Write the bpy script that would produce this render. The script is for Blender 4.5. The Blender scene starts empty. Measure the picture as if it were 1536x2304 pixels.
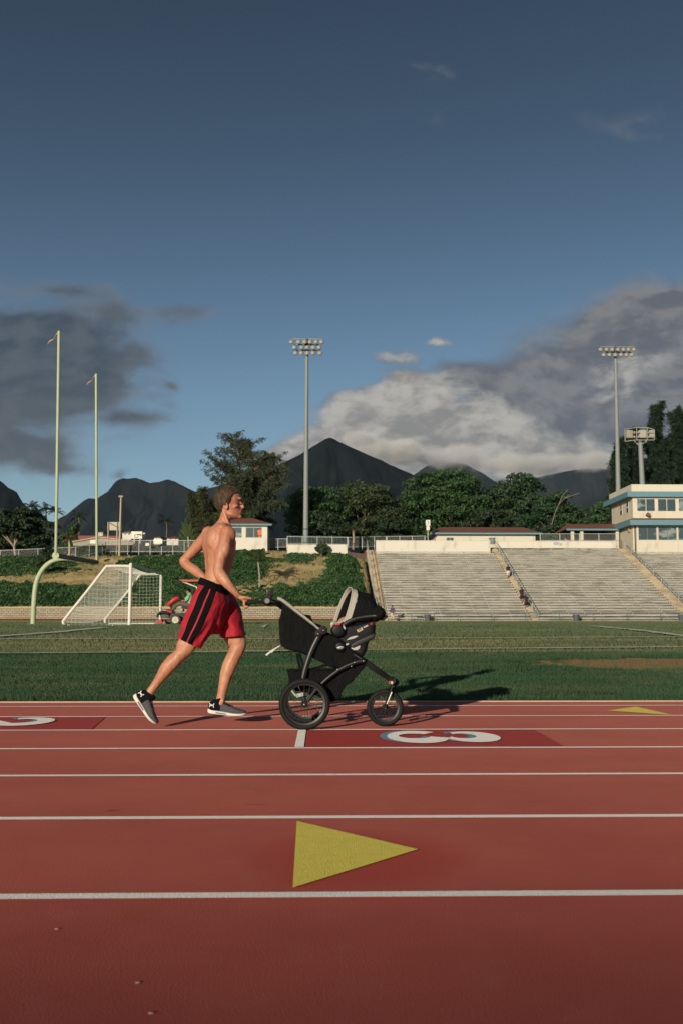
import bpy, bmesh, math, random
import numpy as np
from mathutils import Vector, Matrix, noise as mnoise
rnd = random.Random(7)
R = math.radians
scene = bpy.context.scene
COL = scene.collection
# ------------------------------------------------------------------ camera
F = 2200.0; CX = 768.0; CY = 1225.5; PITCH = R(5.0); YAW = R(1.3); CH = 0.70
cam_d = bpy.data.cameras.new('camera'); cam = bpy.data.objects.new('camera', cam_d); COL.objects.link(cam)
cam.location = (0, 0, CH); cam.rotation_euler = (R(90) + PITCH, 0, -YAW)
cam_d.sensor_fit = 'VERTICAL'; cam_d.sensor_height = 36; cam_d.sensor_width = 24
cam_d.lens = F / 2304 * 36; cam_d.shift_y = 73.5 / 2304
cam_d.clip_start = .05; cam_d.clip_end = 60000
cam_d.dof.use_dof = True; cam_d.dof.focus_distance = 7.2; cam_d.dof.aperture_fstop = 6.5
scene.camera = cam
RV = Vector((math.cos(YAW), -math.sin(YAW), 0))
FV = Vector((math.sin(YAW) * math.cos(PITCH), math.cos(YAW) * math.cos(PITCH), math.sin(PITCH)))
UV = RV.cross(FV)
C0 = Vector((0, 0, CH))
def ray(px, py): return (px - CX) / F * RV + (CY - py) / F * UV + FV
def W(px, py, Y):
    d = ray(px, py); return C0 + d * (Y / d.y)
def proj(p):
    v = Vector(p) - C0; z = v.dot(FV)
    return CX + v.dot(RV) / z * F, CY - v.dot(UV) / z * F
def G(px, py, z=0.0):
    d = ray(px, py); return C0 + d * ((z - CH) / d.z)
# ------------------------------------------------------------------ terrain
XS = W(846, 1395, 98).x          # left edge of the stand
prof = [(-60, 0), (9.6, 0), (20, .27), (36, .86), (44, .92), (70, 1.3), (98, 1.59), (400, 1.59)]
def lerp(a, b, t): return a + (b - a) * t
def sstep(a, b, x):
    t = min(1, max(0, (x - a) / (b - a))); return t * t * (3 - 2 * t)
def pw(tab, y):
    for (a, va), (b, vb) in zip(tab, tab[1:]):
        if y <= b: return lerp(va, vb, max(0, (y - a) / (b - a)))
    return tab[-1][1]
def crest(x):
    return lerp(9.25, 9.95, sstep(-24, -9, x))
WALL_Y = 96.0
def hill(x, y):
    z = pw(prof, y)
    if y > 80: z = max(z, lerp(1.38, 1.80, sstep(80, 95.6, y)))
    if y > WALL_Y:
        c = crest(x)
        t = min(1, (y - WALL_Y) / (116 - WALL_Y))
        z = 2.9 + (c - 2.9) * (t ** .95)
        z += .35 * mnoise.noise((x * .16, y * .2, 3)) * min(1, (y - WALL_Y) / 3) * (1 if y < 116 else max(0, 1 - (y - 116) / 4)) * sstep(XS - 2, XS - 6, x)
        z -= .75 * sstep(XS - 5, XS - .5, x) * min(1, (y - WALL_Y) / 2)
    return z
def stand_ground(x, y):
    z = pw(prof, y)
    if y > 98: z = lerp(1.59, 9.6, min(1, (y - 98) / 21.5)) - (.9 if y < 119 else 0)
    return z
def height(x, y):
    if y > 116: back = (y - 116) * .006
    else: back = 0
    a, b = hill(x, y), stand_ground(x, y)
    return lerp(a, b, sstep(XS - .6, XS + .4, x)) + back
def GT(px, py):
    d = ray(px, py); t0 = 2.0; t = 2.0
    while t < 300:
        p = C0 + d * t
        if p.z < height(p.x, p.y): break
        t0 = t; t += max(.05, t * .004)
    for _ in range(30):
        m = (t0 + t) / 2; p = C0 + d * m
        if p.z < height(p.x, p.y): t = m
        else: t0 = m
    return C0 + d * t
# ------------------------------------------------------------------ objects
BASE = {}
def thing(name, label, cat, loc, group=None, rz=0):
    o = bpy.data.objects.new(name, None); COL.objects.link(o); o.empty_display_size = .1
    o.location = loc; o.rotation_euler = (0, 0, rz)
    o['label'] = label; o['category'] = cat
    if group: o['group'] = group
    BASE[o.name] = Vector(loc); return o
def tag(o, label, cat, group=None):
    o['label'] = label; o['category'] = cat
    if group: o['group'] = group
    return o
def structure(o, kind='structure'): o['kind'] = kind; return o
class MB:
    def __init__(s): s.v = []; s.f = []; s.m = []
    def add(s, vs, fs, m=0):
        b = len(s.v); s.v += [Vector(p) for p in vs]
        s.f += [tuple(i + b for i in f) for f in fs]; s.m += [m] * len(fs)
    def box(s, c, sz, m=0, rot=None):
        c = Vector(c); hx, hy, hz = sz[0] / 2, sz[1] / 2, sz[2] / 2
        vs = [Vector((x, y, z)) for x in (-hx, hx) for y in (-hy, hy) for z in (-hz, hz)]
        if rot is not None: vs = [rot @ v for v in vs]
        s.add([c + v for v in vs], [(0, 1, 3, 2), (4, 6, 7, 5), (0, 4, 5, 1), (2, 3, 7, 6), (0, 2, 6, 4), (1, 5, 7, 3)], m)
    def box2(s, a, b, m=0):
        a = Vector(a); b = Vector(b); s.box((a + b) / 2, [abs(b[i] - a[i]) for i in range(3)], m)
    def tube(s, pts, rad, n=10, axis=None, sub=1, m=0, rnd_ends=False, closed=False, cap=True):
        pts = [Vector(p) for p in pts]
        if not isinstance(rad, list): rad = [rad] * len(pts)
        rad = [r if isinstance(r, tuple) else (r, r) for r in rad]
        if sub > 1 and len(pts) > 2:
            P = []; Q = []; k = len(pts)
            rng = range(k if closed else k - 1)
            for i in rng:
                p0, p1, p2, p3 = [pts[j % k] if closed else pts[min(k - 1, max(0, j))] for j in (i - 1, i, i + 1, i + 2)]
                r0, r1, r2, r3 = [rad[j % k] if closed else rad[min(k - 1, max(0, j))] for j in (i - 1, i, i + 1, i + 2)]
                for q in range(sub):
                    t = q / sub
                    cr = lambda a, b, c, d: .5 * ((2 * b) + (c - a) * t + (2 * a - 5 * b + 4 * c - d) * t * t + (3 * b - a - 3 * c + d) * t ** 3)
                    P.append(cr(p0, p1, p2, p3)); Q.append(tuple(max(1e-4, cr(r0[j], r1[j], r2[j], r3[j])) for j in (0, 1)))
            if not closed: P.append(pts[-1]); Q.append(rad[-1])
            pts, rad = P, Q
        if rnd_ends:
            t0 = (pts[0] - pts[1]).normalized(); t1 = (pts[-1] - pts[-2]).normalized()
            r0, r1 = rad[0], rad[-1]; h0, h1 = min(r0), min(r1)
            pre = [(pts[0] + t0 * h0 * a, (r0[0] * b, r0[1] * b)) for a, b in ((.95, .3), (.7, .7), (.38, .92))]
            post = [(pts[-1] + t1 * h1 * a, (r1[0] * b, r1[1] * b)) for a, b in ((.38, .92), (.7, .7), (.95, .3))]
            pts = [p for p, _ in pre] + pts + [p for p, _ in post]
            rad = [r for _, r in pre] + rad + [r for _, r in post]
        k = len(pts); vs = []; e2p = None
        for i in range(k):
            if closed: t = pts[(i + 1) % k] - pts[i - 1]
            else: t = pts[min(k - 1, i + 1)] - pts[max(0, i - 1)]
            t = t.normalized() if t.length > 1e-9 else Vector((0, 0, 1))
            if axis is not None: ref = Vector(axis)
            elif e2p is not None: ref = e2p
            else: ref = Vector((0, 1, 0)) if abs(t.y) < .9 else Vector((1, 0, 0))
            e2 = (ref - t * ref.dot(t))
            e2 = e2.normalized() if e2.length > 1e-6 else t.orthogonal().normalized()
            e1 = e2.cross(t); e2p = e2
            a, b = rad[i]
            for j in range(n):
                th = 2 * math.pi * j / n
                vs.append(pts[i] + e1 * (a * math.cos(th)) + e2 * (b * math.sin(th)))
        fs = []
        for i in range(k if closed else k - 1):
            i2 = (i + 1) % k
            for j in range(n):
                j2 = (j + 1) % n
                fs.append((i * n + j, i * n + j2, i2 * n + j2, i2 * n + j))
        if cap and not closed:
            fs.append(tuple(range(n))[::-1]); fs.append(tuple(range((k - 1) * n, k * n)))
        s.add(vs, fs, m)
    def ell(s, c, r, rot=None, nu=16, nv=10, m=0):
        c = Vector(c); vs = []; fs = []
        for i in range(nv + 1):
            ph = math.pi * i / nv
            for j in range(nu):
                th = 2 * math.pi * j / nu
                v = Vector((r[0] * math.sin(ph) * math.cos(th), r[1] * math.sin(ph) * math.sin(th), r[2] * math.cos(ph)))
                if rot is not None: v = rot @ v
                vs.append(c + v)
        for i in range(nv):
            for j in range(nu):
                a, b = i * nu + j, i * nu + (j + 1) % nu
                fs.append((a, a + nu, b + nu, b))
        s.add(vs, fs, m)
    def rings(s, rings, m=0, cap=True, mfun=None):
        n = len(rings[0]); vs = [p for r in rings for p in r]; b = len(s.v)
        s.v += [Vector(p) for p in vs]
        for i in range(len(rings) - 1):
            for j in range(n):
                j2 = (j + 1) % n
                s.f.append((b + i * n + j, b + i * n + j2, b + (i + 1) * n + j2, b + (i + 1) * n + j))
                s.m.append(mfun(i, j) if mfun else m)
        if cap:
            s.f.append(tuple(b + j for j in range(n))[::-1]); s.m.append(m)
            q = b + (len(rings) - 1) * n; s.f.append(tuple(q + j for j in range(n))); s.m.append(m)
    def prism(s, pts0, off, m=0):
        n = len(pts0); vs = [Vector(p) for p in pts0] + [Vector(p) + Vector(off) for p in pts0]
        fs = [tuple(range(n)), tuple(range(2 * n - 1, n - 1, -1))] + [(i, i + n, (i + 1) % n + n, (i + 1) % n) for i in range(n)]
        s.add(vs, fs, m)
    def build(s, name, mats, parent=None, smooth=True, bevel=0, fixn=True, wrinkle=None, sub=0):
        me = bpy.data.meshes.new(name)
        base = BASE.get(parent.name, Vector()) if parent else Vector()
        me.from_pydata([tuple(v - base) for v in s.v], [], s.f)
        if not isinstance(mats, (list, tuple)): mats = [mats]
        for m in mats:
            if m: me.materials.append(m)
        me.polygons.foreach_set('material_index', s.m)
        if bevel or fixn or sub:
            bm = bmesh.new(); bm.from_mesh(me)
            if fixn: bmesh.ops.recalc_face_normals(bm, faces=bm.faces)
            if bevel:
                es = [e for e in bm.edges if len(e.link_faces) == 2 and e.calc_face_angle(0) > .5]
                bmesh.ops.bevel(bm, geom=es, offset=bevel, segments=3, affect='EDGES', profile=.6, clamp_overlap=True)
            if sub:
                bmesh.ops.triangulate(bm, faces=[f for f in bm.faces if len(f.verts) > 4])
                for _ in range(sub):
                    bmesh.ops.subdivide_edges(bm, edges=[e for e in bm.edges if e.calc_length() > .02], cuts=1, use_grid_fill=True)
            if wrinkle:
                amp, sc = wrinkle; bm.normal_update()
                for v in bm.verts:
                    v.co += v.normal * amp * (mnoise.noise(v.co * sc) + .5 * mnoise.noise(v.co * sc * 2.3))
            bm.to_mesh(me); bm.free()
        if smooth:
            me.polygons.foreach_set('use_smooth', [True] * len(me.polygons))
            try: me.set_sharp_from_angle(angle=R(42))
            except Exception: pass
        o = bpy.data.objects.new(name, me); COL.objects.link(o)
        if parent: o.parent = parent; BASE[o.name] = base
        else: BASE[o.name] = Vector()
        return o
    def remesh(s, name, mats, parent=None, voxel=.006, smooth=4, disp=None):
        o = s.build(name, mats, parent, smooth=False)
        md = o.modifiers.new('r', 'REMESH'); md.mode = 'VOXEL'; md.voxel_size = voxel
        sm = o.modifiers.new('s', 'SMOOTH'); sm.factor = .5; sm.iterations = smooth
        dg = bpy.context.evaluated_depsgraph_get()
        me = bpy.data.meshes.new_from_object(o.evaluated_get(dg))
        o.modifiers.clear(); old = o.data; o.data = me; bpy.data.meshes.remove(old); me.name = name
        if len(me.materials) == 0:
            for m in (mats if isinstance(mats, (list, tuple)) else [mats]): me.materials.append(m)
        if disp:
            bm = bmesh.new(); bm.from_mesh(me); bm.normal_update()
            for v in bm.verts: v.co += v.normal * disp(v.co + BASE.get(o.name, Vector()), v.normal)
            bm.to_mesh(me); bm.free()
        me.polygons.foreach_set('use_smooth', [True] * len(me.polygons))
        return o
def dup(root, loc, rz=None, label=None):
    r = root.copy(); COL.objects.link(r); r.location = loc
    if rz is not None: r.rotation_euler = (0, 0, rz)
    if label: r['label'] = label
    for ch in list(root.children):
        c = ch.copy(); COL.objects.link(c); c.parent = r
        for g in ch.children:
            d = g.copy(); COL.objects.link(d); d.parent = c
    return r
def fast_mesh(name, V, Fc, mat, parent=None):
    """V (n,3) array, Fc (m,k) array"""
    me = bpy.data.meshes.new(name); V = np.asarray(V, dtype=np.float32); Fc = np.asarray(Fc, dtype=np.int32)
    base = BASE.get(parent.name, Vector()) if parent else Vector()
    V = V - np.array(base, dtype=np.float32)
    k = Fc.shape[1]
    me.vertices.add(len(V)); me.vertices.foreach_set('co', V.ravel())
    me.loops.add(Fc.size); me.loops.foreach_set('vertex_index', Fc.ravel())
    me.polygons.add(len(Fc)); me.polygons.foreach_set('loop_start', np.arange(len(Fc), dtype=np.int32) * k)
    me.polygons.foreach_set('loop_total', np.full(len(Fc), k, dtype=np.int32))
    me.update(calc_edges=True); me.materials.append(mat)
    o = bpy.data.objects.new(name, me); COL.objects.link(o)
    if parent: o.parent = parent; BASE[o.name] = base
    return o
# ------------------------------------------------------------------ materials
class NT:
    def __init__(s, tree): s.t = tree
    def node(s, typ, **kw):
        n = s.t.nodes.new(typ)
        for k, v in kw.items(): setattr(n, k, v)
        return n
    def put(s, sock, v):
        if isinstance(v, bpy.types.NodeSocket): s.t.links.new(v, sock)
        elif v is not None:
            try: sock.default_value = v
            except Exception: sock.default_value = tuple(v) + (1,)
    def m(s, op, a, b=None, c=None, clamp=False):
        n = s.node('ShaderNodeMath', operation=op, use_clamp=clamp)
        s.put(n.inputs[0], a); s.put(n.inputs[1], b); s.put(n.inputs[2], c); return n.outputs[0]
    def ss(s, x, a, b):
        n = s.node('ShaderNodeMapRange', interpolation_type='SMOOTHSTEP')
        s.put(n.inputs['Value'], x); s.put(n.inputs['From Min'], a); s.put(n.inputs['From Max'], b); return n.outputs[0]
    def mix(s, f, a, b, blend='MIX'):
        n = s.node('ShaderNodeMix', data_type='RGBA', blend_type=blend)
        s.put(n.inputs[0], f)
        for i, v in ((6, a), (7, b)):
            if isinstance(v, bpy.types.NodeSocket): s.t.links.new(v, n.inputs[i])
            else: n.inputs[i].default_value = (v[0], v[1], v[2], 1)
        return n.outputs[2]
    def noise(s, vec, scale, detail=4, rough=.55, dist=0):
        n = s.node('ShaderNodeTexNoise'); s.put(n.inputs['Vector'], vec); n.inputs['Scale'].default_value = scale
        n.inputs['Detail'].default_value = detail; n.inputs['Roughness'].default_value = rough; n.inputs['Distortion'].default_value = dist
        return n.outputs['Fac']
    def vec(s, x, y, z=0.0):
        n = s.node('ShaderNodeCombineXYZ'); s.put(n.inputs[0], x); s.put(n.inputs[1], y); s.put(n.inputs[2], z); return n.outputs[0]
    def sep(s, v):
        n = s.node('ShaderNodeSeparateXYZ'); s.put(n.inputs[0], v); return n.outputs[0], n.outputs[1], n.outputs[2]
    def mapv(s, v, sc):
        n = s.node('ShaderNodeVectorMath', operation='MULTIPLY'); s.put(n.inputs[0], v); n.inputs[1].default_value = sc; return n.outputs[0]
def newmat(name):
    m = bpy.data.materials.new(name); m.use_nodes = True
    nt = NT(m.node_tree); b = m.node_tree.nodes['Principled BSDF']; return m, nt, b
def srgb(r, g, b):
    f = lambda c: (c / 255 / 12.92) if c <= 10 else ((c / 255 + .055) / 1.055) ** 2.4
    return f(r), f(g), f(b)
def mat(name, col, var=.18, scale=6, rough=.7, bump=0, bscale=60, metal=0, spec=.4, col2=None, lo=.42, hi=.62, coat=0, coord='Object', stretch=None, bdist=.01):
    m, nt, b = newmat(name)
    tc = nt.node('ShaderNodeNewGeometry').outputs['Position'] if coord == 'World' else nt.node('ShaderNodeTexCoord').outputs[coord]
    if stretch: tc = nt.mapv(tc, stretch)
    n = nt.noise(tc, scale, 6)
    if col2: f = nt.ss(n, lo, hi); c = nt.mix(f, col, col2)
    else:
        c = nt.mix(n, tuple(x * (1 - var) for x in col), tuple(min(1, x * (1 + var)) for x in col))
    nt.put(b.inputs['Base Color'], c)
    b.inputs['Roughness'].default_value = rough; b.inputs['Metallic'].default_value = metal
    b.inputs['Specular IOR Level'].default_value = spec; b.inputs['Coat Weight'].default_value = coat
    if bump:
        bn = nt.node('ShaderNodeBump'); bn.inputs['Strength'].default_value = bump; bn.inputs['Distance'].default_value = bdist
        nt.put(bn.inputs['Height'], nt.noise(tc, bscale, 4)); nt.put(b.inputs['Normal'], bn.outputs[0])
    return m
def leafmat(name, c1, c2, trans=.3, rough=.6):
    m, nt, b = newmat(name)
    g = nt.node('ShaderNodeNewGeometry')
    tc = nt.node('ShaderNodeTexCoord').outputs['Object']
    n = nt.noise(tc, .5, 3)
    f = nt.m('ADD', nt.m('MULTIPLY', g.outputs['Random Per Island'], .6), nt.m('SUBTRACT', n, .3))
    c = nt.mix(nt.m('MINIMUM', nt.m('MAXIMUM', f, 0.0), 1.0), c1, c2)
    nt.put(b.inputs['Base Color'], c); b.inputs['Roughness'].default_value = rough; b.inputs['Specular IOR Level'].default_value = .25
    tr = nt.node('ShaderNodeBsdfTranslucent'); nt.put(tr.inputs[0], c)
    mx = nt.node('ShaderNodeMixShader'); mx.inputs[0].default_value = trans
    out = m.node_tree.nodes['Material Output']
    m.node_tree.links.new(b.outputs[0], mx.inputs[1]); m.node_tree.links.new(tr.outputs[0], mx.inputs[2]); m.node_tree.links.new(mx.outputs[0], out.inputs[0])
    return m
M = {}
M['white_paint'] = mat('white_paint', (.62, .60, .53), .15, 5, .6)
M['cream'] = mat('cream_wall', (.52, .49, .40), .16, .9, .8, .25, 20, col2=(.42, .39, .31), lo=.5, hi=.75, stretch=(1.5, 1.5, .6))
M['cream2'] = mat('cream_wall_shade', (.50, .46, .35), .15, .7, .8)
M['white_wall'] = mat('white_wall', (.54, .52, .45), .14, .8, .85, .25, 14, col2=(.42, .39, .32), lo=.5, hi=.75, stretch=(1.5, 1.5, .6))
M['blue_trim'] = mat('blue_trim', (.10, .21, .26), .15, 2, .6)
M['brown_roof'] = mat('brown_roof', (.15, .062, .038), .35, 3, .85, .4, 12)
M['red_roof'] = mat('red_roof', (.20, .05, .035), .2, 2, .8)
M['galv'] = mat('galvanised_steel', (.36, .40, .38), .12, 1.5, .55, metal=.15)
M['pole'] = mat('pole_steel', (.175, .20, .20), .12, 1.2, .6)
M['dark_metal'] = mat('dark_metal', (.03, .03, .03), .3, 5, .5)
M['goal_yellow'] = mat('pale_green_paint', (.34, .40, .245), .12, 2, .55)
M['glass'] = mat('window_glass', (.035, .055, .06), scale=.45, rough=.12, spec=.8, col2=(.20, .23, .22), lo=.52, hi=.64, coord='World', stretch=(1, 1, 2))  # paler patches put reflections and room light into the glass colour
M['concrete'] = mat('stand_concrete', (.29, .28, .24), scale=.5, rough=.9, col2=(.15, .145, .125), lo=.42, hi=.68, stretch=(1, 2.5, 6), coord='World')
M['bench'] = mat('bench_plank', (.40, .385, .33), scale=.6, rough=.8, col2=(.20, .19, .16), lo=.42, hi=.68, stretch=(1, 2, 9), coord='World')
M['stair'] = mat('stair_concrete', (.36, .29, .19), scale=.8, rough=.9, col2=(.24, .20, .14))
M['bark'] = mat('bark', (.10, .075, .05), .35, 3, .95, .5, 15)
M['palebark'] = mat('pale_bark', (.26, .22, .17), .3, 3, .95)
M['green_rail'] = mat('green_pipe', (.05, .12, .11), .15, 3, .5)
M['bin'] = mat('bin_grey', (.06, .075, .09), .2, 3, .7)
M['wood'] = mat('wood_pole', (.36, .31, .22), .2, 2, .85)
def wire():
    m, nt, b = newmat('chain_link_wire')
    b.inputs['Base Color'].default_value = (.20, .21, .20, 1); b.inputs['Roughness'].default_value = .6
    tr = nt.node('ShaderNodeBsdfTransparent'); mx = nt.node('ShaderNodeMixShader')
    tc = nt.node('ShaderNodeTexCoord').outputs['Object']; x, y, z = nt.sep(tc)
    a = nt.m('FRACT', nt.m('MULTIPLY', nt.m('ADD', x, z), 14.0)); c = nt.m('FRACT', nt.m('MULTIPLY', nt.m('SUBTRACT', x, z), 14.0))
    f = nt.m('MAXIMUM', nt.m('LESS_THAN', a, .1), nt.m('LESS_THAN', c, .1))
    nt.put(mx.inputs[0], f); o = m.node_tree.nodes['Material Output']
    nt.t.links.new(tr.outputs[0], mx.inputs[1]); nt.t.links.new(b.outputs[0], mx.inputs[2]); nt.t.links.new(mx.outputs[0], o.inputs[0]); return m
M['wire'] = wire()
# ================================================================== SETTING
# ---- track
def track_mat():
    m, nt, b = newmat('rubber_track')
    p = nt.node('ShaderNodeNewGeometry').outputs['Position']; x, y, z = nt.sep(p)
    n1 = nt.noise(p, .9, 5, .6); n2 = nt.noise(p, 170, 3, .7); n3 = nt.noise(p, 7, 4)
    c = nt.mix(nt.ss(n1, .3, .7), (.38, .067, .047), (.47, .092, .063))
    c = nt.mix(nt.m('MULTIPLY', nt.ss(n3, .5, .75), .35), c, (.42, .12, .088))
    c = nt.mix(nt.m('MULTIPLY', nt.ss(n2, .62, .72), .55), c, (.26, .06, .045))
    c = nt.mix(nt.m('MULTIPLY', nt.ss(n2, .40, .28), .35), c, (.66, .21, .16))
    # over-spray of fresh red paint round the yellow arrow
    ax, ay = G(810, 1930).xy
    e = nt.m('ADD', nt.m('POWER', nt.m('DIVIDE', nt.m('SUBTRACT', x, ax + .0), .36), 2.0), nt.m('POWER', nt.m('DIVIDE', nt.m('SUBTRACT', y, ay), .42), 2.0))
    c = nt.mix(nt.m('MULTIPLY', nt.ss(nt.m('ADD', e, nt.m('MULTIPLY', n3, .5)), 1.6, .4), .85), c, (.38, .030, .023))
    n4 = nt.noise(nt.mapv(p, (.35, 1.6, 1)), 1.1, 6, .65); c = nt.mix(nt.m('MULTIPLY', nt.ss(n4, .54, .70), .30), c, (.25, .055, .042)); n5 = nt.noise(nt.mapv(p, (2.2, 6, 1)), 1.3, 2, .5); c = nt.mix(nt.m('MULTIPLY', nt.ss(n5, .735, .77), .6), c, (.10, .03, .025))
    nt.put(b.inputs['Base Color'], c); b.inputs['Roughness'].default_value = .9; b.inputs['Specular IOR Level'].default_value = .15
    b.inputs['Sheen Weight'].default_value = .085; b.inputs['Sheen Roughness'].default_value = .4; b.inputs['Sheen Tint'].default_value = (1, .40, .32, 1)
    bp = nt.node('ShaderNodeBump'); bp.inputs['Strength'].default_value = .5; bp.inputs['Distance'].default_value = .004
    nt.put(bp.inputs['Height'], n2); nt.put(b.inputs['Normal'], bp.outputs[0]); return m
M['track'] = track_mat()
M['line'] = mat('line_paint', (.86, .84, .78), scale=9, rough=.85, col2=(.62, .50, .43), lo=.60, hi=.8, bump=.5, bscale=170, coord='Object')
M['fresh_red'] = mat('fresh_red_paint', (.46, .040, .029), .12, 5, .8, .5, 170)
M['yellow'] = mat('yellow_paint', (.82, .68, .10), .14, 22, .8, .5, 170)
M['blue_paint'] = mat('light_blue_paint', (.19, .36, .54), .1, 12, .8)
for k_, sc_ in (('line', .25), ('yellow', .10), ('fresh_red', .03)):
    b_ = M[k_].node_tree.nodes['Principled BSDF']; b_.inputs['Sheen Weight'].default_value = sc_; b_.inputs['Sheen Roughness'].default_value = .4
    b_.inputs['Sheen Tint'].default_value = {'line': (1, .95, .85, 1), 'yellow': (1, .8, .2, 1), 'fresh_red': (1, .2, .15, 1)}[k_]
LY = [G(768, y).y for y in (2015.5, 1841, 1747, 1684.5, 1642, 1612, 1589)]
s0 = (LY[6] - LY[0]) / 6
LY = [LY[0] + s0 * i for i in range(7)]
EDGE = G(768, 1580).y
mb = MB()
nx = 40
mb.add([(-70, -14, 0), (90, -14, 0), (90, EDGE, 0), (-70, EDGE, 0)], [(0, 1, 2, 3)])
track = structure(mb.build('track', M['track'], smooth=False))
def sheet(name, pts, z, m, parent):
    q = MB(); q.add([(p[0], p[1], z) for p in pts], [tuple(range(len(pts)))]); return q.build(name, m, parent, smooth=False)
for i in list(range(7)):
    q = MB(); y = LY[i]; hw = .026; n = 90
    xs = np.linspace(-40, 50, n)
    q.add([(x, y + s * (hw + .002 * mnoise.noise((x * 9, i * 3.1, s))), .004) for x in xs for s in (-1, 1)], [(2 * k, 2 * k + 2, 2 * k + 3, 2 * k + 1) for k in range(n - 1)])
    q.build('lane_line', M['line'], track, smooth=False)
q = MB(); q.box2((-70, EDGE, -.1), (90, EDGE + .05, .012))
structure(q.build('kerb', mat('kerb_concrete', (.40, .30, .21), .3, 9, .9)))
# start line, red box, number 3
a, b_ = G(663, 1683), G(683, 1683)
sheet('start_line', [(a.x, LY[3] + .03), (a.x + .055, LY[3] + .03), (a.x + .055, LY[4] - .03), (a.x, LY[4] - .03)], .006, M['line'], track)
rx = a.x + .058
e0 = G(1275, 1683).x; e1 = G(1205, 1644).x
sheet('painted_box', [(rx, LY[3] + .03), (e0, LY[3] + .03), (e1, LY[4] - .03), (rx, LY[4] - .03)], .003, M['fresh_red'], track)
e2 = G(240, 1613).x; e3 = G(212, 1640).x
sheet('painted_box', [(-9, LY[4] + .03), (e3, LY[4] + .03), (e2, LY[5] - .03), (-9, LY[5] - .03)], .003, M['fresh_red'], track)
def band(outer, inner, a0, a1, n=40):
    vs = []
    for i in range(n + 1):
        t = i / n; th = R(lerp(a0, a1, t))
        k = min(1, .35 + 4 * min(t, 1 - t)) if True else 1
        o = (outer[0] + outer[2] * math.cos(th), outer[1] + outer[3] * math.sin(th))
        q = (inner[0] + inner[2] * math.cos(th), inner[1] + inner[3] * math.sin(th))
        vs += [o, q]
    return vs, [(2 * i, 2 * i + 1, 2 * i + 3, 2 * i + 2) for i in range(n)]
def numeral(kind, x0, x1, yl, yr, name='lane_number'):
    pieces = []
    if kind == '3':
        pieces.append(band((.46, .755, .47, .248), (.40, .685, .21, .118), 218, -72))
        pieces.append(band((.46, .272, .54, .275), (.40, .248, .21, .143), 78, -222))
    else:
        pieces.append(band((.48, .72, .50, .28), (.42, .68, .24, .15), 215, -35))
        vs = [(.84, .545), (.62, .63), (.0, .2), (.0, 0), (.32, .2)]
        pieces.append((vs, [(0, 1, 2, 4)])); pieces.append(([(0, 0), (.95, 0), (.95, .2), (0, .2)], [(0, 1, 2, 3)]))
    def emit(dx, dy, z, m):
        q = MB()
        for k, (vs, fs) in enumerate(pieces):
            # numeral up = +X, numeral right = -Y
            q.add([(x0 + v * (x1 - x0) + dx, yl + u * (yr - yl) + dy, z + .0003 * k) for u, v in vs], fs)
        return q.build(name if m is M['line'] else 'number_shadow', m, track, smooth=False)
    emit(0, 0, .009, M['line']); emit(-.045, .035, .0065, M['blue_paint'])
numeral('3', G(872, 1662).x, G(1125, 1662).x, G(1000, 1649).y, G(1000, 1675).y)
xe = G(118, 1626).x
numeral('2', xe - .78, xe, G(80, 1617).y, G(80, 1636).y)
def arrow(pts):
    sheet('direction_arrow', [G(*p).xy for p in pts], .005, M['yellow'], track)
arrow([(668, 1850), (659, 2001), (940, 1914)])
arrow([(1365, 1600), (1512, 1610), (1430, 1591)])
q = MB()
for px, py in [(128, 2092), (310, 2213), (340, 2282)]:
    p = G(px, py); q.ell(p + Vector((0, 0, .002)), (.006, .003, .002), nu=8, nv=4)
tag(q.build('leaf_litter', mat('dry_leaf', (.34, .22, .13))), 'tiny pale dry leaf scraps lying on the near red lane', 'litter')['kind'] = 'stuff'
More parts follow.
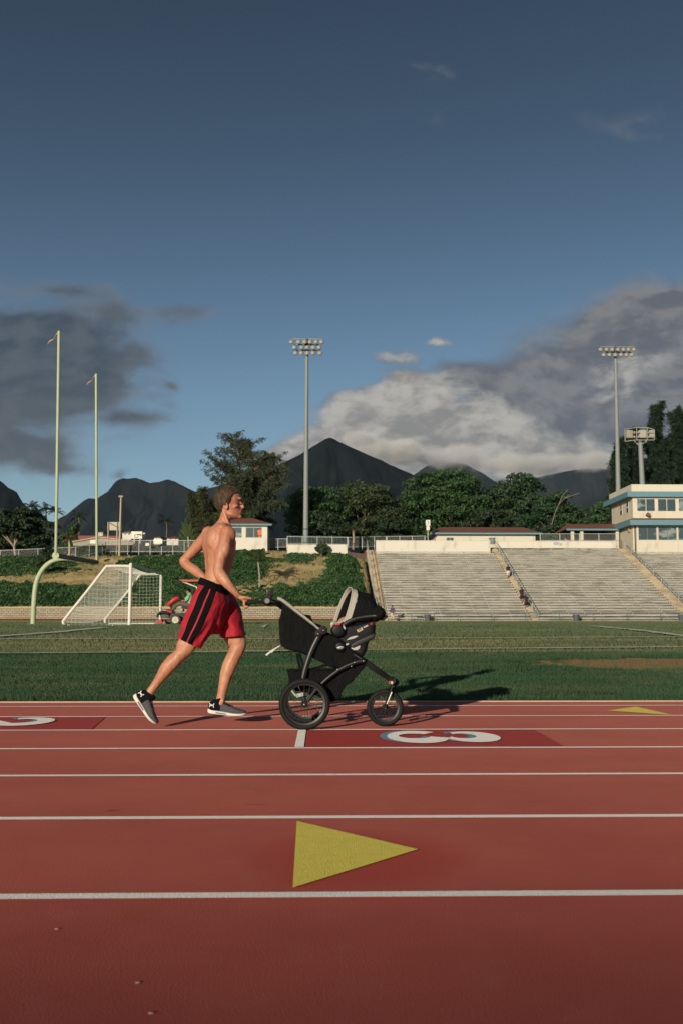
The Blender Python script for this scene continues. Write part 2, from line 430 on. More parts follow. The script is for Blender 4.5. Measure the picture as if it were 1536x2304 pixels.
# ---- field and hill terrain
def field_mat():
    m, nt, b = newmat('turf_and_soil')
    p = nt.node('ShaderNodeNewGeometry').outputs['Position']; x, y, z = nt.sep(p)
    n1 = nt.noise(p, .35, 6, .6); n2 = nt.noise(p, 2.2, 6, .65); n3 = nt.noise(p, 38, 4, .7)
    ns = nt.noise(nt.mapv(p, (.25, 1.2, 1)), .9, 5, .6)
    yy = nt.m('ADD', y, nt.m('MULTIPLY', nt.m('SUBTRACT', n1, .5), 3.0))
    g0, g1, g2 = (.040, .095, .040), (.205, .235, .118), (.165, .235, .125)
    tan, soil, dirt = (.25, .19, .095), (.50, .37, .20), (.30, .13, .055)
    c = nt.mix(nt.ss(n2, .42, .7), g0, (.06, .10, .042))
    def over(c, f, col): return nt.mix(f, c, col)
    # tan, tired turf along the side line
    f = nt.m('MULTIPLY', nt.m('MULTIPLY', nt.ss(y, 20.0, 20.6), nt.ss(yy, 29.5, 26.0)), nt.ss(ns, .30, .52))
    c = over(c, f, nt.mix(nt.ss(n2, .35, .65), tan, (.16, .155, .07)))
    f = nt.ss(yy, 27, 30); c = over(c, f, nt.mix(n2, g1, g2))
    f = nt.m('MULTIPLY', nt.ss(yy, 33, 38), nt.ss(ns, .45, .6)); c = over(c, f, (.19, .185, .085))
    f = nt.ss(yy, 62, 75); c = over(c, f, nt.mix(nt.ss(n2, .35, .6), (.21, .19, .085), (.25, .185, .09)))
    # reddish dirt below the wall
    f = nt.m('MULTIPLY', nt.ss(yy, 82, 87), nt.ss(x, XS + 1, XS - 3)); c = over(c, f, nt.mix(nt.ss(n2, .4, .6), (.20, .15, .065), dirt))
    # dirt patch on the right of the run-off
    px, py = G(1440, 1494).x, 15.6
    P1 = GT(1440, 1494); px, py = P1.x, P1.y
    e = nt.m('ADD', nt.m('POWER', nt.m('DIVIDE', nt.m('SUBTRACT', x, px + 1.0), 2.9), 2.0), nt.m('POWER', nt.m('DIVIDE', nt.m('SUBTRACT', y, py), 1.75), 2.0))
    f = nt.m('MULTIPLY', nt.ss(nt.m('ADD', e, nt.m('MULTIPLY', nt.m('SUBTRACT', n2, .5), 2.2)), 1.15, .75), nt.ss(n3, .25, .5)); c = over(c, f, nt.mix(n2, (.50, .28, .12), (.40, .25, .11)))
    # bare bits by the kerb
    f = nt.m('MULTIPLY', nt.ss(y, EDGE + .75, EDGE + .1), nt.ss(n2, .54, .68)); c = over(c, f, (.17, .10, .05))
    # hillside soil and dry grass
    f = nt.ss(y, WALL_Y - .2, WALL_Y + .2)
    hillc = nt.mix(nt.ss(n2, .35, .65), soil, (.36, .28, .13)); hillc = nt.mix(nt.ss(n1, .5, .7), hillc, (.30, .26, .12))
    c = over(c, f, hillc)
    f = nt.ss(y, 116.5, 119); c = over(c, f, nt.mix(n2, (.20, .17, .075), (.13, .13, .055)))
    c = nt.mix(nt.m('MULTIPLY', nt.ss(n3, .45, .7), .35), c, nt.mix(.5, c, (.012, .03, .012)))
    nt.put(b.inputs['Base Color'], c); b.inputs['Roughness'].default_value = .95; b.inputs['Specular IOR Level'].default_value = .1
    bp = nt.node('ShaderNodeBump'); bp.inputs['Strength'].default_value = .6; bp.inputs['Distance'].default_value = .05
    nt.put(bp.inputs['Height'], nt.m('ADD', n3, n2)); nt.put(b.inputs['Normal'], bp.outputs[0]); return m
M['field'] = field_mat()
ys = np.concatenate([np.linspace(EDGE + .05, 76, 70), np.linspace(77, WALL_Y - .15, 20), [WALL_Y + .12], np.linspace(WALL_Y + .7, 124, 70), np.linspace(127, 260, 24)])
xs = np.concatenate([np.linspace(-120, -42, 20), np.linspace(-40, XS - 1, 90), np.linspace(XS - .5, XS + .5, 6), np.linspace(XS + 1.5, 130, 50)])
V = np.array([(x, y, height(x, y)) for y in ys for x in xs]); nX = len(xs)
Fc = np.array([(j * nX + i, j * nX + i + 1, (j + 1) * nX + i + 1, (j + 1) * nX + i) for j in range(len(ys) - 1) for i in range(nX - 1)])
gnd = structure(fast_mesh('sports_field', V, Fc, M['field'])); gnd.data.polygons.foreach_set('use_smooth', [True] * len(Fc))
q = MB(); q.add([(-4800, -60, -.35), (4800, -60, -.35), (4800, 7900, -.35), (-4800, 7900, -.35)], [(0, 1, 2, 3)])
structure(q.build('ground', mat('far_ground', (.07, .085, .04), .3, .01, .95), smooth=False))
q = MB(); zt = height(0, 255) - .5
q.add([(-2500, 250, zt), (2500, 250, zt), (4000, 4200, zt + 25), (-4000, 4200, zt + 25)], [(0, 1, 2, 3)])
structure(q.build('terrain', mat('far_scrub', (.045, .06, .03), .3, .02, .95), smooth=False))
# ---- field lines
def gline(pts, w, name='field_line', n=50):
    P = [GT(*p) for p in pts]; q = MB(); S = []
    for a, b in zip(P, P[1:]):
        for i in range(n): S.append(a.lerp(b, i / n))
    S.append(P[-1]); vs = []
    for i, p in enumerate(S):
        t = (S[min(len(S) - 1, i + 1)] - S[max(0, i - 1)]); t.z = 0; t.normalize(); nrm = Vector((-t.y, t.x, 0))
        for sgn in (-1, 1):
            v = p + nrm * sgn * w * (.5 + .35 * mnoise.noise((p.x * 2.5, p.y, sgn * 3))); v.z = height(v.x, v.y) + .05; vs.append(v)
    q.add(vs, [(2 * i, 2 * i + 2, 2 * i + 3, 2 * i + 1) for i in range(len(S) - 1)])
    return q.build(name, M['chalk'], gnd, smooth=False)
M['chalk'] = mat('chalk_line', (.60, .60, .50), .3, 3, .95, col2=(.30, .32, .20), lo=.5, hi=.75)
gline([(-60, 1475), (400, 1472), (900, 1465.5), (1600, 1459)], .2)
gline([(-60, 1441.5), (700, 1441), (1600, 1436)], .2)
gline([(-60, 1439), (120, 1426), (235, 1414.5)], .34); gline([(1330, 1411), (1430, 1420), (1600, 1442)], .34)
gline([(592, 1414), (618, 1406)], .13, n=8)
# ---- grass blades on the run-off strip
def turf_mat():
    m = leafmat('turf_blades', (.05, .085, .04), (.12, .15, .075), .25, .8); nt = NT(m.node_tree); b = m.node_tree.nodes['Principled BSDF']
    p = nt.node('ShaderNodeNewGeometry').outputs['Position']; x, y, z = nt.sep(p); n = nt.noise(p, .3, 4); ns = nt.noise(nt.mapv(p, (.25, 1.2, 1)), .9, 5, .6)
    base = b.inputs['Base Color'].links[0].from_socket; yy = nt.m('ADD', y, nt.m('MULTIPLY', nt.m('SUBTRACT', n, .5), 4.0))
    c = nt.mix(nt.m('MULTIPLY', nt.ss(yy, 29, 26), nt.m('MULTIPLY', nt.ss(ns, .38, .66), .8)), base, (.185, .175, .085)); c = nt.mix(nt.m('MULTIPLY', nt.ss(yy, 58, 72), .75), c, (.24, .20, .10)); c = nt.mix(nt.m('MULTIPLY', nt.ss(ns, .52, .66), .5), c, (.20, .19, .09))
    nt.put(b.inputs['Base Color'], c)
    for nd in m.node_tree.nodes:
        if nd.bl_idname == 'ShaderNodeBsdfTranslucent': nt.put(nd.inputs[0], c)
    return m
def grass():
    g = np.random.default_rng(3); n = 420000
    y = EDGE + .08 + (19.5 - EDGE) * g.random(n) ** 1.5; x = (g.random(n) - .5) * 2 * (3.0 + y * .48)
    z = np.interp(y, [p[0] for p in prof], [p[1] for p in prof])
    P1 = GT(1440, 1494)
    e = ((x - P1.x - 1) / 2.9) ** 2 + ((y - P1.y) / 1.7) ** 2 + np.array([.7 * mnoise.noise((a * .8, b * 1.1, 4)) + .5 * mnoise.noise((a * 3, b * 3, 8)) for a, b in zip(x, y)])
    keep = g.random(n) < np.where(e < 1.0, .10, 1.0)
    nz = np.array([mnoise.noise((a * .9, b * 1.4, 5)) for a, b in zip(x, y)])
    keep &= ~((nz > .33) & (y < EDGE + .9) & (g.random(n) < .85))
    x, y, z, nz, e = x[keep], y[keep], z[keep], nz[keep], e[keep]; n = len(x)
    h = (.016 + .018 * g.random(n)) * (1 + .5 * nz)
    tall = ((e > .9) & (e < 3.2) & (y > 14)) | ((y < EDGE + .5) & (g.random(n) < .2))
    h = np.where(tall, h * (1.4 + 1.2 * g.random(n)), h)
    w = .0028 + .0024 * g.random(n); w *= 1 + (y - 9.5) * .06
    a = g.random(n) * 6.283; lx, ly = (g.random(n) - .5) * h * 1.2, (g.random(n) - .5) * h * 1.2
    V = np.zeros((n, 3, 3)); V[:, 0] = np.c_[x - np.cos(a) * w, y - np.sin(a) * w, z - .004]; V[:, 1] = np.c_[x + np.cos(a) * w, y + np.sin(a) * w, z - .004]; V[:, 2] = np.c_[x + lx, y + ly, z + h]
    m = leafmat('grass_blades', (.022, .072, .034), (.075, .125, .058), .3, .7)
    nt = NT(m.node_tree); b = m.node_tree.nodes['Principled BSDF']; p = nt.node('ShaderNodeNewGeometry').outputs['Position']
    base_ = b.inputs['Base Color'].links[0].from_socket; nz_ = nt.noise(nt.mapv(p, (.55, 1.3, 1)), .8, 5, .6); nq_ = nt.noise(p, .22, 3)
    c = nt.mix(nt.m('MULTIPLY', nt.ss(nz_, .50, .70), .75), base_, (.145, .135, .055)); c = nt.mix(nt.m('MULTIPLY', nt.ss(nq_, .45, .65), .45), c, (.035, .12, .06)); nt.put(b.inputs['Base Color'], c)
    o = fast_mesh('grass', V.reshape(-1, 3), np.arange(n * 3).reshape(-1, 3), m); structure(o, 'stuff')
    y2 = 19.5 + 62 * g.random(260000) ** 1.35; x2 = (g.random(260000) - .5) * 2 * (4 + y2 * .42); z2 = np.interp(y2, [p[0] for p in prof], [p[1] for p in prof]); n2 = 260000
    pn = np.array([mnoise.noise((a * .25, b * .7, 1)) for a, b in zip(x2[:n2], y2)])
    keep2 = (g.random(n2) < np.where((y2 < 27 + 2 * pn), .75, .95)) & ~((y2 > 66 + 8 * pn) & (g.random(n2) < .6)); x2, y2, z2 = x2[keep2], y2[keep2], z2[keep2]; n2 = len(x2)
    h2 = (.03 + .03 * g.random(n2)) * (1 + (y2 - 20) * .012); w2 = .010 * (1 + (y2 - 20) * .055); a2 = g.normal(0, .6, n2); lx2, ly2 = (g.random(n2) - .5) * h2, (g.random(n2) - .5) * h2
    V2 = np.zeros((n2, 3, 3)); V2[:, 0] = np.c_[x2 - np.cos(a2) * w2, y2 - np.sin(a2) * w2, z2 - .004]; V2[:, 1] = np.c_[x2 + np.cos(a2) * w2, y2 + np.sin(a2) * w2, z2 - .004]; V2[:, 2] = np.c_[x2 + lx2, y2 + ly2, z2 + h2]
    of = fast_mesh('field_turf', V2.reshape(-1, 3), np.arange(n2 * 3).reshape(-1, 3), turf_mat()); structure(of, 'stuff'); of['label'] = 'worn green and tan turf of the playing field'; of['category'] = 'grass'
    o['label'] = 'mown dark green grass strip beside the red track'; o['category'] = 'grass'
grass()
# ---- mountains
def mountain(name, ridge, Y, seed, depth, m, floor=1230, amp=1.0):
    P = [W(px, py, Y) for px, py in ridge]; n = 160; k = 46
    xsr = np.linspace(P[0].x, P[-1].x, n); zr = np.interp(xsr, [p.x for p in P], [p.z for p in P])
    zr = np.array([z + Y * .0011 * amp * mnoise.fractal((x / Y * 60, seed, 0), 1, 2, 5) for x, z in zip(xsr, zr)])
    zb = CH + (1418 - floor) / F * Y * .55
    V = []
    for j in range(-8, k + 1):
        v = j / k
        for x, z in zip(xsr, zr):
            H = z - zb
            if j <= 0: V.append((x, Y - v * depth * 1.2, z + v * H * 2.2)); continue
            rid = abs(mnoise.fractal((x / depth * 5 + .5 * mnoise.noise((v * 3, x / depth * 3, seed)), v * 1.1, seed), 1, 2, 5))
            fall = (1 - v) ** 1.25
            V.append((x + depth * .05 * mnoise.noise((v * 4, x / depth * 6, seed + 9)) * min(1, v * 4), Y - v * depth, zb + H * max(0, fall - rid * .62 * min(1, v * 5) * (1 - v) ** .5) - v * v * 20))
    V = np.array(V); J = k + 9
    Fc = np.array([(j * n + i, (j + 1) * n + i, (j + 1) * n + i + 1, j * n + i + 1) for j in range(J - 1) for i in range(n - 1)])
    o = fast_mesh(name, V, Fc, m); o.data.polygons.foreach_set('use_smooth', [True] * len(Fc)); structure(o)
    return o
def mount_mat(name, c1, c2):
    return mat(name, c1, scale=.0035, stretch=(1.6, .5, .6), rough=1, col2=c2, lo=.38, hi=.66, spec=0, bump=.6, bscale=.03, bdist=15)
mm = mount_mat('mountain_forest_shaded', (.0035, .0065, .0075), (.0105, .0145, .0135))  # dark base also carries the cloud shadow lying on this peak
mm2 = mount_mat('mountain_ridge_shaded', (.004, .008, .010), (.019, .019, .017))  # dark for cloud shadow; lighter tone paints slope relief the frontal sun flattens
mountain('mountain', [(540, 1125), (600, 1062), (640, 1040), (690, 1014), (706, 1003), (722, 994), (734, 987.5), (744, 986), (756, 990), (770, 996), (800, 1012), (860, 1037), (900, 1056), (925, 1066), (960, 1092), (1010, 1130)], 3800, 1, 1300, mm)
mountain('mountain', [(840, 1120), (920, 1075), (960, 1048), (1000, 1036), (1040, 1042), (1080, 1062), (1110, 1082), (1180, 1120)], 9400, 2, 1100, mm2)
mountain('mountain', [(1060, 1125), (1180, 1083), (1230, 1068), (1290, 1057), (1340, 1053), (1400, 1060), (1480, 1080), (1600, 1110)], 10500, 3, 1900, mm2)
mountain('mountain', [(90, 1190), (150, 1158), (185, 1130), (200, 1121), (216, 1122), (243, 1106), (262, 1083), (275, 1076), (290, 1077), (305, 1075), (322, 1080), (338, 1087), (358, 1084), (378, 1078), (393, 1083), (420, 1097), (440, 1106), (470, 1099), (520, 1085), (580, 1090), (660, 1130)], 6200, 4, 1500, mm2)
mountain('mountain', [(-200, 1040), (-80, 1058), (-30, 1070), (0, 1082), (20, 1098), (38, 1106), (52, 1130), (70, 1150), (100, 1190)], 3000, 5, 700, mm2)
# ---- retaining wall
def wall_mat():
    m, nt, b = newmat('split_face_block')
    p = nt.node('ShaderNodeTexCoord').outputs['Object']; x, y, z = nt.sep(p)
    br = nt.node('ShaderNodeTexBrick'); nt.put(br.inputs['Vector'], nt.vec(x, z)); br.inputs['Scale'].default_value = 1
    br.inputs['Brick Width'].default_value = .42; br.inputs['Row Height'].default_value = .2; br.inputs['Mortar Size'].default_value = .016
    br.inputs['Color1'].default_value = (.36, .32, .24, 1); br.inputs['Color2'].default_value = (.27, .24, .18, 1); br.inputs['Mortar'].default_value = (.07, .055, .04, 1)
    n = nt.noise(p, .5, 5); n2 = nt.noise(p, 7, 5)
    c = nt.mix(nt.m('MULTIPLY', nt.ss(z, .55, -.1), nt.ss(n, .35, .6)), br.outputs[0], (.30, .15, .07))
    c = nt.mix(.35, c, nt.mix(n2, (.15, .13, .1), (.55, .5, .4)), 'MULTIPLY') if False else nt.mix(nt.m('MULTIPLY', n2, .25), c, (.15, .13, .09))
    nt.put(b.inputs['Base Color'], c); b.inputs['Roughness'].default_value = .95
    bp = nt.node('ShaderNodeBump'); bp.inputs['Distance'].default_value = .05; nt.put(bp.inputs['Height'], nt.m('SUBTRACT', n2, br.outputs['Fac'])); nt.put(b.inputs['Normal'], bp.outputs[0]); return m
wt = thing('retaining_wall', 'long low buff block retaining wall at the foot of the green slope', 'wall', (-15, WALL_Y - .2, 1.75))
x0 = -60; x1 = XS - .2
q = MB(); q.box2((x0, WALL_Y - .2, 1.2), (x1, WALL_Y + .15, 2.80)); q.build('block_wall', wall_mat(), wt, smooth=False)
q = MB(); q.box2((x0, WALL_Y - .25, 2.80), (x1, WALL_Y + .2, 2.92)); q.build('coping', mat('coping', (.36, .31, .21), .25, 2, .9), wt, bevel=.01)
# ---- bleachers
Y0, Y1S = 98.0, 119.5
ztop = W(1000, 1243, Y1S).z; z0 = 1.59; ROWS = 29
rise = (ztop - z0) / ROWS; run = (Y1S - Y0) / ROWS
def section(xa, xb, rows, label):
    t = thing('bleacher_section', label, 'bleachers', ((xa + xb) / 2, Y0, z0), 'concrete bleacher sections')
    prof_ = [(Y0, z0 - .3)]
    for i in range(rows): prof_ += [(Y0 + i * run, z0 + i * rise + rise * .55), (Y0 + (i + 1) * run, z0 + i * rise + rise * .55)]
    prof_ += [(Y0 + rows * run, z0 - .3)]
    q = MB(); q.prism([(xa, y, z) for y, z in prof_], (xb - xa, 0, 0)); q.build('stepped_terrace', M['concrete'], t, smooth=False)
    first = None
    for i in range(rows):
        y = Y0 + i * run; z = z0 + i * rise + rise * .55
        if first is None:
            q = MB(); q.box2((xa, y + .0, z + rise * .62 - .075), (xb, y + .27, z + rise * .62 + .0))
            k = int((xb - xa) / 1.6)
            for j in range(k + 1):
                x = lerp(xa + .1, xb - .1, j / k); q.box2((x - .03, y + .06, z + .001), (x + .03, y + .2, z + rise * .62 - .076))
            first = q.build('bench_row', M['bench'], t, smooth=False)
        else:
            c = first.copy(); COL.objects.link(c); c.parent = t; c.location = (first.location.x, first.location.y + i * run, first.location.z + i * rise)
    return t
def stairs(xa, xb, rows, label):
    t = thing('aisle_stairs', label, 'stairs', ((xa + xb) / 2, Y0, z0), 'stairs between the bleacher sections')
    prof_ = [(Y0 - .05, z0 - .3)]; n = rows * 2
    for i in range(n): prof_ += [(Y0 - .05 + i * run / 2, z0 + (i + 1) * rise / 2), (Y0 - .05 + (i + 1) * run / 2, z0 + (i + 1) * rise / 2)]
    prof_ += [(Y0 + rows * run, z0 - .3)]
    q = MB(); q.prism([(xa, y, z) for y, z in prof_], (xb - xa, 0, 0)); q.build('steps', M['stair'], t, smooth=False); return t
XA = [XS + .05, W(871, 1385, 99).x, W(1107, 1240, Y1S).x, W(1121, 1240, Y1S).x, W(1393, 1236, Y1S).x, W(1416, 1236, Y1S).x]
def at_row(i): return Y0 + i * run, z0 + i * rise
stairs(XA[0], XA[1] - .02, 30, 'stone stairs with a pipe rail along the planted bank, left end of the bleachers')
section(XA[1], XA[2], 29, 'weathered bleacher section under the tall white parapet, between two stairs')
stairs(XA[2] + .02, XA[3] - .02, 31, 'stairs with people climbing between two weathered bleacher sections')
section(XA[3], XA[4], 31, 'weathered bleacher section under the low white parapet beside the press box')
stairs(XA[4] + .02, XA[5] - .02, 31, 'tan stairs running up to the corner of the press box')
section(XA[5], XA[5] + 30, 29, 'grey bleacher section directly in front of the press box windows')
def rail(name, label, pts, r, posts, zlow, m, cat='handrail', n_mid=1, group=None):
    """pts: rail top points; posts: fractional positions"""
    t = thing(name, label, cat, pts[0], group)
    q = MB(); q.tube(pts, r, 6)
    for k in range(n_mid): q.tube([Vector(p) - Vector((0, 0, .45 * (k + 1))) for p in pts], r * .8, 6)
    q.build('rail', m, t)
    L = [0.0]
    for a, b in zip(pts, pts[1:]): L.append(L[-1] + (Vector(b) - Vector(a)).length)
    for f in posts:
        d = f * L[-1]
        for i in range(len(pts) - 1):
            if d <= L[i + 1] + 1e-6:
                p = Vector(pts[i]).lerp(Vector(pts[i + 1]), (d - L[i]) / (L[i + 1] - L[i])); break
        zl = zlow(p) if callable(zlow) else zlow
        q = MB(); q.tube([(p.x, p.y, zl), p], r * .9, 6); q.build('post', m, t)
    return t
def stair_rail(x, label, ra, rb, h=.95):
    ya, za = at_row(ra); yb, zb = at_row(rb)
    rail('stair_handrail', label, [(x, ya, za + h), (x, yb, zb + h)], .035, [i / 9 for i in range(10)], lambda p: p.z - h - .1, M['galv'], group='pipe rails on the bleacher stairs')
stair_rail(XA[0] + .12, 'galvanised pipe handrail on the outer edge of the leftmost stairs', 0, 30, 1.3)
stair_rail(XA[3] - .1, 'thin pipe handrail on the stairs with the climbing people', 0, 31)
stair_rail(XA[5] - .15, 'thin pipe handrail on the stairs below the press box', 0, 31)
# parapets
def parapet(xa, xb, y, za, zb, label, sign=None):
    t = thing('parapet_wall', label, 'wall', ((xa + xb) / 2, y, za), 'white parapets above the bleachers')
    q = MB(); q.box2((xa, y, za), (xb, y + .2, zb)); q.build('plastered_wall', M['white_wall'], t, smooth=False)
    q = MB(); q.box2((xa - .03, y - .04, zb), (xb + .03, y + .24, zb + .07)); q.build('cap', M['cream'], t, smooth=False); return t
py_ = Y1S + .05
parapet(W(845, 1230, py_).x, W(1102, 1230, py_).x, py_, W(900, 1246, py_).z, W(900, 1217, py_).z, 'taller white parapet wall above the first bleacher section')
py2 = Y0 + 31 * run + .05
parapet(W(1119, 1225, py2).x, W(1384, 1225, py2).x, py2, W(1200, 1234, py2).z, W(1200, 1218, py2).z, 'lower white parapet wall with small posted notices')
q = MB(); q.box2(W(1244, 1219.5, py2 - .01), W(1257, 1226, py2 - .012)); q.box2(W(1258, 1221, py2 - .01), W(1263, 1228, py2 - .012))
tag(q.build('wall_notice', mat('notice_grey', (.30, .33, .36), .5, 30)), 'small pale notices stuck on the lower white parapet', 'notice')
# front rail, gate, bins
fy = Y0 - .8; zf = pw(prof, fy)
def fp(px, py): return W(px, py, fy)
ptsx = [976, 1029, 1105, 1181, 1257, 1333, 1409, 1485, 1561, 1640]
pr = [Vector((fp(px, 1380).x, fy, fp(976, 1378.5).z)) for px in ptsx]
Lx = pr[-1].x - pr[0].x
rail('field_rail', 'long green pipe rail along the foot of the bleachers', pr, .035, [(p.x - pr[0].x) / Lx for p in pr], zf - .1, M['green_rail'], 'railing', 1)
g0, g1 = fp(925, 1380), fp(962, 1380)
t = thing('gate_frame', 'dark green pipe gate frame left of the field rail', 'gate', (g0.x, fy, zf))
q = MB(); q.tube([(g0.x, fy, zf - .1), (g0.x, fy, g0.z), (g1.x, fy, g0.z)], .06, 8); q.tube([(g1.x, fy, g0.z), (g1.x, fy, zf - .1)], .04, 8); q.build('pipe_frame', M['green_rail'], t)
q = MB(); q.tube([(g0.x, fy, zf + .12), (g1.x, fy, zf + .12)], .03, 8); q.build('bottom_bar', M['green_rail'], t)
for px, lab in ((960, 'grey trash bin beside the green gate frame'), (1293, 'grey trash bin below the middle bleacher section'), (1529, 'grey trash bin below the bleachers by the press box')):
    p = fp(px, 1390); t = thing('trash_bin', lab, 'trash bin', (p.x, fy - .35, zf), 'trash bins along the field rail')
    q = MB(); q.tube([(p.x, fy - .35, zf), (p.x, fy - .35, zf + .62)], [.26, .32], 20); q.build('barrel', M['bin'], t)
    q = MB(); q.tube([(p.x, fy - .35, zf + .62), (p.x, fy - .35, zf + .67)], .345, 20); q.build('rim', mat('bin_rim', (.09, .10, .11)), t)
# ---- buildings
def windows(t, cells, y, frame, glass, mull=True, nrm=-1):
    for (xa, xb, za, zb) in cells:
        w = .07; q = MB()
        q.box2((xa, y - .03, za), (xb, y + .08, za + w)); q.box2((xa, y - .03, zb - w), (xb, y + .08, zb))
        q.box2((xa, y - .03, za + w), (xa + w, y + .08, zb - w)); q.box2((xb - w, y - .03, za + w), (xb, y + .08, zb - w))
        if mull: q.box2(((xa + xb) / 2 - w * .5, y - .027, za + w), ((xa + xb) / 2 + w * .5, y + .07, zb - w))
        f = q.build('window', frame, t, smooth=False)
        q = MB(); q.box2((xa + w, y + .02, za + w), (xb - w, y + .05, zb - w)); q.build('pane', glass, f, smooth=False)
def wall_open(q, xa, xb, y0, y1, za, zb, cells):
    """front wall slab with openings"""
    cells = sorted(cells); zs = sorted({c[2] for c in cells} | {c[3] for c in cells})
    x = xa
    for (a, b, c, d) in cells:
        if a > x + 1e-4: q.box2((x, y0, za), (a, y1, zb))
        q.box2((a, y0, za), (b, y1, c)); q.box2((a, y0, d), (b, y1, zb)); x = b
    if xb > x + 1e-4: q.box2((x, y0, za), (xb, y1, zb))
# press box
PY = Y0 + 29 * run + .3; PD = 9.0
def pbx(px): return W(px, 1200, PY).x
def pz(py): return W(1440, py, PY).z
xa = pbx(1431); xb = xa + 26
t = thing('press_box', 'two storey cream press box with blue eaves above the bleachers', 'building', (xa, PY, pz(1246)))
zlo, zmid0, zmid1, zup, zf0, zf1, zpar = pz(1247), pz(1183), pz(1168), pz(1152), pz(1119), pz(1107), pz(1090)
c1 = []; x = pbx(1435)
wid = pbx(1476) - pbx(1435); gap = pbx(1480) - pbx(1476)
while x + wid < xb - .3: c1.append((x, x + wid, pz(1215), pz(1184.5))); x += wid + gap
q = MB(); wall_open(q, xa, xb, PY, PY + .2, zlo, zmid0, c1); q.build('wall', M['cream'], t, smooth=False)
windows(t, c1, PY + .06, mat('dark_frame', (.12, .15, .15)), M['glass'])
for k in range(len(c1) + 1):
    xx = c1[k][0] - gap / 2 if k < len(c1) else c1[-1][1] + gap / 2
    if k == 0: continue
    q = MB(); q.box2((xx - .05, PY - .06, zlo), (xx + .05, PY, zmid0)); q.build('pilaster', M['cream2'], t, smooth=False)
xu = pbx(1424)
q = MB(); q.box2((xu - .02, PY + .2, zlo), (xu + .18, PY + PD, zmid0 + .0)); q.box2((xu + .18, PY + PD - .2, zlo), (xb, PY + PD, zf0)); q.box2((xb - .2, PY + .2, zlo), (xb, PY + PD - .2, zf0))
q.box2((xa - .001, PY + .2, zlo), (xa + .12, PY + .5, zmid0)); q.build('side_wall', M['cream2'], t, smooth=False)
def eave(za, zb, over_l, over_f, name, m):
    q = MB(); q.box2((xu - over_l, PY - over_f, za), (xb + 1, PY + PD + 1, zb)); return q.build(name, m, t, smooth=False)
eave(zmid0 + .0, zmid1 - .2, .7, 1.0, 'lower_fascia', M['blue_trim'])
q = MB(); q.prism([(xu - .65, PY - .95, zmid1 - .197), (xu - .65, PY + PD, zmid1 - .197), (xu + .05, PY + PD, zmid1 + .1), (xu + .05, PY + .1, zmid1 + .1)], (0.001, 0, 0))
q = MB(); q.add([(xu - .65, PY - .95, zmid1 - .197), (xb + .9, PY - .95, zmid1 - .197), (xb + .9, PY - .02, zmid1 + .12), (xu - .05, PY - .02, zmid1 + .12), (xu - .65, PY + PD, zmid1 - .197), (xu - .05, PY + PD, zmid1 + .12)], [(0, 1, 2, 3), (0, 3, 5, 4)]); q.build('skirt_roof', M['brown_roof'], t, smooth=False)
c2 = []; x = pbx(1433); wid = pbx(1475) - pbx(1433); gap2 = pbx(1480) - pbx(1475)
while x + wid < xb - .3: c2.append((x, x + wid, pz(1151), pz(1121.5))); x += wid + gap2
q = MB(); wall_open(q, xu, xb, PY + .02, PY + .2, zmid1 - .19, zf0, c2); q.build('wall', M['cream'], t, smooth=False)
q = MB(); q.box2((xu, PY + .2, zmid1 - .19), (xu + .2, PY + PD - .2, zf0)); q.build('side_wall', M['cream2'], t, smooth=False)
windows(t, c2, PY + .06, M['white_wall'], M['glass'])
for k, yy in enumerate((PY + 1.6, PY + 4.2)):
    q = MB(); q.box2((xu - .03, yy, pz(1150)), (xu + .02, yy + .9, pz(1123))); f = q.build('window', M['white_wall'], t, smooth=False)
    for zz in ((1149, 1138), (1135.5, 1124)):
        q = MB(); q.box2((xu - .045, yy + .12, pz(zz[0])), (xu - .031, yy + .78, pz(zz[1]))); q.build('pane', M['glass'], f, smooth=False)
eave(zf0, zf1, .8, .55, 'upper_fascia', M['blue_trim'])
q = MB(); q.box2((xu - .15, PY - .1, zf1), (xb + .3, PY + PD + .3, zpar)); q.build('roof_parapet', M['cream'], t, smooth=False)
q = MB(); p = W(1457, 1158, PY - .45); q.box(p, (.42, .5, .38), 0, Matrix.Rotation(.5, 3, 'Y')); q.build('loudspeaker', mat('speaker_brown', (.12, .07, .04), .5, 6), t, bevel=.03)
q = MB(); p = W(1414, 1191, PY + 1.2); q.box((xu - .15, p.y, p.z), (.28, .35, .7)); q.build('wall_lamp', mat('lamp_tan', (.3, .2, .1)), t, bevel=.03)
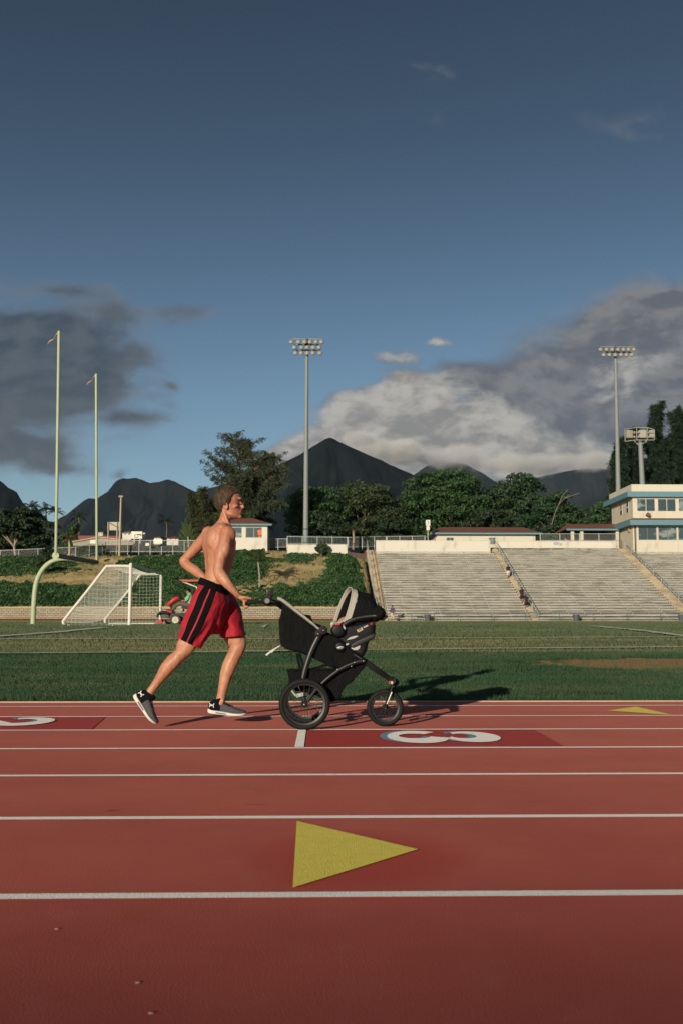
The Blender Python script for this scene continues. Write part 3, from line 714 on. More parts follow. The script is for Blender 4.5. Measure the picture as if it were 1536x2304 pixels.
# hip roof building helper
def hip_house(name, label, cat, px0, px1, ybase, yeave, ytop, Y, depth, over, roofm, wallm, trim=True, cells=(), ridge_in=None, wall_y=None):
    a, b = W(px0, yeave, Y), W(px1, yeave, Y); zb = W(px0, ybase, Y).z; ze = a.z; zt = W(px0, ytop, Y + depth / 2).z
    t = thing(name, label, cat, ((a.x + b.x) / 2, Y, zb))
    cw = [(W(c[0], 1200, Y).x, W(c[1], 1200, Y).x, W(px0, c[3], Y).z, W(px0, c[2], Y).z) for c in cells]
    q = MB(); wall_open(q, a.x, b.x, Y, Y + .2, zb, ze, cw)
    q.box2((a.x, Y + .2, zb), (a.x + .2, Y + depth, ze)); q.box2((b.x - .2, Y + .2, zb), (b.x, Y + depth, ze)); q.box2((a.x + .2, Y + depth - .2, zb), (b.x - .2, Y + depth, ze))
    q.build('wall', wallm, t, smooth=False)
    if cw: windows(t, cw, Y + .05, mat('frame_' + name, (.30, .31, .28)), M['glass'])
    xa_, xb_, ya_, yb_ = a.x - over, b.x + over, Y - over, Y + depth + over
    q = MB(); q.box2((xa_, ya_, ze), (xb_, yb_, ze + .2)); q.build('fascia', M['blue_trim'] if trim else wallm, t, smooth=False)
    ri = ridge_in if ridge_in is not None else (yb_ - ya_) / 2; ym = (ya_ + yb_) / 2; z1 = ze + .203
    q = MB(); e = .04
    q.add([(xa_ + e, ya_ + e, z1), (xb_ - e, ya_ + e, z1), (xb_ - e, yb_ - e, z1), (xa_ + e, yb_ - e, z1), (xa_ + ri, ym, zt), (xb_ - ri, ym, zt)],
          [(0, 1, 5, 4), (1, 2, 5), (2, 3, 4, 5), (3, 0, 4), (0, 3, 2, 1)]); q.build('roof', roofm, t, smooth=False)
    return t
hut = hip_house('ticket_hut', 'small cream hut with brown hip roof on top of the slope', 'hut', 496, 602, 1242, 1183, 1166, 118, 4.4, .55, M['brown_roof'], M['white_wall'], True, [(504, 545, 1186, 1210), (553, 590, 1186, 1210)], 2.4)
q = MB(); p = W(586, 1196, 118.15)
for dz, r in ((0, .22), (-.3, .16), (-.62, .1)): q.ell((p.x - .05, 118.035, p.z + dz), (r * 1.3, .03, r), nu=12, nv=8)
tag(q.build('neon_sign', None or mat('orange_sign', (.75, .13, .05), .2, 6)), 'orange round sign hanging at the right hut window', 'sign')
hip_house('storage_building', 'long low cream building with brown roof behind the first parapet', 'building', 978, 1203, 1232, 1203, 1186, 124, 6, .7, M['brown_roof'], M['cream'], True, [(1003, 1020, 1209, 1222), (1098, 1114, 1209, 1225)], 1.6)
# pavilion
ya_ = 124.5
a, b = W(1284, 1190, ya_), W(1400, 1190, ya_); zb = height(a.x, ya_) - .2
t = thing('pavilion', 'open brown roofed pavilion with cream columns beside the press box', 'pavilion', (a.x, ya_, zb))
for px in (1287, 1308, 1388):
    x = W(px, 1200, ya_).x; q = MB(); q.box2((x - .2, ya_, zb), (x + .2, ya_ + .4, a.z)); q.build('column', M['cream'], t, bevel=.02)
ov = W(1271, 1193, ya_).x
q = MB(); q.box2((ov, ya_ - .5, W(1300, 1194, ya_).z), (b.x + 1.5, ya_ - .35, W(1300, 1190.5, ya_).z)); q.build('fascia', M['blue_trim'], t, smooth=False)
q = MB(); ze = W(1300, 1191, ya_).z; zt = W(1300, 1179, ya_ + 3).z
q.add([(ov, ya_ - .45, ze), (b.x + 1.4, ya_ - .45, ze), (b.x + 1.4, ya_ + 3, zt), (ov + 1, ya_ + 3, zt), (ov, ya_ + 6.5, ze), (b.x + 1.4, ya_ + 6.5, ze)], [(0, 1, 2, 3), (3, 2, 5, 4), (0, 3, 4)]); q.build('roof', M['brown_roof'], t, smooth=False)
q = MB(); q.box2((a.x + .5, ya_ + 5.5, zb), (b.x, ya_ + 5.8, ze)); q.build('rear_wall', mat('pavilion_rear', (.30, .28, .24), .4, .6), t, smooth=False)
# sign post
p = W(962, 1216, 121.5)
t = thing('sign_post', 'small white numbered sign on a post above the first parapet', 'sign', (p.x, 121.5, p.z - 1))
q = MB(); q.tube([(p.x, 121.5, p.z - 1), (p.x, 121.5, W(962, 1172, 121.5).z)], .07, 8); q.build('post', M['wood'], t)
za_, zb_ = W(962, 1183, 121.4).z, W(962, 1170, 121.4).z
q = MB(); q.box2((p.x - .27, 121.35, za_), (p.x + .27, 121.39, zb_)); pl = q.build('sign_plate', M['white_paint'], t, bevel=.01)
zc_ = W(962, 1193, 121.4).z
q = MB(); q.box2((p.x - .2, 121.35, zc_), (p.x + .2, 121.39, za_ - .04)); q.build('sign_plate', M['white_paint'], t, bevel=.01)
cu = bpy.data.curves.new('sign_text', 'FONT'); cu.body = '3'; cu.size = .6; cu.align_x = 'CENTER'; cu.align_y = 'CENTER'; cu.offset = .01
to = bpy.data.objects.new('tmp', cu); COL.objects.link(to)
me = bpy.data.meshes.new_from_object(to.evaluated_get(bpy.context.evaluated_depsgraph_get())); bpy.data.objects.remove(to)
o = bpy.data.objects.new('sign_text', me); me.materials.append(mat('sign_blue', (.12, .16, .22))); COL.objects.link(o); o.parent = pl
o.location = Vector((p.x, 121.345, (za_ + zb_) / 2)) - BASE[pl.name]; o.rotation_euler = (R(90), 0, 0)
# ---- fences
def fence(label, pts, h, npost, bars=False, Y=None, m=None, group='fences along the top of the slope'):
    """pts: (px, py_top, Y)"""
    P = [W(*p) for p in pts]; m = m or M['galv']
    t = thing('iron_fence' if bars else 'chain_link_fence', label, 'fence', P[0] - Vector((0, 0, h)), group)
    q = MB(); q.tube(P, .035, 6); q.tube([p - Vector((0, 0, h * .92)) for p in P], .025, 6); q.build('rail', m, t)
    tot = sum((b - a).length for a, b in zip(P, P[1:]))
    def pos(d):
        for a, b in zip(P, P[1:]):
            L = (b - a).length
            if d <= L + 1e-6: return a.lerp(b, d / L)
            d -= L
        return P[-1]
    for i in range(npost):
        p = pos(tot * i / (npost - 1)); q = MB(); q.tube([p - Vector((0, 0, h + .3)), p + Vector((0, 0, .05))], .045, 8); q.build('post', m, t)
    if bars:
        q = MB(); n = int(tot / .16)
        for i in range(n): p = pos(tot * (i + .5) / n); q.tube([p - Vector((0, 0, h)), p + Vector((0, 0, .12))], .02, 4)
        q.build('bars', M['pole'], t)
    else:
        q = MB()
        for a, b in zip(P, P[1:]): q.add([a - Vector((0, 0, h)), b - Vector((0, 0, h)), b, a], [(0, 1, 2, 3)])
        q.build('wire_mesh', M['wire'], t, smooth=False)
    return t
fence('chain link fence in front of the dark leaning tree', [(-40, 1240, 119), (42, 1237, 119), (100, 1234, 119.5), (171, 1231, 120)], 1.0, 6)
fence('tall chain link fence panel beside the pale green goal post', [(172, 1231, 120.5), (232, 1217, 122)], 1.4, 3)
fence('long chain link fence in front of the white backboard', [(238, 1216, 122.5), (440, 1216, 121), (520, 1217, 121)], 1.5, 12)
fence('short chain link fence between the hut and the white block wall', [(606, 1213, 120), (646, 1212, 120)], 1.1, 3)
lw = W(647, 1225, 115); rw = W(781, 1225, 115)
t = thing('block_wall', 'low white block wall round the tall light pole base', 'wall', (lw.x, 115, W(700, 1244, 115).z))
q = MB(); q.box2((lw.x, 115, W(700, 1247, 115).z), (rw.x, 115.2, lw.z)); q.build('wall_body', M['white_wall'], t, smooth=False)
q = MB(); q.box2((rw.x - .2, 115.2, W(700, 1247, 115).z), (rw.x, 119.5, lw.z)); q.build('return_wall', M['white_wall'], t, smooth=False)
fence('iron bar fence on the low white block wall', [(647, 1207, 115.1), (781, 1209, 115.1)], W(700, 1208, 115.1).z - lw.z - .02, 5, True)
fence('chain link fence between the block wall and the bleachers', [(783, 1209, 119), (820, 1208, 119.5), (868, 1207, 121.2)], 1.3, 4)
fence('chain link fence behind the taller white parapet', [(870, 1207, 121.2), (955, 1206, 121.2)], .9, 4)
fence('chain link fence beside the open pavilion', [(1214, 1201, 122), (1390, 1201, 122)], .9, 5)
# dark slat fence/hedge back line so that the plateau is closed behind
q = MB(); pA = W(600, 1212, 126)
for i in range(60):
    x = lerp(pA.x - 1, W(1215, 1212, 126).x, i / 59); q.box2((x, 126.5, height(x, 126) - .2), (x + .62, 126.58, height(x, 126) + 1.35 + .04 * rnd.random()))
tag(q.build('board_fence', mat('dark_board', (.085, .06, .045), .35, 1.5, .9), smooth=False), 'dark brown board fence in front of the green tree row', 'fence')
# ---- light poles
def cup(q, c, r, m0=0):
    # bell shaped flood light, mouth towards -Y and down
    rot = Matrix.Rotation(R(58), 3, 'X')
    rings = []
    for zz, rr in ((.55, .15), (.5, .4), (.32, .75), (.1, .97), (0, 1.0)):
        rings.append([Vector(c) + rot @ Vector((rr * r * math.cos(a), rr * r * math.sin(a), zz * r * 1.5)) for a in [2 * math.pi * i / 14 for i in range(14)]])
    q.rings(rings, 0, cap=False)
    q.add(rings[0], [tuple(range(14))]); 
lampm = mat('lamp_shell', (.26, .26, .23), .1, 2, .55); lensm = mat('lamp_lens', (.012, .013, .014), .2, 2, .35)
def lens(q, c, r):
    rot = Matrix.Rotation(R(58), 3, 'X')
    q.add([Vector(c) + rot @ Vector((.98 * r * math.cos(a), .98 * r * math.sin(a), .012)) for a in [2 * math.pi * i / 14 for i in range(14)]] , [tuple(range(14))])
    rings = [[Vector(c) + rot @ Vector((k * r * math.cos(a), k * r * math.sin(a), z * r)) for a in [2 * math.pi * i / 14 for i in range(14)]] for z, k in ((0, .98), (-.35, .9), (-.62, .5), (-.7, .1))]
    q.rings(rings, 0, cap=True)
def light_pole(label, pxb, pyb, pxt, pyt, Y, rows, r0, r1):
    p0 = W(pxb, pyb, Y); p1 = W(pxt, pyt, Y); p0z = p0.z - 1.0
    t = thing('floodlight_pole', label, 'light pole', (p0.x, Y, p0.z), 'stadium light poles')
    q = MB(); q.tube([(p0.x, Y, p0z), (p0.x, Y, p0.z), p1], [r0, r0, r1], 16); q.build('pole', M['pole'], t)
    q = MB(); zz = lerp(p0.z, p1.z, .075); q.tube([(p0.x, Y, zz), (p0.x, Y, zz + .12)], r0 * 1.12, 16); q.build('collar', M['dark_metal'], t)
    for (py, pxs) in rows:
        z = W(pxt, py, Y).z
        q = MB(); q.box2((W(pxs[0], py, Y).x, Y - .12, z - .06 + .25), (W(pxs[-1], py, Y).x, Y + .0, z + .06 + .25)); q.build('crossarm', M['pole'], t, smooth=False)
        for px in pxs:
            c = W(px, py + 1.5, Y - .55); q = MB(); cup(q, c, .31); s = q.build('lamp', lampm, t)
            q = MB(); lens(q, c, .30); q.build('lens', lensm, s)
    q = MB(); q.tube([p1, (p1.x, Y, W(pxt, rows[0][0], Y).z + .3)], r1 * .9, 12); q.build('mast_top', M['dark_metal'], t)
light_pole('tall light pole with three lamp rows behind the white block wall', 688, 1224, 690.5, 800, 117.5, [(768, [656, 672, 686, 698, 711.5, 723.5]), (780.5, [663, 679, 691.5, 705, 718]), (793, [665.5, 678.5, 691.5, 704.5, 720])], .33, .2)
light_pole('tall light pole with two lamp rows beside the press box', 1392, 1215, 1383.5, 800, 128, [(785, [1350, 1363.5, 1376, 1389, 1401.5, 1413, 1425]), (797, [1357, 1370, 1383, 1396, 1408, 1420])], .36, .19)
# short floodlight cluster on press box roof
Y = PY + 3.0; p0 = W(1444, 1092, Y); p1 = W(1439, 992, Y)
t = thing('floodlight_mast', 'short thick mast with a boxy floodlight cage on the press box roof', 'light mast', (p0.x, Y, zpar))
q = MB(); q.tube([(p0.x, Y, zpar - .02), p1], [.33, .27], 16); q.build('pole', M['pole'], t)
for sx in (1424, 1455):
    q = MB(); q.tube([W(1438, 1004, Y), W(sx, 990, Y)], .07, 6); q.build('brace', lampm, t)
q = MB(); zt_, zb_ = 964, 990
for (a_, b_) in (((1405, 966), (1429, 962)), ((1429, 962), (1455, 962)), ((1455, 962), (1471, 967)), ((1405, 993), (1429, 990)), ((1429, 990), (1455, 990)), ((1455, 990), (1471, 990)), ((1405, 966), (1405, 993)), ((1431, 962), (1431, 990)), ((1455, 962), (1455, 990)), ((1471, 967), (1471, 990))):
    q.tube([W(*a_, Y - .7), W(*b_, Y - .7)], .055, 6)
q.build('cage', lampm, t)
for px, w in ((1414, .85), (1444, .95), (1465, .7)):
    c = W(px, 977, Y - .3); q = MB(); q.box(c, (w, .5, 1.0), 0, Matrix.Rotation(.25 if px < 1430 else -.2, 3, 'Z')); s = q.build('flood_box', mat('flood_tan', (.27, .26, .21), .15, 3), t, bevel=.04)
for px in (1426, 1435, 1459, 1466):
    for py in (973, 983):
        q = MB(); cc = W(px, py, Y - .62); q.ell(cc, (.16, .2, .16)); q.build('lamp', lampm, t)
# ---- utility pole, boards, houses on the left
p0, p1 = W(269, 1246, 120), W(273, 1119, 120)
t = thing('utility_pole', 'pale wooden pole with a small cap standing by the left fence', 'pole', p0)
q = MB(); q.tube([p0 - Vector((0, 0, .5)), p1], [.14, .1], 10); q.build('pole', M['wood'], t)
q = MB(); q.box(p1 + Vector((0, 0, .1)), (.55, .3, .22)); q.build('cap', mat('pole_cap', (.25, .23, .18)), t, bevel=.03)
Y = 150
t = thing('signboard', 'tall two legged pale signboard left of the wooden pole', 'signboard', W(258, 1220, Y))
for px in (244, 264): q = MB(); q.tube([W(px, 1222, Y), W(px, 1175, Y)], .1, 8); q.build('leg', M['wood'], t)
q = MB(); q.box2(W(244.5, 1193, Y + .15), W(274, 1175, Y + .3)); q.build('board', mat('grey_board', (.40, .38, .31), .2, 1), t, smooth=False)
q = MB(); q.tube([W(246, 1176, Y - .1), W(270, 1189, Y - .1)], .06, 6); q.build('brace', M['dark_metal'], t)
Y = 140
t = thing('basketball_backboard', 'white basketball backboard on twin posts beyond the fence', 'backboard', W(310, 1222, Y))
q = MB(); q.box2(W(296, 1212, Y), W(321, 1196, Y + .15)); bd = q.build('board', M['white_paint'], t, smooth=False)
q = MB()
for a_, b_ in (((304, 1209), (311, 1209)), ((304, 1203), (311, 1203)), ((304, 1209), (304, 1203)), ((311, 1209), (311, 1203))): q.tube([W(*a_, Y - .03), W(*b_, Y - .03)], .035, 4)
q.build('target_square', M['dark_metal'], bd)
c = W(314, 1202, Y - .4); q = MB(); q.tube([c + Vector((.25 * math.cos(k * .7), .25 * math.sin(k * .7), 0)) for k in range(9)], .03, 5, closed=True); q.build('hoop', M['dark_metal'], t)
for px in (303, 316): q = MB(); q.tube([W(px, 1223, Y + .3), W(px, 1205, Y + .3)], .12, 8); q.build('post', M['galv'], t)
q = MB(); q.box2(W(322, 1212, Y + 1.2), W(329, 1200, Y + 2.0)); tag(q.build('white_cabinet', M['white_paint'], bevel=.03), 'white box cabinet behind the basketball backboard', 'cabinet')
for px0, px1, y0, y1, lab in ((346, 366, 1213, 1223, 'white blank banner tied to the left fence'), (328, 336, 1222, 1228, 'small white plate on the left fence'), (203, 217, 1215, 1223, 'white panel standing beside the red wall')):
    q = MB(); q.box2(W(px0, y1, 120.6), W(px1, y0, 120.65)); tag(q.build('fence_banner', M['white_paint'], smooth=False), lab, 'banner')
Y = 165
t = thing('red_wall_building', 'long low building with red roof behind the left fence', 'building', W(200, 1222, Y))
q = MB(); q.add([W(165, 1219, Y), W(222, 1207, Y), W(300, 1217, Y), W(300, 1224, Y), W(165, 1226, Y)], [(0, 1, 2, 3, 4)]); 
q = MB(); q.prism([W(165, 1219, Y), W(222, 1209, Y), W(300, 1217, Y), W(300, 1226, Y), W(165, 1228, Y)], (0, 6, 0)); q.build('gable_wall', mat('weathered_gable', (.26, .24, .19), .4, .8), t, smooth=False)
q = MB(); q.prism([W(163, 1220, Y - .3), W(222, 1209.5, Y - .3), W(302, 1218, Y - .3), W(302, 1216, Y - .3), W(222, 1207, Y - .3), W(163, 1217.5, Y - .3)], (0, 6.6, 0)); q.build('roof_edge', M['wood'], t, smooth=False)
q = MB(); q.box2(W(176, 1216, Y + 6.8), W(268, 1206, Y + 7.2)); q.build('red_wall', mat('dull_red', (.17, .045, .035), .3, 1), t, smooth=False)
def far_house(px0, px1, yb, ye, yt, Y, roofm, lab):
    a, b = W(px0, ye, Y), W(px1, ye, Y); t = thing('far_house', lab, 'house', W((px0 + px1) / 2, yb, Y), 'houses beyond the left fence')
    q = MB(); q.box2((a.x, Y, W(px0, yb, Y).z - 1), (b.x, Y + 8, a.z)); q.build('wall', M['white_wall'], t, smooth=False)
    zt = W(px0, yt, Y).z; q = MB(); q.prism([(a.x - .5, Y - .5, a.z), (b.x + .5, Y - .5, a.z), (b.x - 1, Y + 2, zt), (a.x + 1, Y + 2, zt)], (0, 7, 0)); q.build('roof', roofm, t, smooth=False)
    for k in (.25, .7):
        x = lerp(a.x, b.x, k); q = MB(); q.box2((x, Y - .03, lerp(W(px0, yb, Y).z, a.z, .4)), (x + (b.x - a.x) * .14, Y + .05, lerp(W(px0, yb, Y).z, a.z, .85))); q.build('window', M['glass'], t, smooth=False)
far_house(78, 92, 1190, 1181, 1176, 230, mat('grey_roof', (.25, .25, .24)), 'pale house half hidden in the left trees')
far_house(222, 232, 1207, 1197, 1194, 220, mat('grey_roof', (.25, .25, .24)), 'small grey house right of the second goal upright')
far_house(276, 296, 1206, 1199, 1194, 210, mat('pale_roof', (.4, .4, .38)), 'low pale roofed house behind the wooden pole')
far_house(348, 362, 1214, 1209, 1205, 200, M['red_roof'], 'orange red roofed hut above the white banner')
far_house(376, 402, 1215, 1211, 1204.5, 190, M['red_roof'], 'bright red roofed house near the leafy banana clump')

# ---- air
q = MB(); q.box2((-5000, -80, -1.4), (5000, 8000, 1500)); hz = q.build('haze', None, smooth=False); hz.data.materials.clear()
hm = bpy.data.materials.new('haze_air'); hm.use_nodes = True; hm.node_tree.nodes.clear(); h_o = hm.node_tree.nodes.new('ShaderNodeOutputMaterial'); h_v = hm.node_tree.nodes.new('ShaderNodeVolumePrincipled')
h_v.inputs['Color'].default_value = (.36, .47, .62, 1); h_v.inputs['Density'].default_value = 3e-5; h_v.inputs['Anisotropy'].default_value = .1; hm.node_tree.links.new(h_v.outputs[0], h_o.inputs['Volume']); hz.data.materials.append(hm); structure(hz, 'stuff')

# unseen building, added behind the camera to shade the near edge of the track
t = thing('added_shade_building', 'long pale unseen building added behind the camera, its roof line shading the near lane', 'building', (-28, -60, 0))
q = MB(); q.box2((-80, -66, -.3), (25, -60, 14.35)); q.build('wall', M['cream'], t, smooth=False)
q = MB(); q.box2((-80.4, -66.4, 14.352), (25.4, -59.6, 14.72)); q.build('roof', M['brown_roof'], t, smooth=False)
for i in range(24):
    for z_ in (2, 6, 10): q = MB(); q.box2((-77 + i * 4.2, -60, z_), (-74.6 + i * 4.2, -59.94, z_ + 1.7)); q.build('window', M['glass'], t, smooth=False)

# ---- cloud lying on the right hand ridges, beyond the haze
def cloud(px, py, hw, hh, Y, dens, seed, dy=350):
    c = W(px, py, Y); q = MB(); q.ell((0, 0, 0), (1, 1, 1), nu=32, nv=18); o = q.build('cloud', None, smooth=True); k = Y / F
    o.location = c; o.scale = (hw * k, dy, hh * k)
    m = bpy.data.materials.new('cloud_vapour'); m.use_nodes = True; m.node_tree.nodes.clear(); nt = NT(m.node_tree)
    tc = nt.node('ShaderNodeTexCoord').outputs['Object']; x, y, z = nt.sep(tc); pos = nt.node('ShaderNodeNewGeometry').outputs['Position']
    r2 = nt.m('ADD', nt.m('ADD', nt.m('MULTIPLY', x, x), nt.m('MULTIPLY', y, y)), nt.m('MULTIPLY', z, z))
    n = nt.noise(nt.mapv(pos, (1, .6, 1.3)), .0042, 6, .6)
    f = nt.m('ADD', nt.m('SUBTRACT', .62, r2), nt.m('MULTIPLY', nt.m('SUBTRACT', n, .5), 2.0))
    f = nt.m('MULTIPLY', nt.m('MULTIPLY', nt.ss(f, 0.0, .9), nt.ss(r2, 1.0, .7)), dens)
    v = nt.node('ShaderNodeVolumePrincipled'); v.inputs['Color'].default_value = (.95, .95, .96, 1); nt.put(v.inputs['Density'], f); v.inputs['Anisotropy'].default_value = .0
    out = nt.node('ShaderNodeOutputMaterial'); nt.t.links.new(v.outputs[0], out.inputs['Volume']); o.data.materials.append(m); structure(o, 'stuff')
for a in ((1015, 1026, 150, 38, 8600, .015, 1), (880, 1014, 120, 44, 8500, .016, 2), (1180, 1046, 200, 38, 8650, .014, 3), (1340, 1038, 160, 32, 9000, .010, 4), (810, 985, 70, 26, 8450, .014, 5)): cloud(*a)
# ================================================================== FIELD EQUIPMENT
def ground_at(px, Y):
    p = W(px, 1400, Y); return Vector((p.x, Y, height(p.x, Y)))
# ---- football goal post
t = thing('goal_post', 'tall pale green gooseneck football goal post with two uprights', 'goal post', ground_at(75, 44))
pb = ground_at(75, 44); gy = M['goal_yellow']
P = [pb - Vector((0, 0, .2)), W(77, 1360, 44), W(81, 1318, 44), W(90, 1292, 44), W(105, 1272, 44), W(125, 1260, 44), W(150, 1257, 44), W(170, 1259, 44)]
q = MB(); q.tube(P, [.115, .112, .110, .108, .105, .10, .09, .078], 14, sub=5); q.build('gooseneck', gy, t)
q = MB(); q.tube([pb + Vector((0, 0, -.02)), pb + Vector((0, 0, .06))], .26, 16); q.build('base_plate', gy, t)
A0, A1 = W(126, 1250, 40), W(219, 1265, 48)
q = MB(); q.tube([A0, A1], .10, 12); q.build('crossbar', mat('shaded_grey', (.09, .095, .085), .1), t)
q = MB(); dd = (A1 - A0).normalized(); q.tube([A0 - dd * .03, A0 + dd * .04], .14, 16); q.build('end_cap', gy, t)
for (b, tp, r) in ((W(126.5, 1246, 40), W(133.5, 747, 40), .062), (W(218.5, 1262, 48), W(217, 843, 48), .062)):
    q = MB(); q.tube([b, tp], r, 12, rnd_ends=True); u_ = q.build('upright', gy, t)
    q = MB(); S = []
    for i in range(9):
        k = i / 8; S.append(tp + Vector((-.44 * k - .03 * math.sin(k * 8), .05 * math.sin(k * 7), -.05 - .5 * k ** 1.3 + .05 * math.sin(k * 9))))
    q.add([p + Vector((0, .0, s)) for p in S for s in (-.025, .025)], [(2 * i, 2 * i + 1, 2 * i + 3, 2 * i + 2) for i in range(8)])
    rb = q.build('ribbon', mat('ribbon', (.42, .25, .15)), u_, fixn=False); 
    sm = rb.modifiers.new('s', 'SOLIDIFY'); sm.thickness = .012
# ---- soccer goal
t = thing('soccer_goal', 'white soccer goal with sloping side frames and net on the far turf', 'goal', ground_at(293, 37))
wp = M['white_paint']; Yn, Yf = 37.0, 45.0
def side(Y, pts, r=.055):
    q = MB(); q.tube([W(px, py, Y) for px, py in pts], r, 8, sub=3); q.build('side_frame', wp, t)
gn = CY  # noqa
near = [(293, 1274), (268, 1273.5), (244, 1274), (238, 1277), (200, 1326), (148, 1391), (143, 1400), (147, 1407.5), (156, 1408.5), (225, 1408.5), (293, 1407.5)]
far = [(362, 1291.5), (335, 1292), (320, 1292.5), (314, 1295.5), (280, 1341), (241, 1388), (237, 1394), (238, 1402), (246, 1404), (300, 1404), (362, 1403.5)]
side(Yn, near); side(Yf, far)
q = MB(); q.tube([W(291.5, 1408.5, Yn), W(295, 1268, Yn)], .065, 10); q.build('upright', wp, t)
q = MB(); q.tube([W(361, 1404, Yf), W(363, 1290, Yf)], .065, 10); q.build('upright', wp, t)
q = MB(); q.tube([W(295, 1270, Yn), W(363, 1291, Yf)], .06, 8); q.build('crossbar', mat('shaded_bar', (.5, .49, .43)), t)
q = MB(); q.tube([W(150, 1408, Yn), W(241, 1403, Yf)], .05, 8); q.build('ground_bar', wp, t)
def inpoly(x, y, poly):
    c = False; n = len(poly)
    for i in range(n):
        (x1_, y1_), (x2_, y2_) = poly[i], poly[i - 1]
        if (y1_ > y) != (y2_ > y) and x < (x2_ - x1_) * (y - y1_) / (y2_ - y1_) + x1_: c = not c
    return c
q = MB(); netr = .0055
def nstring(a, b, sag=.0, k=4):
    pts = [Vector(a).lerp(Vector(b), i / k) + Vector((0, 0, -sag * math.sin(math.pi * i / k))) for i in range(k + 1)]
    q.tube(pts, netr, 3, cap=False)
def xz_poly(Y, pts): return [(W(px, py, Y).x, W(px, py, Y).z) for px, py in pts]
for Y, pts in ((Yn, near), (Yf, far)):
    P = xz_poly(Y, pts); xs_ = [p[0] for p in P]; zs_ = [p[1] for p in P]; st = .155
    for ax in (0, 1):
        lo, hi = (min(xs_), max(xs_)) if ax == 0 else (min(zs_), max(zs_)); k = lo + st
        while k < hi - .03:
            cr = []
            for i in range(len(P)):
                a, b = P[i], P[i - 1]
                if (a[ax] > k) != (b[ax] > k): f = (k - a[ax]) / (b[ax] - a[ax]); cr.append(a[1 - ax] + (b[1 - ax] - a[1 - ax]) * f)
            if len(cr) >= 2:
                c0, c1_ = min(cr), max(cr)
                A = (k, Y, c0) if ax == 0 else (c0, Y, k); B = (k, Y, c1_) if ax == 0 else (c1_, Y, k); nstring(A, B, 0 if ax == 0 else .05)
            k += st
# back slope and roof
ndep = 44
path_n = [W(px, py, Yn) for px, py in near[2:7]]; path_f = [W(px, py, Yf) for px, py in far[2:7]]
def along(path, f):
    L = [0]
    for a, b in zip(path, path[1:]): L.append(L[-1] + (b - a).length)
    d = f * L[-1]
    for i in range(len(path) - 1):
        if d <= L[i + 1] + 1e-9: return path[i].lerp(path[i + 1], (d - L[i]) / max(1e-9, L[i + 1] - L[i]))
    return path[-1]
for i in range(22): nstring(along(path_n, i / 21), along(path_f, i / 21), .10, 8)
for i in range(1, ndep):
    f = i / ndep; pts = [along(path_n, k / 6).lerp(along(path_f, k / 6), f) - Vector((0, 0, .10 * math.sin(math.pi * f))) for k in range(7)]; q.tube(pts, netr, 3, cap=False)
rn, rf = [W(293, 1274, Yn), W(244, 1274, Yn)], [W(362, 1291.5, Yf), W(318, 1292.5, Yf)]
for i in range(6): nstring(along(rn, i / 5), along(rf, i / 5), .10, 6)
for i in range(1, ndep): nstring(rn[0].lerp(rf[0], i / ndep) - Vector((0, 0, .1 * math.sin(math.pi * i / ndep))), rn[1].lerp(rf[1], i / ndep) - Vector((0, 0, .1 * math.sin(math.pi * i / ndep))))
q.build('net', mat('net_cord', (.52, .52, .44), .05, 2, .9), t, smooth=False, fixn=False)
# ---- mower
Ym = 44.0; gm = ground_at(400, Ym)
t = thing('ride_on_mower', 'red and black ride-on reel mower with a red sun canopy', 'mower', gm)
red = mat('mower_red', (.42, .035, .03), .15, 4, .45); blk = mat('mower_black', (.02, .02, .018), .3, 4, .6); tyre = mat('mower_tyre', (.07, .062, .048), .3, 8, .95)
def mw(px, py, dy=0): 
    p = W(px, py, Ym); return Vector((p.x, Ym + dy, p.z))
def wheel(px, py, rpx, dy, width=.22):
    c = mw(px, py, dy); r = rpx / 50.0; c.z = max(c.z, 0); q = MB()
    q.rings([[c + Vector((rr * math.cos(a), yy, rr * math.sin(a))) for a in [2 * math.pi * i / 28 for i in range(28)]] for yy, rr in ((-width / 2, r * .62), (-width / 2, r * .86), (-width * .36, r), (width * .36, r), (width / 2, r * .86), (width / 2, r * .62))], cap=False)
    ob = q.build('wheel', tyre, t); q = MB()
    q.rings([[c + Vector((rr * math.cos(a), yy, rr * math.sin(a))) for a in [2 * math.pi * i / 28 for i in range(28)]] for yy, rr in ((-width * .46, r * .64), (-width * .40, r * .55), (-width * .2, r * .5), (-width * .2, r * .16), (-width * .45, r * .13))], cap=True)
    q.build('rim', mat('rim_cream', (.55, .53, .42), .1), ob)
    q = MB(); q.tube([c + Vector((0, -width * .46, 0)), c + Vector((0, -width * .3, 0))], r * .1, 8); q.build('hub', blk, ob)
wheel(399.5, 1395, 12, -.55); wheel(399.5, 1395, 12, .75); wheel(449, 1397, 9.5, -.45); wheel(449, 1397, 9.5, .55)
def mprism(name, pts, y0, y1, m, bevel=.03):
    q = MB(); q.prism([mw(px, py, y0) for px, py in pts], (0, y1 - y0, 0)); return q.build(name, m, t, bevel=bevel)
mprism('chassis', [(384, 1389), (388, 1380), (428, 1378), (455, 1376), (458, 1394), (420, 1398), (390, 1398)], -.4, .55, blk)
mprism('engine_hood', [(428, 1379), (430, 1366), (452, 1364), (458, 1378)], -.35, .5, red, .05)
mprism('foot_deck', [(373, 1371), (376, 1369.5), (392, 1376.5), (392, 1379), (386, 1380)], -.45, .6, red)
mprism('seat', [(409, 1366), (411, 1364.5), (428, 1365), (430, 1352), (433, 1352), (433, 1369), (411, 1369)], -.22, .32, blk, .04)
mprism('seat_pedestal', [(404, 1371), (413, 1369.5), (413, 1376), (404, 1376)], -.2, .3, mat('pedestal', (.35, .33, .28)), .02)
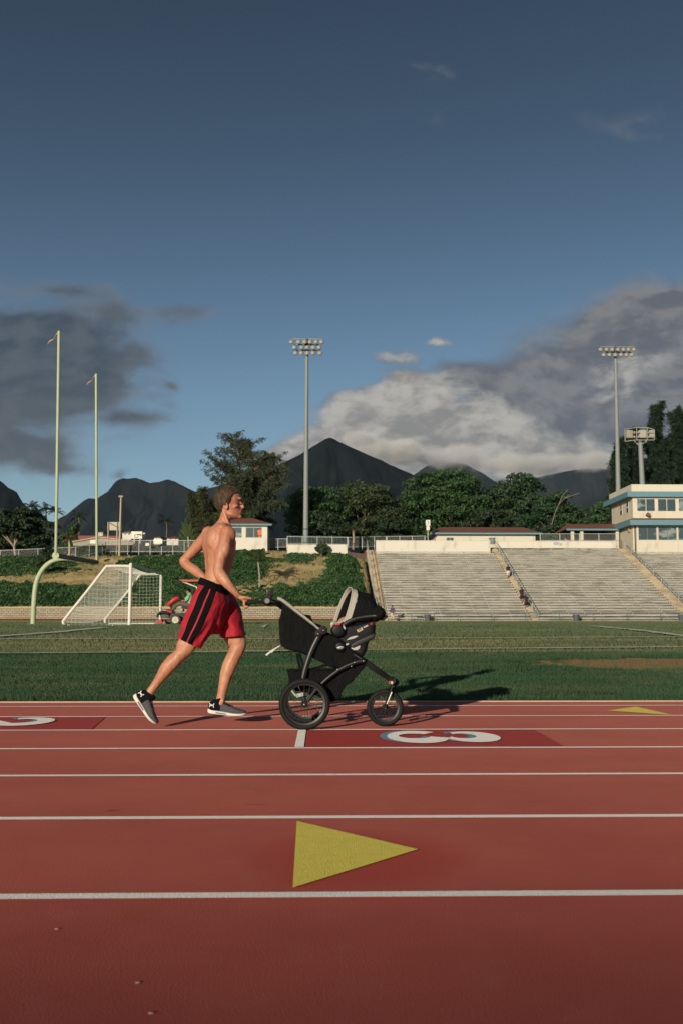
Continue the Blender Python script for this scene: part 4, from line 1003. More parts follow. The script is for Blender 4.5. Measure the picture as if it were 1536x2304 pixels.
q = MB(); q.tube([mw(377, 1362, .05), mw(382, 1358, .05), mw(391, 1350, .05), mw(400, 1345.5, .05)], [.05, .10, .13, .10], 10, rnd_ends=True); q.build('steering_column', red, t)
q = MB(); q.tube([mw(381, 1360, .05), mw(389, 1372, .05)], .05, 8); q.build('column_stay', blk, t)
c = mw(406, 1343, .05); ax = (mw(410, 1341, .05) - mw(400, 1345.5, .05)).normalized(); e1 = ax.cross(Vector((0, 1, 0))).normalized(); e2 = Vector((0, 1, 0))
q = MB(); q.tube([c + e1 * .17 * math.cos(a) + e2 * .17 * math.sin(a) for a in [2 * math.pi * i / 16 for i in range(16)]], .022, 6, closed=True); q.tube([c - e1 * .16, c + e1 * .16], .02, 5); q.tube([c - e2 * .16, c + e2 * .16], .02, 5); q.tube([c, mw(399, 1346, .05)], .03, 6); q.build('steering_wheel', blk, t)
# front reel unit
q = MB(); q.tube([mw(359, 1390, -.5), mw(361, 1382, -.5), mw(370, 1378, -.5), mw(384, 1381, -.5)], [.05, .06, .07, .06], 8, sub=3); q.tube([mw(359, 1390, .6), mw(361, 1382, .6), mw(370, 1378, .6), mw(384, 1381, .6)], [.05, .06, .07, .06], 8, sub=3); q.build('lift_arm', blk, t)
mprism('grass_basket', [(362, 1382), (368, 1379.5), (384, 1381.5), (384, 1391), (366, 1390)], -.42, .52, mat('basket_olive', (.10, .09, .06)), .03)
for (xa_, xb2, ya2, yb2) in ((359.5, 371, -.75, -.1), (371.5, 376.5, -.6, .1), (360, 371, .1, .8)):
    q = MB(); q.tube([mw((xa_ + xb2) / 2, 1399.5, ya2), mw((xa_ + xb2) / 2, 1399.5, yb2)], (xb2 - xa_) / 100 * 1.0, 14); q.build('cutting_reel', red, t)
for px in (358.5, 375.5): q = MB(); q.tube([mw(px, 1403, -.78), mw(px, 1403, .75)], .075, 10); q.build('roller', mat('roller_grey', (.2, .19, .16)), t)
q = MB(); q.prism([mw(406.5, 1305.8, -.6), mw(410, 1305.2, -.6), mw(466, 1305.8, -.6), mw(466, 1310, -.6), mw(416, 1310.5, -.6)], (0, 1.25, 0)); q.build('canopy', mat('canopy_red', (.40, .09, .06), .1), t, bevel=.02)
for y_ in (-.45, .5):
    q = MB(); q.tube([mw(415, 1310, y_), mw(446, 1322, y_), mw(449, 1366, y_)], .03, 6); q.build('canopy_strut', wp, t)
# ================================================================== PLANTS
LM = {k: leafmat(k + '_leaves', a, b, tr) for k, a, b, tr in (
    ('dark', (.012, .026, .012), (.030, .052, .022), .15), ('green', (.024, .072, .026), (.066, .122, .044), .25), ('olive', (.032, .044, .020), (.085, .095, .042), .25),
    ('brownish', (.026, .046, .020), (.058, .080, .034), .2), ('deep', (.018, .050, .024), (.048, .090, .040), .2), ('needle', (.026, .042, .024), (.070, .086, .044), .25),
    ('conifer', (.010, .024, .015), (.026, .046, .026), .15), ('cover', (.014, .055, .018), (.070, .135, .045), .22), ('palm', (.026, .055, .018), (.085, .115, .040), .3), ('dry', (.10, .075, .03), (.20, .15, .06), .3))}
def quads(c, u, v):
    """c,u,v (n,3): quad c±u±v"""
    return np.stack([c - u - v, c + u - v, c + u + v, c - u + v], 1).reshape(-1, 3)
def qmesh(name, V, m, parent=None):
    return fast_mesh(name, V, np.arange(len(V)).reshape(-1, 4), m, parent)
def unit(g, n):
    a = g.normal(size=(n, 3)); return a / np.linalg.norm(a, axis=1, keepdims=True)
def tree(name, label, px0, px1, ytop, ybase, Y, kind, seed, n=7000, leaf=.28, clumps=34, flat=.55, trunk_px=None, group='trees on the plateau behind the stadium', depth=None, crown_low=.12, bark='bark', gap=0.0, cat='tree'):
    g = np.random.default_rng(seed); rr = random.Random(seed)
    xc = (px0 + px1) / 2; rx = (W(px1, 1200, Y).x - W(px0, 1200, Y).x) / 2; tp = W(xc, ytop, Y); zb = height(tp.x, min(Y, 255)) - .3 if ybase is None else W(xc, ybase, Y).z
    H = tp.z - zb; base = Vector((W(trunk_px, 1200, Y).x if trunk_px else tp.x, Y, zb)); ry = depth or min(rx, H * .6)
    t = thing(name, label, cat, base, group)
    zc = zb + H * (crown_low + 1) / 2; rz = H * (1 - crown_low) / 2
    C = []; tries = 0
    while len(C) < clumps and tries < 4000:
        tries += 1; d = unit(g, 1)[0]; k = .45 + .5 * g.random()
        r = (.20 + .16 * g.random()) * min(rx, rz * 1.2)
        top = 1 - .32 * abs(d[0]) ** 2
        p = np.array([tp.x + d[0] * (rx - r * .8) * k / .95, Y + d[1] * (ry - r * .8) * k, zc + d[2] * (rz - r * flat) * k * (top if d[2] > 0 else 1)])
        if gap and any(np.linalg.norm((p - c[0]) / (1, 1, flat)) < gap * (r + c[1]) for c in C): continue
        C.append((p, r))
    q = MB(); tz = zb + H * max(.12, crown_low * .9); fork = Vector((base.x + (tp.x - base.x) * .5, Y, tz)); r0 = max(.14, H * .022)
    q.tube([base - Vector((0, 0, .3)), base.lerp(fork, .5) + Vector((.08 * H * (rr.random() - .5), 0, 0)), fork], [r0 * 1.3, r0, r0 * .9], 9, sub=3)
    for p, r in C[::max(1, len(C) // 12)]:
        p = Vector(p); mid = fork.lerp(p, .5) + Vector((0, 0, .1 * H)); q.tube([fork, mid, p], [r0 * .6, r0 * .35, r0 * .12], 6, sub=3)
    q.build('trunk', M[bark], t)
    tot = sum(r ** 2 for _, r in C); Vs = []
    for p, r in C:
        k = max(20, int(n * r * r / tot)); d = unit(g, k); d[:, 2] = np.where(d[:, 2] < -.25, -d[:, 2] * .8, d[:, 2])
        rad = r * (.55 + .5 * g.random(k) ** .6)[:, None]; c = p + d * rad * np.array([1, 1, flat])
        nrm = unit(g, k) * .9 + d * .8 + np.array([0, 0, .3]); nrm /= np.linalg.norm(nrm, axis=1, keepdims=True)
        a = np.cross(nrm, unit(g, k)); a /= np.linalg.norm(a, axis=1, keepdims=True); b = np.cross(nrm, a); s = leaf * (.5 + .8 * g.random(k))[:, None]
        Vs.append(quads(c, a * s * .62, b * s * .36))
    o = qmesh('crown', np.concatenate(Vs), LM[kind], t); return t
def feathery(name, label, px0, px1, ytop, Y, kind, seed, limbs, n_spray=26, spray=1.5, group='trees on the plateau behind the stadium', ybase=None):
    """casuarina: limbs [(px,py) tip list] with drooping needle sprays"""
    g = np.random.default_rng(seed); xc = (px0 + px1) / 2; p0 = W(xc, 1240, Y); zb = height(p0.x, min(Y, 255)) - .3
    base = Vector((p0.x, Y, zb)); t = thing(name, label, 'tree', base, group); q = MB(); Cc = []; U = []; Vv = []
    for (tx, ty, bx, by, dy, dens) in limbs:
        a = W(bx, by, Y); a.y += 0; b = W(tx, ty, Y); b.y += dy; mid = a.lerp(b, .5) + Vector((0, 0, .06 * (b - a).length))
        q.tube([a, mid, b], [.11, .06, .015], 5, sub=4)
        L = (b - a).length; k = int(n_spray * L * dens)
        for i in range(k):
            f = .18 + .82 * g.random(); c = a.lerp(b, f) + Vector((0, 0, .06 * L * 4 * f * (1 - f))) + Vector(unit(g, 1)[0]) * .25; 
            d = Vector(unit(g, 1)[0]) * .8 + (b - a).normalized() * .55; d.normalize()
            l = spray * (.5 + .6 * g.random()) * (1.2 - .5 * f); e = c + d * l * .55 + Vector((0, 0, -.25 * l))
            m_ = 6
            for j in range(m_):
                s = c.lerp(e, (j + .5) / m_) + Vector(unit(g, 1)[0]) * .12 * l; dd = (d + Vector((0, 0, -.9)) + Vector(unit(g, 1)[0]) * .5).normalized()
                w_ = dd.cross(Vector(unit(g, 1)[0])).normalized(); Cc.append(s); U.append(dd * l * .17); Vv.append(w_ * .03)
    tr = W(xc, 1100, Y); q.tube([base - Vector((0, 0, .4)), base.lerp(tr, .5), tr], [.4, .32, .18], 8, sub=3); q.build('trunk', M['bark'], t)
    qmesh('crown', quads(np.array(Cc), np.array(U), np.array(Vv)), LM[kind], t); return t
# central ironwood: open feathery top on two leaning leaders
L = []
rr = random.Random(5)
lead1 = [(566, 1200), (556, 1120), (543, 1062), (528, 1015), (513, 977)]; lead2 = [(566, 1190), (574, 1120), (572, 1060), (566, 1020), (561, 990)]; lead3 = [(570, 1170), (592, 1110), (607, 1065), (617, 1026)]
def onl(path, f):
    f *= len(path) - 1; i = min(len(path) - 2, int(f)); k = f - i; return (lerp(path[i][0], path[i + 1][0], k), lerp(path[i][1], path[i + 1][1], k))
for path, n_ in ((lead1, 34), (lead2, 30), (lead3, 24)):
    for a, b in zip(path, path[1:]): L.append((b[0], b[1], a[0], a[1], 0, 1.2))
    for i in range(n_):
        f = .3 + .68 * (i / n_); x, y = onl(path, f); ln = (62 * (1 - f) ** .7 + 15) * rr.uniform(.6, 1.1); sg = -1 if rr.random() < .5 else 1
        L.append((x + sg * ln, y - ln * rr.uniform(.05, .75), x, y, rr.uniform(-3, 3) * (1 - f), 0.42 if f > .5 else .9))
for x, y in ((458, 1012), (456, 1040), (462, 1060), (470, 1022), (478, 1078), (486, 1012), (640, 1062), (646, 1092), (618, 1030)): L.append((x, y, lerp(x, 548, .75), y + 60, rr.uniform(-2, 2), .5))
for i in range(40):
    a = rr.uniform(0, 6.28); k = rr.uniform(.4, 1); L.append((566 + 88 * k * math.cos(a), 1125 + 60 * k * math.sin(a), 562, 1165, rr.uniform(-4, 4), 1.4))
feathery('ironwood_tree', 'tall feathery ironwood tree with an open wispy top behind the hut', 455, 660, 976, 138, 'needle', 11, L, 24, 1.35)
L = []
for i in range(40):
    px = rr.uniform(425, 502); L.append((px, rr.uniform(1098, 1190) + abs(px - 462) * .4, rr.uniform(440, 485), 1215, rr.uniform(-3, 3), 1.3))
feathery('ironwood_tree', 'lower olive feathery tree left of the tall ironwood', 425, 500, 1098, 134, 'olive', 12, L, 26, 1.6)
# right hand tall conifers
for k, (px, top, wd, lab) in enumerate(((1392, 995, 26, 'narrow dark conifer touching the light pole beside the press box'), (1425, 965, 34, 'dark conifer behind the boxy floodlight mast'), (1474, 913, 46, 'tallest dark conifer with a pointed tip at the right edge'), (1522, 922, 44, 'dark conifer cut by the right edge of the photo'), (1580, 905, 50, 'dark conifer beyond the right edge'))):
    L = []
    for i in range(70):
        f = (i / 70) ** .85; py = lerp(top, 1190, f); s = -1 if i % 2 else 1; half = wd * (.12 + .88 * f ** .7) * rr.uniform(.6, 1.05)
        L.append((px + s * half * rr.uniform(.3, 1), py - 8 * rr.random(), px + rr.uniform(-3, 3), py + 22 + half * .5, rr.uniform(-3, 3), 2.0))
    L.append((px, top, px, top + 60, 0, 3)); feathery('conifer', lab, px - wd, px + wd, top, 150 + 3 * k, 'conifer', 20 + k, L, 20, 1.9, group='dark conifers behind the press box')
tree('broad_tree', 'green spreading tree between the tall pole and the ironwood', 625, 795, 1076, None, 152, 'green', 31, 17000, .26, 80, .6)
tree('broad_tree', 'brownish green tree right of the tall light pole', 710, 930, 1062, None, 156, 'brownish', 32, 24000, .26, 96, .6)
tree('broad_tree', 'bright green layered tree behind the long brown roof', 860, 1140, 1040, None, 160, 'green', 33, 30000, .27, 110, .42, gap=.42)
tree('broad_tree', 'dark rounded tree behind the right end of the long brown roof', 1070, 1245, 1036, None, 163, 'deep', 34, 20000, .27, 80, .62)
tree('broad_tree', 'dark uneven tree with bare pale branches by the pavilion', 1160, 1335, 1084, None, 158, 'deep', 35, 18000, .26, 80, .6)
tree('broad_tree', 'lighter green low tree behind the pavilion roof', 1280, 1430, 1112, None, 166, 'green', 36, 15000, .26, 64, .6)
tree('broad_tree', 'shadowy low tree under the bright layered tree', 820, 960, 1130, None, 146, 'dark', 37, 6000, .32, 40, .6)
tree('broad_tree', 'low shadowy tree behind the iron bar fence', 650, 800, 1140, None, 147, 'dark', 38, 6000, .32, 40, .6)
tree('broad_tree', 'low shadowy tree right behind the long brown roof', 1000, 1180, 1135, None, 148, 'dark', 39, 6000, .32, 40, .6)
# dead branches
t = thing('bare_tree', 'leafless pale branches reaching out of the dark trees', 'bare tree', W(1245, 1180, 150), None); q = MB()
for a in ([(1240, 1180), (1252, 1142), (1268, 1122), (1287, 1108)], [(1256, 1136), (1263, 1118), (1276, 1101)], [(1268, 1122), (1288, 1114), (1303, 1110)]):
    q.tube([W(px, py, 151) for px, py in a], [.07, .055, .035, .015][:len(a)], 5, sub=3)
q.build('branches', mat('dead_wood', (.17, .15, .12)), t)
# left side trees
tree('leaning_tree', 'big dark tree with a pale leaning trunk at the left edge', -60, 118, 1132, 1255, 128, 'dark', 41, 11000, .3, 60, .6, trunk_px=40, crown_low=.22, bark='palebark', group='trees beyond the left fence')
tree('leaning_tree', 'dark bushy tree under the far left mountain', -30, 130, 1165, None, 150, 'dark', 42, 7000, .32, 40, .6, group='trees beyond the left fence')
tree('round_bush_tree', 'round green tree behind the red wall building', 128, 215, 1166, None, 176, 'deep', 43, 6000, .36, 36, .6, group='trees beyond the left fence')
tree('round_bush_tree', 'dark low tree between the goal uprights', 95, 175, 1160, None, 190, 'dark', 44, 5000, .36, 30, .6, group='trees beyond the left fence')
tree('round_bush_tree', 'low dark green scrub tree behind the wooden pole', 215, 330, 1195, None, 215, 'dark', 45, 5000, .4, 34, .6, group='trees beyond the left fence')
tree('round_bush_tree', 'dark scrub tree behind the white backboard', 315, 420, 1196, None, 210, 'dark', 46, 5000, .4, 34, .6, group='trees beyond the left fence')
tree('round_bush_tree', 'green bushy tree at the foot of the olive feathery tree', 395, 452, 1172, None, 140, 'green', 47, 4000, .3, 26, .65, group='trees beyond the left fence')
tree('shrub', 'green shrub growing against the white block wall', 706, 740, 1216, 1250, 114, 'palm', 48, 1600, .22, 14, .9, crown_low=.0, group='shrubs on the slope', cat='shrub')
tree('shrub', 'dark bush on the slope crest beside the goal post', 88, 132, 1228, 1262, 112, 'dark', 49, 2200, .22, 18, .9, crown_low=.0, group='shrubs on the slope', cat='shrub')
tree('shrub', 'grey brown dry bush below the goal crossbar', 78, 122, 1250, 1285, 107, 'brownish', 50, 1800, .2, 16, .9, crown_low=.0, group='shrubs on the slope', cat='shrub')
def palm(label, px, ycrown, ybase, Y, size, seed, kind='palm', n=13, group='palms', rt=.14, lean=0, droop=1.0, name='palm_tree', bark='palebark'):
    g = random.Random(seed); c = W(px, ycrown, Y); b = W(px + lean, ybase, Y); t = thing(name, label, 'palm', b, group)
    q = MB(); q.tube([b - Vector((0, 0, .3)), b.lerp(c, .5) + Vector((.04 * size, 0, 0)), c], [rt * 1.2, rt, rt * .9], 8, sub=4); q.build('trunk', M[bark], t)
    Cc, U, Vv = [], [], []
    for i in range(n):
        az = 6.283 * i / n + g.uniform(-.3, .3); el = g.uniform(.1, 1.25); L = size * g.uniform(.75, 1.05); hd = Vector((math.cos(az), math.sin(az), 0)); K = 16; prev = c.copy()
        d = (hd * math.cos(el) + Vector((0, 0, math.sin(el)))).normalized()
        for k in range(K):
            nxt = prev + d * (L / K); side_ = d.cross(Vector((0, 0, 1))); side_ = side_.normalized() if side_.length > .1 else Vector((1, 0, 0))
            wl = size * .20 * math.sin(math.pi * min(1, (k + 1.2) / (K + .5))) ** .7
            for s in (-1, 1):
                dr = (side_ * s * .8 + d * .55 + Vector((0, 0, -.45))).normalized()
                Cc.append(prev.lerp(nxt, .5) + dr * wl * .5); U.append(dr * wl * .5); Vv.append(d * (L / K) * .3)
            Cc.append(prev.lerp(nxt, .5)); U.append(d * (L / K) * .5); Vv.append(side_ * .02 * size)
            prev = nxt; d = (d + Vector((0, 0, -droop * 2.1 / K * (.4 + k / K)))).normalized()
    qmesh('fronds', quads(np.array(Cc), np.array(U), np.array(Vv)), LM[kind], t); return t
Yp = GT(583, 1325).y
palm('young palm with a pale thin trunk standing on the slope behind the runner', 581, 1264, 1334, Yp, 2.3, 3, n=15, rt=.09, group='palms on the slope', lean=3)
palm('small palm in front of the chain link fence beside the bleachers', 794, 1192, 1233, 117.5, 1.6, 4, n=11, rt=.12, group='palms on the slope')
palm('small palm with brown leaves on the crest between the goal uprights', 156, 1214, 1252, 116.5, 1.5, 5, 'dry', 13, rt=.12, group='palms on the slope', bark='wood')
palm('dark slim palm standing against the left mountain', 375, 1172, 1215, 235, 3.0, 6, 'dark', 12, 'distant palms', .16, bark='bark')
for k, (px, yc, s) in enumerate(((72, 1141, 3.0), (86, 1150, 3.0), (104, 1147, 3.4), (125, 1152, 3.2), (178, 1163, 3.2))):
    palm(('first', 'second', 'third', 'fourth', 'fifth')[k] + ' distant dark palm from the left on the skyline', px, yc, 1215, 240 + 4 * k, s, 60 + k, 'dark', 12, 'distant palms', .18, bark='bark')
# banana leaves near the olive tree
t = thing('banana_plant', 'clump of long upright banana leaves left of the runner', 'plant', W(425, 1228, 125)); Cc = []
q = MB(); q.tube([W(425, 1232, 125), W(424, 1208, 125)], .12, 7); q.build('stem', M['palebark'], t); q = MB()
for k, (px, py) in enumerate(((408, 1172), (416, 1166), (430, 1172), (440, 1186), (404, 1190), (420, 1180))):
    a, b = W(424, 1212, 125), W(px, py, 125 + .3 * k); mid = a.lerp(b, .55) + Vector((0, 0, .25)); sd_ = Vector((.25, .12, .1))
    q.add([a, a.lerp(mid, .5) - sd_, mid - sd_, b, mid + sd_, a.lerp(mid, .5) + sd_], [(0, 1, 5), (1, 2, 4, 5), (2, 3, 4)])
q.build('leaves', LM['palm'], t, fixn=False)
# ground cover on the slope
def cover():
    g = np.random.default_rng(9)
    bare = [(665, 1292, 62, 22, 1.6), (620, 1250, 28, 12, 1.1), (722, 1258, 22, 9, .9), (600, 1318, 30, 20, .9), (817, 1262, 20, 30, 1.2), (826, 1320, 10, 40, 1.6), (720, 1280, 30, 10, .7), (230, 1278, 45, 26, 1.0), (200, 1305, 50, 18, .8), (60, 1306, 110, 9, 1.0), (145, 1300, 60, 14, .8), (290, 1250, 70, 10, .8), (700, 1238, 70, 5, .8)]
    full = [(60, 1342, 170, 24, 1.3), (60, 1275, 90, 18, 1.0), (380, 1300, 110, 52, 1.1), (720, 1345, 120, 22, 1.4), (772, 1305, 42, 40, 1.3), (672, 1256, 30, 11, 1.0), (562, 1275, 50, 32, 1.2), (770, 1268, 40, 14, .9), (250, 1345, 80, 18, .7)]
    pts = []
    for _ in range(340000):
        x = g.uniform(-40, XS - .2); y = g.uniform(WALL_Y + .2, 118); z = height(x, y); px, py = proj((x, y, z))
        if px < -40 or px > 900: continue
        s = .15 + .9 * mnoise.noise((x * .30, y * .4, 2)) + .65 * mnoise.noise((x * .9, y * 1.0, 7)) + .45 * mnoise.noise((x * 2.6, y * 2.6, 3))
        for (a, b, ra, rb, k) in bare: s -= k * math.exp(-((px - a) / ra) ** 2 - ((py - b) / rb) ** 2)
        for (a, b, ra, rb, k) in full: s += k * math.exp(-((px - a) / ra) ** 2 - ((py - b) / rb) ** 2)
        if y > 115: s -= (y - 115) * .4
        if s > -.02: pts.append((x, y, z + g.random() * min(.75, .12 + .45 * max(0, s)) * (.6 + .8 * abs(mnoise.noise((x * .8, y * .8, 31))))))
    c = np.array(pts); k = len(c); nrm = unit(g, k) + np.array([0, -.2, .7]); nrm /= np.linalg.norm(nrm, axis=1, keepdims=True)
    a = np.cross(nrm, unit(g, k)); a /= np.linalg.norm(a, axis=1, keepdims=True); b = np.cross(nrm, a); s = .085 * (.5 + g.random(k))[:, None]
    o = structure(qmesh('ground_cover', quads(c, a * s, b * s * .6), LM['cover']), 'stuff'); o['label'] = 'leafy green creeper patches covering the slope above the wall'; o['category'] = 'ground cover'
cover()
def dry_grass():
    g = np.random.default_rng(21); n = 60000; x = g.uniform(-40, XS - .3, n); y = WALL_Y + .2 + 26 * g.random(n); keep = np.array([mnoise.noise((a * .5, b * .6, 11)) > -.15 for a, b in zip(x, y)]); x, y = x[keep], y[keep]; n = len(x)
    z = np.array([height(a, b) for a, b in zip(x, y)]); h = .10 + .22 * g.random(n) ** 2; w = .03 + .02 * g.random(n); a = g.normal(0, .8, n); lx, ly = (g.random(n) - .5) * .25, (g.random(n) - .5) * .25
    V = np.zeros((n, 3, 3)); V[:, 0] = np.c_[x - np.cos(a) * w, y - np.sin(a) * w, z]; V[:, 1] = np.c_[x + np.cos(a) * w, y + np.sin(a) * w, z]; V[:, 2] = np.c_[x + lx, y + ly, z + h]
    o = structure(fast_mesh('dry_grass', V.reshape(-1, 3), np.arange(n * 3).reshape(-1, 3), leafmat('dry_grass_blades', (.13, .15, .06), (.42, .33, .17), .25, .8)), 'stuff'); o['label'] = 'dry tan grass tufts on the bare parts of the slope'; o['category'] = 'grass'
dry_grass()
# ================================================================== RUNNER
skin = None
def skin_mat():
    m, nt, b = newmat('sun_tanned_skin'); tc = nt.node('ShaderNodeTexCoord').outputs['Object']
    n = nt.noise(tc, 7, 5); n2 = nt.noise(tc, 40, 4)
    c = nt.mix(nt.ss(n, .35, .65), (.46, .225, .130), (.38, .160, .090)); c = nt.mix(nt.m('MULTIPLY', nt.ss(n2, .5, .7), .25), c, (.31, .11, .055))
    x, y, z = nt.sep(tc); c = nt.mix(nt.m('MULTIPLY', nt.ss(z, 1.05, 1.45), .35), c, (.40, .150, .088))
    nt.put(b.inputs['Base Color'], c); nt.put(b.inputs['Roughness'], nt.m('ADD', .42, nt.m('MULTIPLY', n2, .25))); b.inputs['Specular IOR Level'].default_value = .5
    b.inputs['Subsurface Weight'].default_value = .12; b.inputs['Subsurface Radius'].default_value = (.02, .008, .004); b.inputs['Subsurface Scale'].default_value = .4
    bp = nt.node('ShaderNodeBump'); bp.inputs['Strength'].default_value = .25; bp.inputs['Distance'].default_value = .004
    nt.put(bp.inputs['Height'], nt.noise(tc, 55, 4)); nt.put(b.inputs['Normal'], bp.outputs[0]); return m
skin = skin_mat()
YH = 7.30
base = G(430, 1625); base.y = 7.25
man = thing('person', 'shirtless man in red and black shorts running and pushing a black stroller', 'person', Vector((W(440, 1600, 7.25).x, 7.25, 0)))
q = MB(); AX = (0, 1, 0)
def T(pts, rad, n=16, sub=5, axis=AX, re=True): q.tube([W(px, py, Y) for px, py, Y in pts], rad, n, axis=axis, sub=sub, rnd_ends=re)
# torso rings: (cx, cy, Y, half extent px, half breadth m, yaw deg)
tor = [(481, 1352, 7.30, 30, .155, 0), (483, 1335, 7.30, 30, .160, 0), (484.5, 1318, 7.30, 28.5, .150, 3), (488, 1300, 7.30, 27.5, .138, 8), (491, 1282, 7.30, 28.5, .137, 14), (493.5, 1262, 7.30, 32, .150, 18), (494, 1242, 7.30, 36.5, .168, 20), (493, 1224, 7.30, 38.5, .180, 21), (492.5, 1210, 7.30, 37.5, .185, 22), (493, 1198, 7.30, 34, .172, 22), (497, 1187, 7.30, 26, .120, 20), (502, 1179, 7.30, 18, .08, 10)]
def torso_ring(cx, cy, Y, a, A, yaw, n=40, grow=0.0):
    c = W(cx, cy, Y); a = a / 301 + grow; A = A + grow; ph = R(yaw); s_ = math.sin(ph); B = math.sqrt(max(.05 ** 2, a * a - (A * s_) ** 2)) / math.cos(ph)
    out = []
    for i in range(n):
        th = 2 * math.pi * i / n; cx_, sx_ = math.cos(th), math.sin(th)
        k = 1.0
        X = B * (abs(cx_) ** .88) * (1 if cx_ > 0 else -1); Yy = A * (abs(sx_) ** .88) * (1 if sx_ > 0 else -1)
        # front (X+) / back (X-) axis rotated by yaw: front turns away from camera, back towards it
        if cx_ < -.2: X *= 1 - .10 * math.exp(-((Yy / (.28 * A)) ** 2))   # spinal furrow
        out.append(c + Vector((X * math.cos(ph) - Yy * -s_ * -1, X * s_ + Yy * math.cos(ph), 0)))
    return out
q.rings([torso_ring(*r) for r in tor])
# shoulder blades, lats, delts
def E(px, py, Y, r, rot=None): q.ell(W(px, py, Y), r, rot, 20, 12)
ry = lambda d: Matrix.Rotation(R(d), 3, 'Y')
E(486, 1212, 7.168, (.060, .042, .088), ry(12)); E(469.5, 1212, 7.33, (.043, .06, .085), ry(8))
E(497, 1236, 7.150, (.055, .035, .10), ry(-8)); E(477, 1262, 7.22, (.03, .03, .11), ry(-4)); E(470, 1268, 7.32, (.03, .03, .11), ry(-4))
E(516, 1222, 7.215, (.052, .07, .055)); E(513, 1203, 7.115, (.060, .058, .068), ry(-14)); E(470, 1203, 7.46, (.055, .055, .065))
E(500, 1188, 7.2, (.05, .075, .035), ry(-25)); E(492, 1188, 7.36, (.05, .07, .035), ry(-25))
E(510, 1262, 7.165, (.05, .02, .06))
# glutes/hips under the shorts
E(468, 1345, 7.22, (.10, .09, .11)); E(472, 1345, 7.38, (.10, .09, .11))
# neck
T([(500, 1188, 7.30), (506, 1172, 7.30), (511, 1156, 7.30), (514, 1142, 7.30)], [(.062, .075), (.046, .052), (.044, .050), (.046, .05)])
T([(517, 1186, 7.24), (510, 1168, 7.25), (504, 1150, 7.255)], [.014, .015, .014], 8)
# head
HR = [(1099.5, 506, 521, .030), (1102, 499, 529, .052), (1107, 492, 536.5, .066), (1114, 488, 540.3, .074), (1122, 487, 542.0, .077), (1129, 487, 540.6, .078), (1134, 487.5, 540.0, .077), (1141, 489.5, 541.0, .073), (1147, 494, 541.3, .067), (1152, 500, 541.5, .061), (1157, 506, 541.0, .055), (1161.5, 513, 540.5, .047), (1165.5, 521, 538.5, .035), (1167.5, 526, 535, .018)]
def head_ring(y, xb, xf, hw, grow=0.0, n=40, sel=None):
    c0 = W((xb + xf) / 2, y, YH); a = (xf - xb) / 2 / 301 + grow; b = hw + grow; out = []
    for i in range(n):
        th = 2 * math.pi * i / n; cx_, sx_ = math.cos(th), math.sin(th)
        yy = b * sx_ * (1 - .16 * max(0, cx_)); out.append(c0 + Vector((a * cx_, yy, 0)))
    return out
q.rings([head_ring(*r) for r in HR])
def Ts(pts, rad, n=10): q.tube([W(px, py, Y) for px, py, Y in pts], rad, n, axis=AX, sub=4, rnd_ends=True)
Ts([(540.5, 1128.5, YH), (544.5, 1135, YH), (548.3, 1141.2, YH)], [(.008, .009), (.0095, .011), (.010, .013)])
Ts([(541, 1144, YH), (545.8, 1143.3, YH)], [(.010, .019), (.008, .011)])
Ts([(540.8, 1121.5, YH - .035), (542.8, 1122.5, YH), (540.8, 1121.5, YH + .035)], [.009, .010, .009])
Ts([(541.5, 1150.5, YH - .018), (543.6, 1150.3, YH), (541.5, 1150.5, YH + .018)], [.0045, .0055, .0045]); Ts([(541.0, 1154.2, YH - .016), (543.0, 1154.2, YH), (541.0, 1154.2, YH + .016)], [.005, .006, .005])
E(539, 1162.5, YH, (.020, .024, .018)); E(529, 1139, YH - .054, (.026, .011, .014), ry(-20)); E(529, 1139, YH + .054, (.026, .011, .014), ry(-20))
E(517, 1156, YH - .044, (.040, .013, .010), ry(24)); E(517, 1156, YH + .044, (.040, .013, .010), ry(24))
for s in (-1, 1):
    cE = W(509, 1137, YH + s * .078); rotE = ry(-12) @ Matrix.Rotation(R(20 * s), 3, 'Z')
    ring = [cE + rotE @ Vector((.014 * math.cos(a) - .003 * math.sin(a), s * .006, .026 * math.sin(a) + (.003 if math.sin(a) > 0 else 0))) for a in [2 * math.pi * i / 20 for i in range(20)]]
    q.tube(ring, .0048, 8, closed=True); q.ell(cE + Vector((.002, -s * .002, -.002)), (.012, .006, .022), rotE); q.ell(cE + Vector((.004, s * .004, -.024)), (.008, .005, .009))
# near (right) arm
T([(513, 1199, 7.115), (506, 1222, 7.085), (500, 1246, 7.06), (494, 1270, 7.04), (492.5, 1284, 7.03), (499, 1297, 7.015), (512, 1313, 7.00), (527, 1330, 7.005), (540, 1343.5, 7.03)],
  [(.052, .056), (.048, .052), (.045, .047), (.041, .043), (.042, .040), (.043, .041), (.035, .037), (.026, .030), (.020, .027)])
E(507, 1240, 7.055, (.034, .038, .075), ry(14)); E(493, 1246, 7.075, (.033, .036, .085), ry(8)); E(502, 1298, 7.0, (.036, .03, .055), ry(-42)); E(486.5, 1284.5, 7.04, (.017, .018, .02))
# far (left) arm
T([(470, 1202, 7.47), (455, 1219, 7.50), (437, 1238, 7.53), (420, 1256, 7.55), (414, 1263, 7.55), (424, 1273, 7.53), (440, 1284, 7.49), (455, 1296, 7.45), (466, 1304, 7.43)],
  [(.052, .052), (.047, .05), (.043, .045), (.037, .04), (.036, .038), (.039, .038), (.038, .036), (.030, .030), (.023, .026)])
E(411.5, 1262.5, 7.55, (.016, .018, .017)); E(446, 1224, 7.51, (.036, .038, .07), ry(44))
